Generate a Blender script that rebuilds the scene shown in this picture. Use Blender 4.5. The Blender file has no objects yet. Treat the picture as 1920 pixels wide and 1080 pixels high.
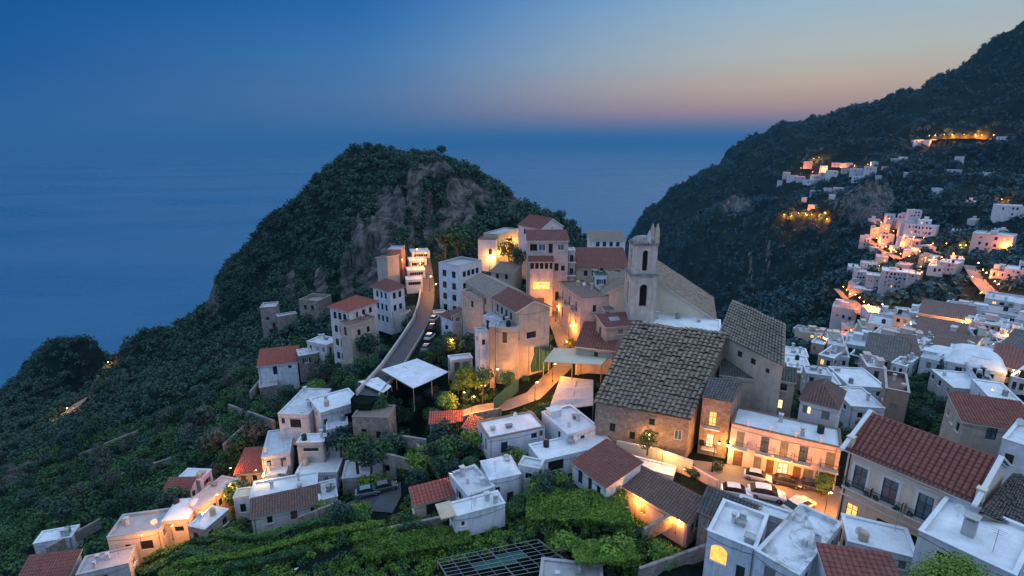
import bpy, math, random
import numpy as np
from mathutils import Vector, Matrix

random.seed(7)
RNG = np.random.default_rng(11)
C = bpy.context.scene.collection
SC = bpy.context.scene

# ------------------------------------------------------------------ camera
F = 1000.0                      # focal length in photograph pixels (photograph 1920 wide)
PITCH = math.atan(0.275)
SP, CP = math.sin(PITCH), math.cos(PITCH)
cam_data = bpy.data.cameras.new('camera')
cam_data.sensor_width = 36.0
cam_data.lens = F / 1920 * 36
cam_data.clip_start = 0.5
cam_data.clip_end = 200000
cam = bpy.data.objects.new('camera', cam_data)
cam.location = (0, 0, 0)
cam.rotation_euler = (math.pi / 2 - PITCH, 0, 0)
C.objects.link(cam)
SC.camera = cam

# ------------------------------------------------------------------ sky
def srgb(r, g, b):
    f = lambda c: (c / 255 / 12.92) if c / 255 <= .04045 else ((c / 255 + .055) / 1.055) ** 2.4
    return (f(r), f(g), f(b), 1)

world = bpy.data.worlds.new('World')
SC.world = world
world.use_nodes = True
wt = world.node_tree
for n in list(wt.nodes):
    wt.nodes.remove(n)
w_out = wt.nodes.new('ShaderNodeOutputWorld')
w_bg = wt.nodes.new('ShaderNodeBackground')
w_bg.inputs['Strength'].default_value = 1.0
wt.links.new(w_bg.outputs[0], w_out.inputs['Surface'])
w_tc = wt.nodes.new('ShaderNodeTexCoord')
w_sep = wt.nodes.new('ShaderNodeSeparateXYZ')
wt.links.new(w_tc.outputs['Generated'], w_sep.inputs[0])

def wmath(op, a, b=None, clamp=False):
    n = wt.nodes.new('ShaderNodeMath')
    n.operation = op
    n.use_clamp = clamp
    for i, v in enumerate((a, b)):
        if v is None:
            continue
        if isinstance(v, (int, float)):
            n.inputs[i].default_value = v
        else:
            wt.links.new(v, n.inputs[i])
    return n.outputs[0]

def wramp(stops):
    n = wt.nodes.new('ShaderNodeValToRGB')
    e = n.color_ramp.elements
    e[0].position, e[0].color = stops[0]
    e[1].position, e[1].color = stops[-1]
    for p, c in stops[1:-1]:
        k = e.new(p)
        k.color = c
    wt.links.new(w_elev, n.inputs[0])
    return n.outputs[0]

# elevation 0..0.4 -> 0..1 ; sunset glow lies to the west (+x, +y)
w_elev = wmath('DIVIDE', w_sep.outputs['Z'], 0.4, True)
top = srgb(40, 110, 185)
skyL = wramp([(0, srgb(40, 98, 154)), (.10, srgb(32, 94, 154)), (.25, srgb(6, 82, 150)),
              (.42, srgb(0, 76, 148)), (.62, srgb(0, 64, 138)), (1, srgb(0, 66, 140))])
skyC = wramp([(0, srgb(86, 116, 154)), (.10, srgb(106, 130, 162)), (.2, srgb(108, 140, 176)),
              (.34, srgb(88, 142, 190)), (.5, srgb(60, 126, 190)), (.63, srgb(44, 114, 185)), (.70, srgb(150, 188, 220)), (1, srgb(205, 222, 238))])
skyR = wramp([(0, srgb(96, 114, 144)), (.06, srgb(142, 124, 134)), (.13, srgb(194, 154, 136)),
              (.22, srgb(204, 180, 154)), (.33, srgb(188, 192, 184)), (.5, srgb(160, 188, 204)),
              (.63, srgb(128, 174, 210)), (.70, srgb(190, 212, 228)), (1, srgb(226, 234, 240))])  # top stops here and in skyC lie above view, brightened to silver the sea
w_len = wmath('SQRT', wmath('ADD', wmath('MULTIPLY', w_sep.outputs['X'], w_sep.outputs['X']),
                            wmath('MULTIPLY', w_sep.outputs['Y'], w_sep.outputs['Y'])))
w_az = wmath('DIVIDE', w_sep.outputs['X'], wmath('MAXIMUM', w_len, .001))

def wmaprange(v, a, b, c=0, d=1, smooth=True):
    n = wt.nodes.new('ShaderNodeMapRange')
    n.interpolation_type = 'SMOOTHSTEP' if smooth else 'LINEAR'
    wt.links.new(v, n.inputs[0])
    n.inputs[1].default_value, n.inputs[2].default_value = a, b
    n.inputs[3].default_value, n.inputs[4].default_value = c, d
    return n.outputs[0]

def wmix(f, a, b):
    n = wt.nodes.new('ShaderNodeMix')
    n.data_type = 'RGBA'
    wt.links.new(f, n.inputs[0])
    for i, v in ((6, a), (7, b)):
        if isinstance(v, tuple):
            n.inputs[i].default_value = v
        else:
            wt.links.new(v, n.inputs[i])
    return n.outputs[2]

s1 = wmix(wmaprange(w_az, -.74, .12, smooth=False), skyL, skyC)
s2 = wmix(wmaprange(w_az, -.30, .52), s1, skyR)
# the unseen high dome, brightened to light the roofs and walls
OVER = (.66, 1.0, 1.50, 1)
w_up = wmaprange(w_sep.outputs['Z'], .30, .58)
s3a = wmix(w_up, s2, OVER)
# the eastern sky, behind the view, brightened beyond dusk to fill facing walls
w_east = wmaprange(w_sep.outputs['Y'], .10, -.45)
w_eu = wmath('MULTIPLY', w_east, wmaprange(w_sep.outputs['Z'], -.02, .10))
s3 = wmix(w_eu, s3a, (.48, .69, 1.06, 1))
wt.links.new(s3, w_bg.inputs['Color'])

# faint after-sunset light from the west
sun_d = bpy.data.lights.new('sun', 'SUN')
sun_d.energy = 0.3
sun_d.angle = math.radians(35)
sun_d.color = (1.0, .90, .84)
sun = bpy.data.objects.new('sun', sun_d)
sun.rotation_euler = Vector((-.75, -.05, -.62)).to_track_quat('-Z', 'Y').to_euler()
C.objects.link(sun)

SC.view_settings.view_transform = 'Standard'
SC.view_settings.look = 'None'
SC.view_settings.gamma = 1
SC.view_settings.exposure = 0
SC.cycles.use_denoising = True
SC.cycles.max_bounces = 5
SC.cycles.diffuse_bounces = 2
SC.cycles.glossy_bounces = 2
SC.cycles.transmission_bounces = 2
SC.cycles.volume_bounces = 0
SC.cycles.transparent_max_bounces = 6
SC.cycles.sample_clamp_indirect = 4
SC.cycles.caustics_reflective = False
SC.cycles.caustics_refractive = False
SC.cycles.use_light_tree = True

# ------------------------------------------------------------------ projection helpers (only used to measure places)
def slope(v):
    yc = (540 - v) / F
    return (-SP + yc * CP) / (CP + yc * SP)
def tanx(u, v):
    return ((u - 960) / F) / (CP + (540 - v) / F * SP)
def P(u, v, Y):
    return Vector((tanx(u, v) * Y, Y, slope(v) * Y))
def PZ(u, v, z):
    return P(u, v, z / slope(v))

# ------------------------------------------------------------------ node material helpers
def newmat(name):
    m = bpy.data.materials.new(name)
    m.use_nodes = True
    nt = m.node_tree
    b = nt.nodes['Principled BSDF']
    return m, nt, b

def _n(nt, t, **kw):
    n = nt.nodes.new(t)
    for k, v in kw.items():
        setattr(n, k, v)
    return n

def noise(nt, vec, scale, detail=4, rough=.6, dist=0):
    n = _n(nt, 'ShaderNodeTexNoise')
    n.inputs['Scale'].default_value = scale
    n.inputs['Detail'].default_value = detail
    n.inputs['Roughness'].default_value = rough
    n.inputs['Distortion'].default_value = dist
    nt.links.new(vec, n.inputs['Vector'])
    return n.outputs['Fac']

def ramp(nt, fac, stops):
    n = _n(nt, 'ShaderNodeValToRGB')
    e = n.color_ramp.elements
    def c4(c):
        return (c[0], c[1], c[2], 1) if len(c) == 3 else c
    e[0].position, e[0].color = stops[0][0], c4(stops[0][1])
    e[1].position, e[1].color = stops[-1][0], c4(stops[-1][1])
    for p, c in stops[1:-1]:
        k = e.new(p)
        k.color = c4(c)
    nt.links.new(fac, n.inputs[0])
    return n.outputs[0]

def mixc(nt, f, a, b, mode='MIX'):
    n = _n(nt, 'ShaderNodeMix', data_type='RGBA', blend_type=mode)
    for i, v in ((0, f), (6, a), (7, b)):
        if isinstance(v, (int, float)):
            n.inputs[i].default_value = v
        elif isinstance(v, tuple):
            n.inputs[i].default_value = (v[0], v[1], v[2], 1)
        else:
            nt.links.new(v, n.inputs[i])
    return n.outputs[2]

def bump(nt, b, h, strength=.3, dist=.05):
    n = _n(nt, 'ShaderNodeBump')
    n.inputs['Strength'].default_value = strength
    n.inputs['Distance'].default_value = dist
    nt.links.new(h, n.inputs['Height'])
    nt.links.new(n.outputs[0], b.inputs['Normal'])

def coords(nt, kind='Object', scale=None, obj_rand=True):
    tc = _n(nt, 'ShaderNodeTexCoord')
    v = tc.outputs[kind]
    if obj_rand:
        oi = _n(nt, 'ShaderNodeObjectInfo')
        ad = _n(nt, 'ShaderNodeVectorMath', operation='MULTIPLY_ADD')
        nt.links.new(oi.outputs['Random'], ad.inputs[0])
        ad.inputs[1].default_value = (91, 57, 33)
        nt.links.new(v, ad.inputs[2])
        v = ad.outputs[0]
    if scale:
        mp = _n(nt, 'ShaderNodeMapping')
        mp.inputs['Scale'].default_value = scale
        nt.links.new(v, mp.inputs[0])
        v = mp.outputs[0]
    return v

def plaster(name, col, var=.24, stain=(.35, .33, .32), stain_amt=.35, rough=.85):
    m, nt, b = newmat(name)
    v = coords(nt)
    k = lambda f: tuple(c * f for c in col)
    c1 = ramp(nt, noise(nt, v, .9, 6, .65), [(.3, k(1 - var)), (.7, k(1 + var * .6))])
    vs = coords(nt, scale=(2.2, 2.2, .28))
    st = ramp(nt, noise(nt, vs, 1.0, 5, .7), [(.46, (0, 0, 0)), (.72, (1, 1, 1))])
    ml = _n(nt, 'ShaderNodeMath', operation='MULTIPLY')
    nt.links.new(st, ml.inputs[0])
    ml.inputs[1].default_value = stain_amt
    c2 = mixc(nt, ml.outputs[0], c1, tuple(c * s * 1.6 for c, s in zip(col, stain)))
    nt.links.new(c2, b.inputs['Base Color'])
    b.inputs['Roughness'].default_value = rough
    bump(nt, b, noise(nt, v, 4, 7, .8), .6, .05)
    return m

def stone(name, c1, c2, c3, scale=1.2, bstr=.8):
    m, nt, b = newmat(name)
    v = coords(nt)
    a = ramp(nt, noise(nt, v, scale, 8, .75), [(.25, c1), (.5, c2), (.75, c3)])
    vo = _n(nt, 'ShaderNodeTexVoronoi', feature='F1')
    vo.inputs['Scale'].default_value = 2.6
    nt.links.new(v, vo.inputs['Vector'])
    bw = _n(nt, 'ShaderNodeSeparateColor')
    nt.links.new(vo.outputs['Color'], bw.inputs[0])
    k = mixc(nt, 1.0, a, ramp(nt, bw.outputs[0], [(0, (.72, .72, .72)), (1, (1.15, 1.12, 1.1))]), 'MULTIPLY')
    nt.links.new(k, b.inputs['Base Color'])
    b.inputs['Roughness'].default_value = .95
    bump(nt, b, noise(nt, v, 4, 6, .75), bstr, .08)
    return m

def tiles_mat(name, c1, c2, c3, rough=.85, lichen=.25, lc=(.22, .21, .18), pan_shade_amt=.8):
    m, nt, b = newmat(name)
    tc = _n(nt, 'ShaderNodeTexCoord')
    fl = _n(nt, 'ShaderNodeVectorMath', operation='FLOOR')
    nt.links.new(tc.outputs['UV'], fl.inputs[0])
    wn = _n(nt, 'ShaderNodeTexWhiteNoise', noise_dimensions='3D')
    nt.links.new(fl.outputs[0], wn.inputs['Vector'])
    c = mixc(nt, .55, ramp(nt, wn.outputs['Value'], [(0, c1), (.5, c2), (1, c3)]), c2)
    v = coords(nt)
    l = ramp(nt, noise(nt, v, .55, 7, .75), [(.48, (0, 0, 0)), (.75, (1, 1, 1))])
    ml = _n(nt, 'ShaderNodeMath', operation='MULTIPLY')
    nt.links.new(l, ml.inputs[0])
    ml.inputs[1].default_value = lichen
    c = mixc(nt, ml.outputs[0], c, lc)
    # shade in the hollow tile rows between the ribs, painted into the colour
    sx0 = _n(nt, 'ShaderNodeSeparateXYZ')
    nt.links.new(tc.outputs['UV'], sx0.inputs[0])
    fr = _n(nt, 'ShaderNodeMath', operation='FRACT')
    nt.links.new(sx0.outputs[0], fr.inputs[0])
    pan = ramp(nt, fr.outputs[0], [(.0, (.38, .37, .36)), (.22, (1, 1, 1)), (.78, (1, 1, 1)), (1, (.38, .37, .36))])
    c = mixc(nt, pan_shade_amt, c, mixc(nt, 1.0, c, pan, 'MULTIPLY'))
    nt.links.new(c, b.inputs['Base Color'])
    b.inputs['Roughness'].default_value = rough
    # ribs of the tiles: a wave across each tile and a step at each course
    sx = _n(nt, 'ShaderNodeSeparateXYZ')
    nt.links.new(tc.outputs['UV'], sx.inputs[0])
    s = _n(nt, 'ShaderNodeMath', operation='MULTIPLY')
    nt.links.new(sx.outputs[0], s.inputs[0])
    s.inputs[1].default_value = math.pi
    sn = _n(nt, 'ShaderNodeMath', operation='SINE')
    nt.links.new(s.outputs[0], sn.inputs[0])
    ab = _n(nt, 'ShaderNodeMath', operation='ABSOLUTE')
    nt.links.new(sn.outputs[0], ab.inputs[0])
    bump(nt, b, ab.outputs[0], .5, .08)
    return m

def roofwhite(name, col, dirt=(.20, .19, .18), amt=.5, patch=.6, thr=.54):
    m, nt, b = newmat(name)
    v = coords(nt)
    c1 = ramp(nt, noise(nt, v, .35, 7, .72), [(.3, tuple(c * .66 for c in col)), (.65, col)])
    d = ramp(nt, noise(nt, v, patch, 8, .72, 1.0), [(thr, (0, 0, 0)), (thr + .18, (1, 1, 1))])
    sp = ramp(nt, noise(nt, v, 5, 6, .8), [(.58, (0, 0, 0)), (.68, (1, 1, 1))])
    mx = _n(nt, 'ShaderNodeMath', operation='MAXIMUM')
    s2 = _n(nt, 'ShaderNodeMath', operation='MULTIPLY')
    nt.links.new(sp, s2.inputs[0])
    s2.inputs[1].default_value = .55
    nt.links.new(d, mx.inputs[0])
    nt.links.new(s2.outputs[0], mx.inputs[1])
    ml = _n(nt, 'ShaderNodeMath', operation='MULTIPLY')
    nt.links.new(mx.outputs[0], ml.inputs[0])
    ml.inputs[1].default_value = amt
    nt.links.new(mixc(nt, ml.outputs[0], c1, dirt), b.inputs['Base Color'])
    b.inputs['Roughness'].default_value = .75
    bump(nt, b, noise(nt, v, 3, 5, .7), .25, .03)
    return m

def plain(name, col, rough=.6, metal=0, var=.1, sc=3):
    m, nt, b = newmat(name)
    v = coords(nt)
    nt.links.new(ramp(nt, noise(nt, v, sc, 4), [(.3, tuple(c * (1 - var) for c in col)), (.7, tuple(c * (1 + var) for c in col))]), b.inputs['Base Color'])
    b.inputs['Roughness'].default_value = rough
    b.inputs['Metallic'].default_value = metal
    return m

def emit(name, col, strength):
    m, nt, b = newmat(name)
    b.inputs['Base Color'].default_value = (col[0] * .5, col[1] * .5, col[2] * .5, 1)
    b.inputs['Emission Color'].default_value = (*col, 1)
    b.inputs['Emission Strength'].default_value = strength
    return m

def litwin(name, c1, c2, strength):
    # a lit room seen through curtains and panes: uneven warm light
    m, nt, b = newmat(name)
    v = coords(nt)
    nt.links.new(ramp(nt, noise(nt, v, 2.2, 3), [(.3, c1), (.7, c2)]), b.inputs['Emission Color'])
    b.inputs['Base Color'].default_value = (.1, .06, .03, 1)
    b.inputs['Emission Strength'].default_value = strength
    return m

def foliage(name, dark, mid, light, trans=.0):
    m, nt, b = newmat(name)
    at = _n(nt, 'ShaderNodeAttribute', attribute_name='rnd')
    oi = _n(nt, 'ShaderNodeObjectInfo')
    v = coords(nt, obj_rand=True)
    a1 = _n(nt, 'ShaderNodeMath', operation='MULTIPLY_ADD')
    nt.links.new(at.outputs['Fac'], a1.inputs[0])
    a1.inputs[1].default_value = .65
    a2 = _n(nt, 'ShaderNodeMath', operation='MULTIPLY')
    nt.links.new(oi.outputs['Random'], a2.inputs[0])
    a2.inputs[1].default_value = .35
    nt.links.new(a2.outputs[0], a1.inputs[2])
    nt.links.new(ramp(nt, a1.outputs[0], [(.1, dark), (.5, mid), (.95, light)]), b.inputs['Base Color'])
    b.inputs['Roughness'].default_value = .65
    b.inputs['Specular IOR Level'].default_value = .25
    if trans:
        b.inputs['Transmission Weight'].default_value = 0
        tr = _n(nt, 'ShaderNodeBsdfTranslucent')
        nt.links.new(ramp(nt, a1.outputs[0], [(0, mid), (1, light)]), tr.inputs[0])
        mx = _n(nt, 'ShaderNodeMixShader')
        mx.inputs[0].default_value = trans
        out = nt.nodes['Material Output']
        nt.links.new(b.outputs[0], mx.inputs[1])
        nt.links.new(tr.outputs[0], mx.inputs[2])
        nt.links.new(mx.outputs[0], out.inputs['Surface'])
    return m

# ------------------------------------------------------------------ numpy noise
def vnoise(x, y, seed=0):
    xi, yi = np.floor(x).astype(np.int64), np.floor(y).astype(np.int64)
    xf, yf = x - xi, y - yi
    u, v = xf * xf * (3 - 2 * xf), yf * yf * (3 - 2 * yf)
    def h(a, b):
        n = (a * 374761393 + b * 668265263 + seed * 1274126177) & 0x7fffffff
        n = ((n ^ (n >> 13)) * 1274126177) & 0x7fffffff
        return ((n ^ (n >> 16)) & 0xffff) / 65535.0
    return (h(xi, yi) * (1 - u) + h(xi + 1, yi) * u) * (1 - v) + (h(xi, yi + 1) * (1 - u) + h(xi + 1, yi + 1) * u) * v
def fbm(x, y, oct=4, seed=0):
    s, a, t = 0, 1, 0
    for i in range(oct):
        s = s + a * (vnoise(x * 2 ** i, y * 2 ** i, seed + i * 17) - .5)
        t += a
        a *= .55
    return s / t * 2

# ------------------------------------------------------------------ terrain heights
SEA = -350.0
px = [  # (u, v, Y) measured ground points
 (100,1075,62),(0,1080,64),(300,1060,57),(500,1000,62),(600,1060,50),(700,1000,55),(760,930,62),(820,1000,54),(950,960,56),
 (1080,1000,51),(1200,1040,47),(1300,1010,50),(740,900,65),(640,930,64),(460,990,62.8),(440,900,75),(400,830,92),(300,900,86),
 (200,950,82),(100,1000,76),(0,1000,84),(0,900,112),(0,800,165),(100,800,155),(200,760,160),(300,800,122),(300,700,163),(400,700,146),
 (250,642,192),(370,602,211),(450,600,190),(500,614,162),(480,724,116),(560,700,116),(600,640,132),(655,690,106),
 (740,690,89),(770,640,100),(795,580,119),(800,545,130),(800,500,148),(790,475,157),(860,640,100),(850,690,92),(880,770,78),(960,740,82),
 (1010,700,89),(1060,640,99),(1040,600,109),(1010,560,121),(960,500,139),(920,490,150),(700,760,83),(560,830,80),(620,800,82),
 (680,500,155),(620,560,155),(550,580,165),(450,562,195),(500,500,205),(420,520,226),(390,568,230),(430,502,240),(510,412,242),(575,392,243),
 (600,440,200),(600,500,180),(602,322,240),(625,306,240),(655,290,239),(700,282,238),(770,288,236),(828,292,230),(852,312,225),(905,330,220),(960,368,210),
 (1010,400,200),(1060,425,195),(1095,445,190),(760,330,197),(760,300,214),(830,330,195),(700,420,175),(760,420,178),(850,440,170),(900,400,180),
 (960,420,168),(700,350,206),(650,380,205),(1030,432,165),
 (1600,700,104),(1500,650,131),(1700,640,129),(1900,640,119),(1650,600,159),(1800,580,163),(1900,560,163),(1880,740,87),(1700,780,83),
 (1600,560,202),(1700,520,238),(1660,460,305),(1850,480,270),(1900,410,330),(1800,400,360),
 (1300,450,600),(1300,520,430),(1400,450,520),(1400,560,340),(1480,600,262),(1550,540,290),(1550,450,420),(1450,380,600),(1500,330,650),
 (1600,330,560),(1640,400,420),(1650,340,470),(1750,330,480),(1850,330,440),(1800,262,560),(1920,257,500),(1750,200,680),(1850,150,690),(1900,90,705),
 (1920,50,720),(1880,77,730),(1840,107,735),(1800,132,750),(1785,157,770),(1730,174,790),(1690,194,820),(1640,197,840),(1600,214,860),
 (1540,242,900),(1490,258,930),(1450,264,950),(1410,262,965),(1385,266,980),(1368,276,975),(1346,304,960),(1340,326,955),(1335,352,945),(1322,364,930),(1290,370,900),(1240,384,860),(1214,396,840),(1203,414,820),(1196,436,800),
 (130,642,230),(100,650,231),(76,680,232),(34,725,235),(0,775,236),(-40,815,238),(-110,870,236),(-30,850,205),(172,650,226),(180,690,225),(186,762,220),(192,780,216),(199,782,212),(206,752,208),(218,690,201),(232,652,198),(584,374,243),(593,350,241),(512,420,244),(498,440,243),(420,515,244),(100,720,205),(50,800,176),(200,720,184),(150,660,222),
]
pts = [tuple(P(*p)) for p in px]
skyl = [p for p in px if p[2] > 700]
for p in skyl:
    q = P(*p)
    pts.append((q.x * 1.35, q.y * 1.35, q.z - 170))
pts += [tuple(PZ(u, v, -42)) for u, v in ((1320,870),(1560,920),(1400,930),(1500,960),(1440,880))]
pts += [(-60,20,-47),(0,20,-41),(60,20,-37),(0,0,-40),(45,40,-41),(60,50,-42),(90,60,-43),(-100,30,-62),(-160,60,-85),(110,20,-36),
        (-60,300,-75),(-120,300,-120),(0,300,-80),(40,260,-90),(80,240,-120),(-60,400,-350),(-200,340,-350),(-330,300,-350),(60,400,-350),
        (60,130,-50),(62,170,-72),(48,200,-72),(100,170,-90),(-230,275,-240),(-180,285,-230),(-300,240,-330),(-300,200,-230),(-420,200,-400),(150,250,-130),(200,400,-190),
        (120,500,-330),(20,600,-420),(-300,600,-420),(-800,500,-420),(0,1000,-420),(-900,1200,-420),(150,1000,-420),(-260,120,-130),(-400,100,-260),(-700,100,-420),
        (33,95,-38),(20,110,-37),(45,110,-42),(30,78,-40),(50,80,-44),(1100,700,150),(1100,1100,110),(1600,1600,0),(700,1500,-200),(900,300,110),(400,120,-20)]
pts = np.array(pts, float)
# a point of the same place twice would make the system singular
keep = []
for i, p in enumerate(pts):
    if all(math.hypot(p[0] - pts[j][0], p[1] - pts[j][1]) > 1.5 for j in keep):
        keep.append(i)
pts = pts[keep]
_d = np.sqrt((pts[:, None, 0] - pts[None, :, 0]) ** 2 + (pts[:, None, 1] - pts[None, :, 1]) ** 2 + 9)
_n0 = len(pts)
_A = np.zeros((_n0 + 3, _n0 + 3))
_A[:_n0, :_n0] = _d + np.eye(_n0) * .4 * -1
_A[:_n0, _n0] = 1
_A[:_n0, _n0 + 1:] = pts[:, :2]
_A[_n0:, :_n0] = _A[:_n0, _n0:].T
_w = np.linalg.solve(_A, np.concatenate([pts[:, 2], [0, 0, 0]]))

NT, NY = 600, 470
TG = np.linspace(-1.5, 1.5, NT)
LY0, LY1 = math.log(9.0), math.log(1900.0)
LG = np.linspace(LY0, LY1, NY)
YG = np.exp(LG)
TT, YY = np.meshgrid(TG, YG)            # rows: distance, columns: direction
XX = TT * YY
ZZ = np.zeros_like(XX)
for r in range(NY):
    d = np.sqrt((XX[r][:, None] - pts[None, :, 0]) ** 2 + (YY[r][:, None] - pts[None, :, 1]) ** 2 + 9)
    ZZ[r] = d @ _w[:_n0] + _w[_n0] + XX[r] * _w[_n0 + 1] + YY[r] * _w[_n0 + 2]

# lanes and squares are level benches cut into the slope
MAIN = [PZ(690,742,-40.6), PZ(735,690,-40.2), PZ(768,640,-39.8), PZ(792,600,-39.2), PZ(800,570,-38.6), PZ(803,545,-37.6), PZ(800,515,-35.2), PZ(795,485,-32.8)]
ALLEY = [PZ(862,782,-42.3), PZ(900,768,-42.2), PZ(950,760,-42), PZ(1000,742,-41.3), PZ(1030,712,-40.6), PZ(1056,688,-40.1), PZ(1062,655,-39.2), PZ(1050,620,-38.2), PZ(1034,590,-37.4), PZ(1026,560,-36)]
SQUARE = [PZ(1318,880,-42), PZ(1400,893,-42), PZ(1480,925,-42), PZ(1560,960,-42)]
PATHW = [PZ(640,962,-47.6), PZ(690,940,-47), PZ(740,915,-46.6), PZ(715,960,-46.4)]
def seg_dist(X, Y, pl):
    best = np.full(X.shape, 1e9)
    zz = np.zeros(X.shape)
    for a, b in zip(pl[:-1], pl[1:]):
        dx, dy = b.x - a.x, b.y - a.y
        L2 = dx * dx + dy * dy
        t = np.clip(((X - a.x) * dx + (Y - a.y) * dy) / L2, 0, 1)
        dd = np.hypot(X - a.x - t * dx, Y - a.y - t * dy)
        m = dd < best
        best = np.where(m, dd, best)
        zz = np.where(m, a.z + t * (b.z - a.z), zz)
    return best, zz
def smooth(e0, e1, x):
    t = np.clip((x - e0) / (e1 - e0), 0, 1)
    return t * t * (3 - 2 * t)

dist = np.hypot(XX, YY)
wild = smooth(120, 200, YY) * 1.0
leftw = smooth(-.15, -.4, TT) * smooth(70, 110, YY)
farw = smooth(230, 420, YY) * smooth(.1, .35, TT)
town = smooth(.25, .45, TT) * (1 - smooth(170, 230, YY))
am = np.clip(np.maximum(wild, leftw) - town, 0, 1)
ZZ += am * (1 - farw) * (fbm(XX / 22, YY / 22, 4, 3) * 3.6 + fbm(XX / 6, YY / 6, 3, 9) * 1.6)
ZZ += farw * (fbm(XX / 90, YY / 90, 5, 5) * 20 + np.abs(fbm(XX / 45 + .6 * fbm(XX / 70, YY / 70, 2, 8), YY / 110, 4, 15)) * -38 + 7 + fbm(XX / 22, YY / 22, 3, 21) * 5)
ZZ += (1 - am) * (1 - farw) * fbm(XX / 9, YY / 9, 3, 31) * .35
# farmed terraces on the far western slope
ter = farw * smooth(.42, .60, TT) * (1 - smooth(30, 60, ZZ)) * (fbm(XX / 130, YY / 130, 2, 44) > -.2)
st_ = 7.0
q = np.floor(ZZ / st_) * st_ + st_ * smooth(.62, 1.0, (ZZ / st_) % 1)
ZZ = ZZ + (q - ZZ) * ter * .85
for pl, w in ((MAIN, 3.4), (ALLEY, 2.6), (SQUARE, 9.0), (PATHW, 2.0)):
    dd, zz = seg_dist(XX, YY, pl)
    k = 1 - smooth(w, w + 3.0, dd)
    ZZ = ZZ + (zz - .12 - ZZ) * k

def hgt(x, y):
    t = (x / y - TG[0]) / (TG[1] - TG[0])
    l = (math.log(max(y, 9.01)) - LY0) / (LG[1] - LG[0])
    i, j = min(max(int(t), 0), NT - 2), min(max(int(l), 0), NY - 2)
    a, b = t - i, l - j
    return float((ZZ[j, i] * (1 - a) + ZZ[j, i + 1] * a) * (1 - b) + (ZZ[j + 1, i] * (1 - a) + ZZ[j + 1, i + 1] * a) * b)
def hgtv(x, y):
    t = np.clip((x / y - TG[0]) / (TG[1] - TG[0]), 0, NT - 1.001)
    l = np.clip((np.log(np.maximum(y, 9.01)) - LY0) / (LG[1] - LG[0]), 0, NY - 1.001)
    i, j = t.astype(int), l.astype(int)
    a, b = t - i, l - j
    return (ZZ[j, i] * (1 - a) + ZZ[j, i + 1] * a) * (1 - b) + (ZZ[j + 1, i] * (1 - a) + ZZ[j + 1, i + 1] * a) * b
def hit(u, v, ymin=30):
    """where the line of sight through a measured point of the photograph meets the ground"""
    s, tx = slope(v), tanx(u, v)
    ys = np.exp(np.linspace(math.log(ymin), math.log(1800), 6000))
    z = hgtv(tx * ys, ys)
    k = np.nonzero(z >= s * ys)[0]
    y = ys[k[0]] if len(k) else 900.0
    return Vector((tx * y, y, hgt(tx * y, y)))
def project(x, y, z):
    d = y * CP - z * SP
    return 960 + F * x / d, 540 - F * (y * SP + z * CP) / d, d

# bare rock: where the cliffs show
UU, VV, DD = project(XX, YY, ZZ)
rock = np.zeros_like(XX)
for (u, v, ru, rv) in [(700,455,18,48),(745,400,13,55),(803,400,9,55),(680,490,14,36),(648,505,12,38),(600,535,10,28),(545,535,12,30),(875,358,16,28),
                       (935,350,26,20),(812,318,34,13),(395,555,14,34),(1380,385,40,20),(1620,378,62,44),(1440,470,4,42),(1408,500,4,40),(80,955,22,30),(15,885,22,26),(690,520,30,30),(770,440,6,40),(850,388,20,52),(905,366,20,26),(780,362,16,46),(722,402,18,52),(962,378,18,15),(832,428,11,42),(670,440,12,40),(880,410,14,26),(725,480,22,36)]:
    h = hit(u, v, 60)
    e = np.exp(-(((UU - u) / ru) ** 2 + ((VV - v) / rv) ** 2) ** 1.5)
    e = e * (np.abs(YY - h.y) < h.y * .3)
    rock = np.maximum(rock, e)
rock = np.where(YY > 380, rock * .62, rock)
rock = np.clip(rock * 1.3 + fbm(UU / 14, VV / 40, 3, 77) * .55 * (rock > .12), 0, 1)

_rk = smooth(.15, .6, rock)
ZZ += _rk * (np.abs(fbm(XX / 5.5 + .5 * fbm(XX / 3, YY / 9, 2, 91), YY / 16, 4, 90)) * 5.0 - 1.2) * np.clip(YY / 230, .4, 3.0)

def mesh_np(name, verts, quads, mats, parent=None, attr=None, smooth_=True, link=True):
    me = bpy.data.meshes.new(name)
    n, q = len(verts), len(quads)
    me.vertices.add(n)
    me.vertices.foreach_set('co', np.ascontiguousarray(verts, dtype=np.float32).ravel())
    k = quads.shape[1]
    me.loops.add(q * k)
    me.loops.foreach_set('vertex_index', np.ascontiguousarray(quads, dtype=np.int32).ravel())
    me.polygons.add(q)
    me.polygons.foreach_set('loop_start', np.arange(0, q * k, k, dtype=np.int32))
    me.polygons.foreach_set('use_smooth', np.full(q, smooth_, dtype=bool))
    for m in mats:
        me.materials.append(m)
    if attr:
        for an, av in attr.items():
            a = me.attributes.new(an, 'FLOAT', 'POINT')
            a.data.foreach_set('value', np.ascontiguousarray(av, dtype=np.float32).ravel())
    me.update(calc_edges=True)
    if not link:
        return me
    o = bpy.data.objects.new(name, me)
    C.objects.link(o)
    if parent:
        o.parent = parent
    return o

def tag(o, label=None, cat=None, group=None, kind=None):
    if label: o['label'] = label
    if cat: o['category'] = cat
    if group: o['group'] = group
    if kind: o['kind'] = kind
    return o

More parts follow.
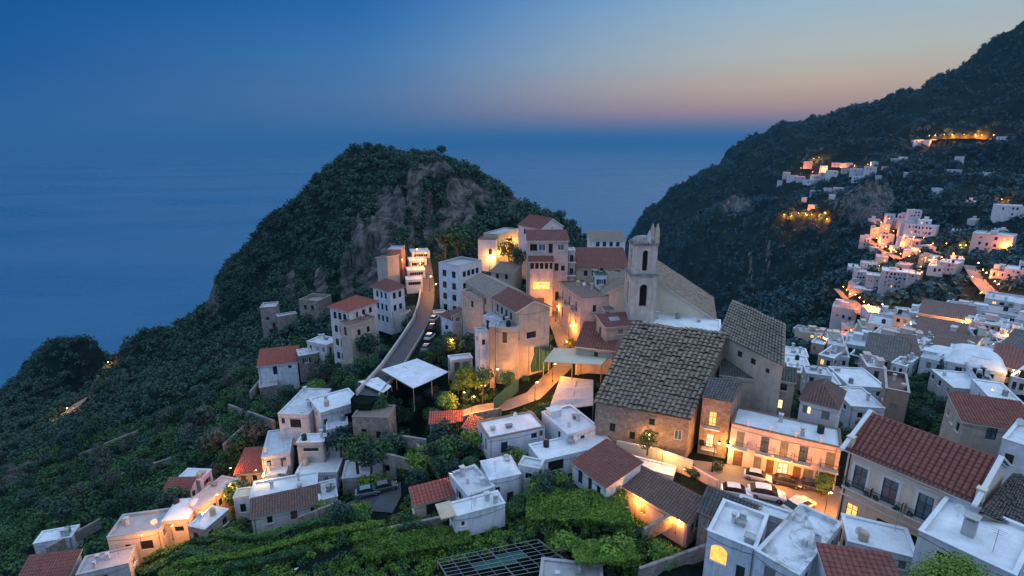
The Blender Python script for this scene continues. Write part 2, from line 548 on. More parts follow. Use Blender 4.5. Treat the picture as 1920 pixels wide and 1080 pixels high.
def terrain_mat():
    m, nt, b = newmat('hillside_ground')
    tc = _n(nt, 'ShaderNodeTexCoord')
    v = tc.outputs['Object']
    at = _n(nt, 'ShaderNodeAttribute', attribute_name='rock')
    ge = _n(nt, 'ShaderNodeNewGeometry')
    sx = _n(nt, 'ShaderNodeSeparateXYZ')
    nt.links.new(ge.outputs['Normal'], sx.inputs[0])
    g1 = ramp(nt, noise(nt, v, .05, 8, .7), [(.3, (.006, .016, .012)), (.5, (.012, .030, .020)), (.7, (.028, .050, .030))])
    g2 = ramp(nt, noise(nt, v, .6, 6, .8), [(.3, (.35, .35, .35)), (.7, (1.3, 1.3, 1.3))])
    g = mixc(nt, 1.0, g1, g2, 'MULTIPLY')
    mp = _n(nt, 'ShaderNodeMapping')
    mp.inputs['Scale'].default_value = (1, 1, .16)
    nt.links.new(v, mp.inputs[0])
    r = ramp(nt, noise(nt, mp.outputs[0], .35, 9, .75), [(.34, (.018, .017, .016)), (.46, (.085, .08, .078)), (.56, (.20, .185, .175)), (.7, (.36, .335, .315))])
    f = _n(nt, 'ShaderNodeMath', operation='ADD', use_clamp=True)
    nz = ramp(nt, noise(nt, v, .25, 6, .8), [(.45, (-.0, 0, 0)), (.75, (.4, .4, .4))])
    st = _n(nt, 'ShaderNodeMapRange')
    nt.links.new(sx.outputs[2], st.inputs[0])
    st.inputs[1].default_value, st.inputs[2].default_value = .62, .40
    st.inputs[3].default_value, st.inputs[4].default_value = 0, .5
    ra = _n(nt, 'ShaderNodeMath', operation='MULTIPLY_ADD')
    nt.links.new(noise(nt, mp.outputs[0], .22, 8, .75), ra.inputs[0])
    ra.inputs[1].default_value = 1.5
    ra2 = _n(nt, 'ShaderNodeMath', operation='ADD')
    nt.links.new(at.outputs['Fac'], ra2.inputs[0])
    ra2.inputs[1].default_value = -.75
    nt.links.new(ra2.outputs[0], ra.inputs[2])
    rcr = ramp(nt, ra.outputs[0], [(.34, (0, 0, 0)), (.48, (1, 1, 1))])
    nt.links.new(rcr, f.inputs[0])
    mu = _n(nt, 'ShaderNodeMath', operation='MULTIPLY')
    nt.links.new(nz, mu.inputs[0])
    nt.links.new(st.outputs[0], mu.inputs[1])
    nt.links.new(mu.outputs[0], f.inputs[1])
    nt.links.new(mixc(nt, f.outputs[0], g, r), b.inputs['Base Color'])
    b.inputs['Roughness'].default_value = .95
    b.inputs['Specular IOR Level'].default_value = .1
    bump(nt, b, noise(nt, v, .6, 10, .85), 1.0, 2.0)
    return m
idx = np.arange(NT * NY).reshape(NY, NT)
quads = np.stack([idx[:-1, :-1], idx[:-1, 1:], idx[1:, 1:], idx[1:, :-1]], -1).reshape(-1, 4)
# ------------------------------------------------------------------ sea
def sea_mat():
    m, nt, b = newmat('sea_water')
    tc = _n(nt, 'ShaderNodeTexCoord')
    v = tc.outputs['Object']
    b.inputs['Base Color'].default_value = (.022, .120, .23, 1)
    b.inputs['Roughness'].default_value = .34
    b.inputs['IOR'].default_value = 1.33
    mp = _n(nt, 'ShaderNodeMapping')
    mp.inputs['Scale'].default_value = (.35, 1, 1)
    nt.links.new(v, mp.inputs[0])
    big = noise(nt, mp.outputs[0], .0011, 5, .6, .8)
    nt.links.new(ramp(nt, big, [(.36, (.20, .20, .20)), (.64, (.46, .46, .46))]), b.inputs['Roughness'])
    bump(nt, b, noise(nt, v, .03, 8, .7), .35, 3.0)
    return m
ring = []
NR, NA = 60, 96
rr = np.geomspace(40, 60000, NR)
aa = np.linspace(0, 2 * math.pi, NA, endpoint=False)
R_, A_ = np.meshgrid(rr, aa, indexing='ij')
sv = np.stack([R_ * np.cos(A_), 300 + R_ * np.sin(A_), np.full_like(R_, SEA)], -1).reshape(-1, 3)
ii = np.arange(NR * NA).reshape(NR, NA)
sq = np.stack([ii[:-1, :], ii[1:, :], np.roll(ii[1:, :], -1, 1), np.roll(ii[:-1, :], -1, 1)], -1).reshape(-1, 4)
tag(mesh_np('sea', sv, sq, [sea_mat()]), 'calm blue evening sea reaching to the horizon', kind='structure')

# ------------------------------------------------------------------ evening haze
def haze():
    m = bpy.data.materials.new('evening_air')
    m.use_nodes = True
    nt = m.node_tree
    for n in list(nt.nodes):
        if n.type == 'BSDF_PRINCIPLED':
            nt.nodes.remove(n)
    pv = nt.nodes.new('ShaderNodeVolumePrincipled')
    pv.inputs['Color'].default_value = (.13, .40, .68, 1)
    pv.inputs['Density'].default_value = .0001
    pv.inputs['Anisotropy'].default_value = .25
    nt.links.new(pv.outputs[0], nt.nodes['Material Output'].inputs['Volume'])
    x, y0, y1, z0, z1 = 62000, -61000, 62000, SEA - 60, float(ZZ.max()) + 16
    z0 = min(z0, float(ZZ.min()) - 1)
    v = [(-x, y0, z0), (x, y0, z0), (x, y1, z0), (-x, y1, z0), (-x, y0, z1), (x, y0, z1), (x, y1, z1), (-x, y1, z1)]
    f = [(3, 2, 1, 0), (4, 5, 6, 7), (0, 1, 5, 4), (1, 2, 6, 5), (2, 3, 7, 6), (3, 0, 4, 7)]
    me = bpy.data.meshes.new('haze')
    me.from_pydata(v, [], f)
    me.materials.append(m)
    o = bpy.data.objects.new('haze', me)
    C.objects.link(o)
    tag(o, 'thin blue evening haze over sea and hills', kind='stuff')
haze()
# ------------------------------------------------------------------ mesh builder
class MB:
    def __init__(s):
        s.v, s.f, s.m, s.uv = [], [], [], []
        s.g = []                      # grid chunks (verts, quads, uv, mat)
    def quad(s, a, b, c, d, m=0, uv=None):
        s.poly((a, b, c, d), m, uv)
    def poly(s, ps, m=0, uv=None):
        n = len(s.v)
        s.v += [tuple(p) for p in ps]
        s.f.append(tuple(range(n, n + len(ps))))
        s.m.append(m)
        s.uv.append(uv)
    def box(s, c, ex, ey, ez, m=0):
        """box from its base-centre c with full-size axis vectors"""
        c, ex, ey, ez = Vector(c), Vector(ex) / 2, Vector(ey) / 2, Vector(ez)
        p = [c - ex - ey, c + ex - ey, c + ex + ey, c - ex + ey]
        t = [q + ez for q in p]
        s.poly(p[::-1], m); s.poly(t, m)
        for i in range(4):
            j = (i + 1) % 4
            s.poly((p[i], p[j], t[j], t[i]), m)
    def prism(s, base, h, m=0, taper=1.0):
        base = [Vector(p) for p in base]
        c = sum(base, Vector()) / len(base)
        t = [c + (p - c) * taper + Vector((0, 0, h)) for p in base]
        s.poly(base[::-1], m); s.poly(t, m)
        for i in range(len(base)):
            j = (i + 1) % len(base)
            s.poly((base[i], base[j], t[j], t[i]), m)
    def tube(s, a, b, r0, r1=None, n=8, m=0, cap=True):
        a, b = Vector(a), Vector(b)
        r1 = r0 if r1 is None else r1
        d = (b - a).normalized()
        x = d.orthogonal().normalized()
        y = d.cross(x)
        pa = [a + (x * math.cos(2 * math.pi * i / n) + y * math.sin(2 * math.pi * i / n)) * r0 for i in range(n)]
        pb = [b + (x * math.cos(2 * math.pi * i / n) + y * math.sin(2 * math.pi * i / n)) * r1 for i in range(n)]
        for i in range(n):
            j = (i + 1) % n
            s.poly((pa[i], pa[j], pb[j], pb[i]), m)
        if cap:
            s.poly(pa[::-1], m); s.poly(pb, m)
    def lathe(s, c, prof, n=12, m=0):
        c = Vector(c)
        rings = [[c + Vector((r * math.cos(2 * math.pi * i / n), r * math.sin(2 * math.pi * i / n), z)) for i in range(n)] for r, z in prof]
        for a, b in zip(rings[:-1], rings[1:]):
            for i in range(n):
                j = (i + 1) % n
                s.poly((a[i], a[j], b[j], b[i]), m)
    def grid(s, verts, quads, uv, m=0):
        s.g.append((np.asarray(verts, float), np.asarray(quads, int), np.asarray(uv, float), m))
    def mesh(s, name, mats, origin=(0, 0, 0), smooth_=False):
        me = bpy.data.meshes.new(name)
        V, LI, LT, MI, UVL = [], [], [], [], []
        o = np.array(tuple(origin))
        nv = 0
        if s.v:
            V.append(np.array(s.v, float) - o)
            nv = len(s.v)
            for f, m, uv in zip(s.f, s.m, s.uv):
                LI += f
                LT.append(len(f))
                MI.append(m)
                UVL += list(uv) if uv else [(0.5, 0.5)] * len(f)
        LI = [np.array(LI, np.int64)]
        LT = [np.array(LT, np.int64)]
        MI = [np.array(MI, np.int64)]
        UV = [np.array(UVL, float).reshape(-1, 2)]
        for gv, gq, guv, gm in s.g:
            V.append(gv - o)
            LI.append((gq + nv).ravel())
            LT.append(np.full(len(gq), 4))
            MI.append(np.full(len(gq), gm))
            UV.append(guv[gq.ravel()])
            nv += len(gv)
        V = np.concatenate(V); LI = np.concatenate(LI); LT = np.concatenate(LT); MI = np.concatenate(MI); UV = np.concatenate(UV)
        me.vertices.add(len(V)); me.vertices.foreach_set('co', V.astype(np.float32).ravel())
        me.loops.add(len(LI)); me.loops.foreach_set('vertex_index', LI.astype(np.int32))
        me.polygons.add(len(LT))
        me.polygons.foreach_set('loop_start', (np.cumsum(LT) - LT).astype(np.int32))
        me.polygons.foreach_set('material_index', MI.astype(np.int32))
        me.polygons.foreach_set('use_smooth', np.full(len(LT), smooth_))
        for m in mats:
            me.materials.append(m)
        ul = me.uv_layers.new(name='UVMap')
        ul.data.foreach_set('uv', UV.astype(np.float32).ravel())
        me.update(calc_edges=True)
        me.validate()
        return me
    def build(s, name, mats, parent=None, origin=(0, 0, 0), smooth_=False):
        if not isinstance(mats, (list, tuple)):
            mats = [mats]
        o = bpy.data.objects.new(name, s.mesh(name, mats, origin, smooth_))
        C.objects.link(o)
        if parent:
            o.parent = parent
        elif any(origin):
            o.location = origin
        return o

def thing(name, label, cat, loc, rot=0, group=None):
    e = bpy.data.objects.new(name, None)
    e.empty_display_size = .3
    e.location = loc
    e.rotation_euler = (0, 0, rot)
    C.objects.link(e)
    return tag(e, label, cat, group)
def solo(mb, name, mats, label, cat, loc=(0, 0, 0), group=None, smooth_=False):
    o = mb.build(name, mats, None, loc, smooth_)
    return tag(o, label, cat, group)
def put(me, name, parent, loc, rot=0):
    o = bpy.data.objects.new(name, me)
    C.objects.link(o)
    if parent:
        o.parent = parent
    o.location = loc
    o.rotation_euler = (0, 0, rot)
    return o
def copy_tree(o, parent=None):
    c = o.copy()
    C.objects.link(c)
    c.parent = parent
    for ch in list(o.children):
        copy_tree(ch, c)
    return c

# ------------------------------------------------------------------ materials
W_WHITE = plaster('white_limewash', (.66, .70, .76), stain_amt=.6)
W_WHITE2 = plaster('old_white_plaster', (.58, .58, .58), var=.24, stain_amt=.6)
W_PINK = plaster('pink_plaster', (.60, .45, .41), stain_amt=.4)
W_ROSE = plaster('pale_rose_plaster', (.64, .54, .51), stain_amt=.35)
W_TOWER = plaster('weathered_tower_plaster', (.56, .52, .46), var=.25, stain_amt=.7)
W_CREAM = plaster('cream_plaster', (.68, .57, .43), var=.10, stain_amt=.22)
W_BEIGE = plaster('beige_plaster', (.46, .39, .32), stain_amt=.45)
W_GREY = plaster('grey_plaster', (.42, .41, .41), stain_amt=.5)
W_BROWN = plaster('brown_plaster', (.33, .25, .19), stain_amt=.4)
W_SAND = plaster('sandy_plaster', (.52, .42, .30), stain_amt=.3)
W_BRICK = plaster('brick_red_plaster', (.30, .15, .12), stain_amt=.3)
W_LILAC = plaster('pale_lilac_plaster', (.60, .55, .57), var=.1, stain_amt=.25)
W_CHURCH = stone('old_church_wall', (.16, .12, .10), (.32, .24, .19), (.44, .35, .28), 1.1)
W_STONE = stone('grey_stone_wall', (.13, .12, .11), (.25, .23, .21), (.38, .35, .32), 1.5)
TMOUTH_SHADE = plain('painted_mouth_shade', (.022, .017, .014), .95)  # shade of the tile mouths, painted on closed risers
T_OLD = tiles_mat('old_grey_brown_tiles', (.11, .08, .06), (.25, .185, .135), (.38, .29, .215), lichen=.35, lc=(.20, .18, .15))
T_STONE = tiles_mat('lichen_grey_tiles', (.15, .12, .09), (.24, .20, .15), (.33, .28, .22), lichen=.4)
T_RED = tiles_mat('red_tiles', (.16, .048, .036), (.22, .066, .048), (.28, .10, .072), lichen=.12)
T_RUST = tiles_mat('rust_red_tiles', (.15, .055, .042), (.20, .068, .052), (.25, .09, .07), lichen=.15)
T_BRIGHT = tiles_mat('bright_red_tiles', (.24, .062, .046), (.31, .078, .056), (.36, .10, .075), lichen=.08)
T_BROWN = tiles_mat('brown_tiles', (.10, .06, .05), (.16, .09, .075), (.22, .125, .105), lichen=.2)
T_DARK = tiles_mat('dark_tiles', (.05, .047, .045), (.10, .09, .085), (.17, .15, .14), lichen=.25)
T_GREYP = tiles_mat('pale_grey_brown_tiles', (.20, .155, .125), (.28, .22, .18), (.34, .27, .23), lichen=.25)
R_WHITE = roofwhite('white_roof_coat', (.74, .77, .80), amt=.45)
R_CLEAN = roofwhite('clean_white_roof_coat', (.78, .80, .83), amt=.22)
R_DIRTY = roofwhite('dirty_white_roof_coat', (.60, .62, .66), dirt=(.12, .11, .10), amt=.8, patch=.8)
R_STAIN = roofwhite('stained_grey_roof', (.42, .41, .42), amt=.6)
R_PATCH = roofwhite('rain_streaked_roof_coat', (.74, .76, .79), dirt=(.16, .15, .13), amt=.85, patch=.45, thr=.47)
TRIM = plain('pale_trim', (.66, .65, .63), .8)
TRIMD = plain('brown_trim', (.20, .12, .09), .8)
WOODD = plain('dark_green_paint', (.025, .05, .045), .5)
WOODB = plain('brown_wood', (.15, .08, .045), .6)
WOODP = plain('weathered_wood', (.24, .20, .16), .85)
SHUT = plain('grey_shutter_paint', (.22, .23, .21), .6)
GLASS = plain('dark_window_glass', (.012, .016, .022), .12, var=.4)
GLASSP = plain('pale_window_glass', (.10, .14, .18), .15, var=.5, sc=1)
VOID = plain('painted_room_shade', (.012, .010, .009), .9)  # near-black filling that paints the shade inside open bays
METAL = plain('grey_metal', (.28, .28, .29), .45, .7)
IRON = plain('black_iron', (.018, .018, .02), .5, .3)
LIT = litwin('warm_lit_window', (1.0, .42, .08), (1.0, .66, .22), 1.6)
LITP = litwin('pale_lit_window', (1.0, .68, .30), (1.0, .82, .52), 1.5)
LITR = litwin('orange_glow_panel', (1.0, .30, .04), (1.0, .52, .12), 1.8)  # emissive panel stands in for the lamplit wall inside the loggia
BULB = emit('glowing_lamp_glass', (1.0, .55, .18), 28)
BULBW = emit('glowing_white_lamp_glass', (1.0, .82, .55), 22)
NETG = plain('green_scaffold_net', (.018, .085, .070), .9, var=.3)
CANV = plain('cream_canvas', (.55, .53, .40), .85, var=.08)
CLOTH = roofwhite('white_cover_sheet', (.72, .76, .82), amt=.45, patch=1.2)
ASPH = roofwhite('grey_asphalt', (.05, .055, .065), dirt=(.085, .08, .075), amt=.5)
PAVE = roofwhite('stone_paving', (.21, .18, .155), dirt=(.16, .13, .11), amt=.6)

# ------------------------------------------------------------------ walls with real openings
def wall_face(mb, p0, p1, zb, z0, z1, ops, rev=.22, m=0):
    p0, p1 = Vector((p0[0], p0[1], 0)), Vector((p1[0], p1[1], 0))
    d = p1 - p0
    L = d.length
    d /= L
    n = Vector((d.y, -d.x, 0))
    zm = min(z0, z1)
    pt = lambda s, z, o=0: p0 + d * s + n * o + Vector((0, 0, z))
    S = sorted({0, L} | {min(max(q, 0), L) for o in ops for q in (o[0], o[1])})
    Z = sorted({zb, zm} | {min(max(q, zb), zm) for o in ops for q in (o[2], o[3])})
    for a, b in zip(S[:-1], S[1:]):
        for c, e in zip(Z[:-1], Z[1:]):
            ms, mz = (a + b) / 2, (c + e) / 2
            if any(o[0] < ms < o[1] and o[2] < mz < o[3] for o in ops):
                continue
            mb.quad(pt(a, c), pt(b, c), pt(b, e), pt(a, e), m)
    for s0, s1, a, b in ops:
        mb.quad(pt(s0, a), pt(s0, a, -rev), pt(s1, a, -rev), pt(s1, a), m)
        mb.quad(pt(s0, b, -rev), pt(s0, b), pt(s1, b), pt(s1, b, -rev), m)
        mb.quad(pt(s0, a, -rev), pt(s0, a), pt(s0, b), pt(s0, b, -rev), m)
        mb.quad(pt(s1, a), pt(s1, a, -rev), pt(s1, b, -rev), pt(s1, b), m)
    if abs(z0 - z1) > .01:
        if z0 > z1:
            mb.poly((pt(0, zm), pt(L, zm), pt(0, z0)), m)
        else:
            mb.poly((pt(0, zm), pt(L, zm), pt(L, z1)), m)

SHC = {'greenshut': WOODD, 'brownshut': WOODB, 'greyshut': SHUT}
_wm = {}
def win_meshes(w, h, kind):
    """frame and pane of one window, in its own frame: x along the wall, -y outward, z up from the sill"""
    k = (round(w, 2), round(h, 2), kind)
    if k in _wm:
        return _wm[k]
    fr, pn = MB(), MB()
    X, Y, Zv = Vector((1, 0, 0)), Vector((0, 1, 0)), Vector((0, 0, 1))
    t = .08 if w > .6 else .06
    y = .10
    def bar(x, z, bw, bh, dy=.06, yy=None):
        fr.box((x, y if yy is None else yy, z), X * bw, Y * dy, Zv * bh)
    bar(-w / 2 + t / 2, 0, t, h); bar(w / 2 - t / 2, 0, t, h)
    bar(0, 0, w - 2 * t, t); bar(0, h - t, w - 2 * t, t)
    if kind in ('dark', 'lit', 'pale', 'plit', 'french', 'shut', 'lfr'):
        if w > .6:
            bar(0, t, t * .8, h - 2 * t)
        if h > 1.5 and kind != 'shut':
            bar(-w / 4 - .01, h * .62, w / 2 - t * 1.6, t * .6); bar(w / 4 + .01, h * .62, w / 2 - t * 1.6, t * .6)
    if kind == 'shut':
        for s in (-1, 1):
            for i in range(max(4, int(h / .14))):
                zz = t + (h - 2 * t) * (i + .2) / max(4, int(h / .14))
                pn.box((s * w / 4, y + .02, zz), X * (w / 2 - t), Y * .03, Zv * .09)
        pn.box((0, y + .06, t), X * (w - 2 * t), Y * .02, Zv * (h - 2 * t))
    elif kind == 'door':
        pn.box((0, y + .03, t), X * (w - 2 * t), Y * .05, Zv * (h - 2 * t))
        for i in (0, 1):
            pn.box((0, y - .01, t + .15 + i * (h / 2 - .1)), X * (w - 2 * t - .25), Y * .03, Zv * (h / 2 - .35))
    else:
        pn.box((0, y + .05, t * .5), X * (w - t), Y * .02, Zv * (h - t))
    fm = {'dark': WOODD, 'lit': WOODB, 'pale': TRIM, 'plit': WOODB, 'french': WOODD, 'lfr': WOODB, 'shut': SHUT, 'door': WOODB, 'open': WOODD, 'gdoor': WOODD, 'glow': TRIM}[kind]
    pm = {'dark': GLASS, 'lit': LIT, 'pale': GLASSP, 'plit': LITP, 'french': GLASSP, 'lfr': LIT, 'shut': SHUT, 'door': WOODB, 'open': VOID, 'gdoor': WOODD, 'glow': LITR}[kind]
    nm = {'door': 'door', 'gdoor': 'door', 'shut': 'window', 'open': 'opening', 'glow': 'arch'}.get(kind, 'window')
    pnm = {'door': 'door_panel', 'gdoor': 'door_panel', 'shut': 'shutter', 'open': 'painted_recess_shade'}.get(kind, 'pane')  # open bays get a black panel as painted shade
    _wm[k] = (fr.mesh(nm, [fm]), pn.mesh(pnm, [pm]), nm, pnm)
    return _wm[k]

def hang(root, org, p0, p1, s, z, w, h, kind, extra=()):
    p0, p1 = Vector((p0[0], p0[1], 0)), Vector((p1[0], p1[1], 0))
    d = (p1 - p0).normalized()
    ang = math.atan2(d.y, d.x)
    fm, pm, nm, pnm = win_meshes(w, h, kind)
    loc = p0 + d * s + Vector((0, 0, z)) - Vector(org)
    f = put(fm, nm, root, loc, ang)
    put(pm, pnm, f, (0, 0, 0))
    if 'surround' in extra:
        put(surround_mesh(w, h), 'surround', f, (0, 0, 0))
    for sk in extra:
        if sk in SHC:
            for sg_ in (-1, 1):
                put(shutter_mesh(w, h, SHC[sk]), 'shutter', f, (sg_ * (w * .74 + .02), 0, 0))
    if 'arched' in extra:
        put(arch_mesh(w, h), 'arch_surround', f, (0, 0, 0))
    if 'sill' in extra:
        put(sill_mesh(w), 'sill', f, (0, 0, 0))
    if 'balcony' in extra:
        put(balcony_mesh(w + 1.0), 'balcony', root, loc, ang)
    if 'planted' in extra:
        put(balcony_mesh(w + 1.5, .62), 'balcony', root, loc, ang)
    return f
_sm = {}
def shutter_mesh(w, h, m):
    k = ('o', round(w, 2), round(h, 2), m.name)
    if k not in _sm:
        b = MB()
        pw = w * .48
        b.box((0, -.035, 0), (pw, 0, 0), (0, .05, 0), (0, 0, h))
        for i in range(int(h / .13)):
            b.box((0, -.068, .05 + i * .13), (pw * .8, 0, 0), (0, .014, 0), (0, 0, .07))
        _sm[k] = b.mesh('shutter', [m])
    return _sm[k]
def surround_mesh(w, h):
    k = ('s', round(w, 2), round(h, 2))
    if k not in _sm:
        b = MB()
        X, Y, Zv = Vector((1, 0, 0)), Vector((0, 1, 0)), Vector((0, 0, 1))
        for s in (-1, 1):
            b.box((s * (w / 2 + .13), -.03, 0), X * .26, Y * .07, Zv * (h + .02))
        b.box((0, -.03, h + .021), X * (w + .52), Y * .075, Zv * .28)
        b.box((0, -.10, h + .36), X * (w + .9), Y * .28, Zv * .10)
        _sm[k] = b.mesh('surround', [TRIM])
    return _sm[k]
def arch_mesh(w, h):
    k = ('a', round(w, 2), round(h, 2))
    if k not in _sm:
        b = MB()
        r = w / 2
        zc = h - r
        n = 10
        for i in range(n):
            a0, a1 = math.pi * i / n, math.pi * (i + 1) / n
            c0, c1 = (r * math.cos(a0), zc + r * math.sin(a0)), (r * math.cos(a1), zc + r * math.sin(a1))
            o0 = ((r + .25) * math.cos(a0), zc + (r + .25) * math.sin(a0))
            o1 = ((r + .25) * math.cos(a1), zc + (r + .25) * math.sin(a1))
            if i < n // 2:
                k0, k1 = (r + .02, max(c0[1], zc)), (r + .02, c1[1])
            b.quad((c0[0], -.05, c0[1]), (o0[0], -.05, o0[1]), (o1[0], -.05, o1[1]), (c1[0], -.05, c1[1]))
            b.quad((c0[0], -.05, c0[1]), (c1[0], -.05, c1[1]), (c1[0], .16, c1[1]), (c0[0], .16, c0[1]))
            b.quad((o0[0], -.05, o0[1]), (o0[0], .0, o0[1]), (o1[0], .0, o1[1]), (o1[0], -.05, o1[1]))
            sg = 1 if i < n // 2 else -1
            cx = sg * (r + .02)
            b.poly(((c0[0], -.02, c0[1]), (cx, -.02, h + .02), (c1[0], -.02, c1[1])))
        _sm[k] = b.mesh('arch_surround', [W_WHITE])
    return _sm[k]
def sill_mesh(w):
    k = ('l', round(w, 2))
    if k not in _sm:
        b = MB()
        b.box((0, -.05, -.10), (w + .3, 0, 0), (0, .16, 0), (0, 0, .09))
        _sm[k] = b.mesh('sill', [TRIM])
    return _sm[k]
def balcony_mesh(w, dep=.8):
    k = ('b', round(w, 2), dep)
    if k not in _sm:
        b = MB()
        b.box((0, -dep / 2 - .002, -.16), (w, 0, 0), (0, dep, 0), (0, 0, .14), 1)
        n = int(w / .14)
        for i in range(n + 1):
            x = -w / 2 + .03 + (w - .06) * i / n
            b.box((x, -dep + .04, -.02), (.022, 0, 0), (0, .022, 0), (0, 0, .92))
        for i in range(1, int(dep / .14)):
            for sx in (-1, 1):
                b.box((sx * (w / 2 - .03), -dep + .04 + i * .14, -.02), (.022, 0, 0), (0, .022, 0), (0, 0, .92))
        b.box((0, -dep + .04, .901), (w, 0, 0), (0, .05, 0), (0, 0, .04))
        for sx in (-1, 1):
            b.box((sx * (w / 2 - .03), -dep / 2 + .03, .901), (.05, 0, 0), (0, dep - .08, 0), (0, 0, .039))
        _sm[k] = b.mesh('balcony', [IRON, TRIM])
    return _sm[k]

# ------------------------------------------------------------------ tiled roof planes
def tile_plane(mb, e0, e1, T3, la=0, ra=0, sp=.34, row=.45, amp=.07, thick=.14, m=0, ms=1, rough=.0, seed=0):
    e0, e1, T3 = Vector(e0), Vector(e1), Vector(T3)
    E = e1 - e0
    L = E.length
    eh = E / L
    T = T3.length
    th = T3 / T
    n = eh.cross(th).normalized()
    if n.z < 0:
        n = -n
    top0, top1 = e0 + T3 + eh * la, e1 + T3 - eh * ra
    ns, nr = max(3, round(L / sp)), max(2, round(T / row))
    if amp > 0:
        prof = [0, .72, 1.0, .72]
        s = np.linspace(0, L, ns * 4 + 1)
        hh = np.array([prof[i % 4] for i in range(ns * 4 + 1)]) * amp
        hh[0] = hh[-1] = 0
        tm = np.full(len(s), T)
        if la > 1e-3: tm = np.minimum(tm, T * s / la)
        elif la < -1e-3: pass
        if ra > 1e-3: tm = np.minimum(tm, T * (L - s) / ra)
        ts, lift = [], []
        for k in range(nr):
            ts += [k * T / nr, (k + 1) * T / nr]
            lift += [.045, .0]
        rg = np.random.default_rng(seed + 5)
        jit = rg.normal(0, rough, (nr, ns)) if rough else np.zeros((nr, ns))
        V, UV = [], []
        e0a, eha, tha, na = map(lambda q: np.array(tuple(q)), (e0, eh, th, n))
        tmx = np.maximum(tm, 1e-3)
        for r, (t, l) in enumerate(zip(ts, lift)):
            tt = np.minimum(t, tm)
            sk = s.copy()
            j = np.repeat(jit[r // 2], 4)
            j = np.append(j, j[-1])
            h2 = hh + l + .02 + j * (hh > 0)
            V.append(e0a + sk[:, None] * eha + tt[:, None] * tha + h2[:, None] * na)
            u = np.arange(len(s)) / 4.0
            UV.append(np.stack([u, np.full(len(s), r // 2 + .02 + .96 * (r % 2))], -1))
        R, Cn = len(ts), len(s)
        V = np.concatenate(V)
        UV = np.concatenate(UV)
        I = np.arange(R * Cn).reshape(R, Cn)
        Q = np.stack([I[:-1, :-1], I[:-1, 1:], I[1:, 1:], I[1:, :-1]], -1).reshape(-1, 4)
        mb.grid(V, Q, UV, m)
    else:
        uv = [(0, 0), (ns, 0), (ns - ra / max(L, .1) * ns, nr), (la / max(L, .1) * ns, nr)]
        mb.poly((e0 + n * .03, e1 + n * .03, top1 + n * .03, top0 + n * .03), m, uv)
    q = [e0, e1, top1, top0]
    if (top1 - top0).length < .02:
        q = [e0, e1, top1]
    lo = [p - n * thick for p in q]
    up = [p + n * (.028 if amp == 0 else .015) for p in q]
    mb.poly(lo[::-1], ms)
    for i in range(len(q)):
        j = (i + 1) % len(q)
        mb.poly((lo[i], lo[j], up[j], up[i]), ms)

FOOT = []            # footprints, for keeping plants out of houses

def openings(p0, p1, zb, ztop, wl, root, org, cut=True):
    """wl: (fraction along, drop from the eave to the window's top, w, h, kind, extras...)"""
    L = (Vector(p1[:2]) - Vector(p0[:2])).length
    ops = []
    for q in wl:
        fr, drop, w, h, kind = q[:5]
        s = min(max(fr * L, w / 2 + .06), L - w / 2 - .06)
        z1 = ztop - drop
        z0 = z1 - h
        ops.append((s - w / 2, s + w / 2, z0, z1))
        hang(root, org, p0, p1, s, z0, w, h, kind, q[5:])
    return ops

def fill(nc, nr, w, h, kind='dark', top=.8, pitch=3.0, lo=.12, hi=.88, *ex):
    return [((lo + (hi - lo) * (i + .5) / nc), top + r * pitch, w, h, kind, *ex) for r in range(nr) for i in range(nc)]

def house(label, a, b, c, Ya, h, roof='flat', wall=None, tile=None, wins=None, name='house', cat='house', rise=1.5, over=.25,
          amp=.06, sp=.36, par=.3, group=None, z=None, deck=None, cap=None, rough=.01, trim=True):
    """a, b: near eave corners, c: a far corner, measured on the roof's eave plane; Ya: distance of a"""
    wall = wall or W_WHITE
    zt = slope(a[1]) * Ya if z is None else z
    A, B, Cc = PZ(*a, zt), PZ(*b, zt), PZ(*c, zt)
    ex = (B - A); Wd = ex.length; ex /= Wd
    ey = Vector((-ex.y, ex.x, 0))
    D = max(1.2, abs((Cc - B).dot(ey)))
    return house_w(label, A, ex, ey, Wd, D, zt, h, roof, wall, tile, wins, name, cat, rise, over, amp, sp, par, group, deck, cap, rough, trim)

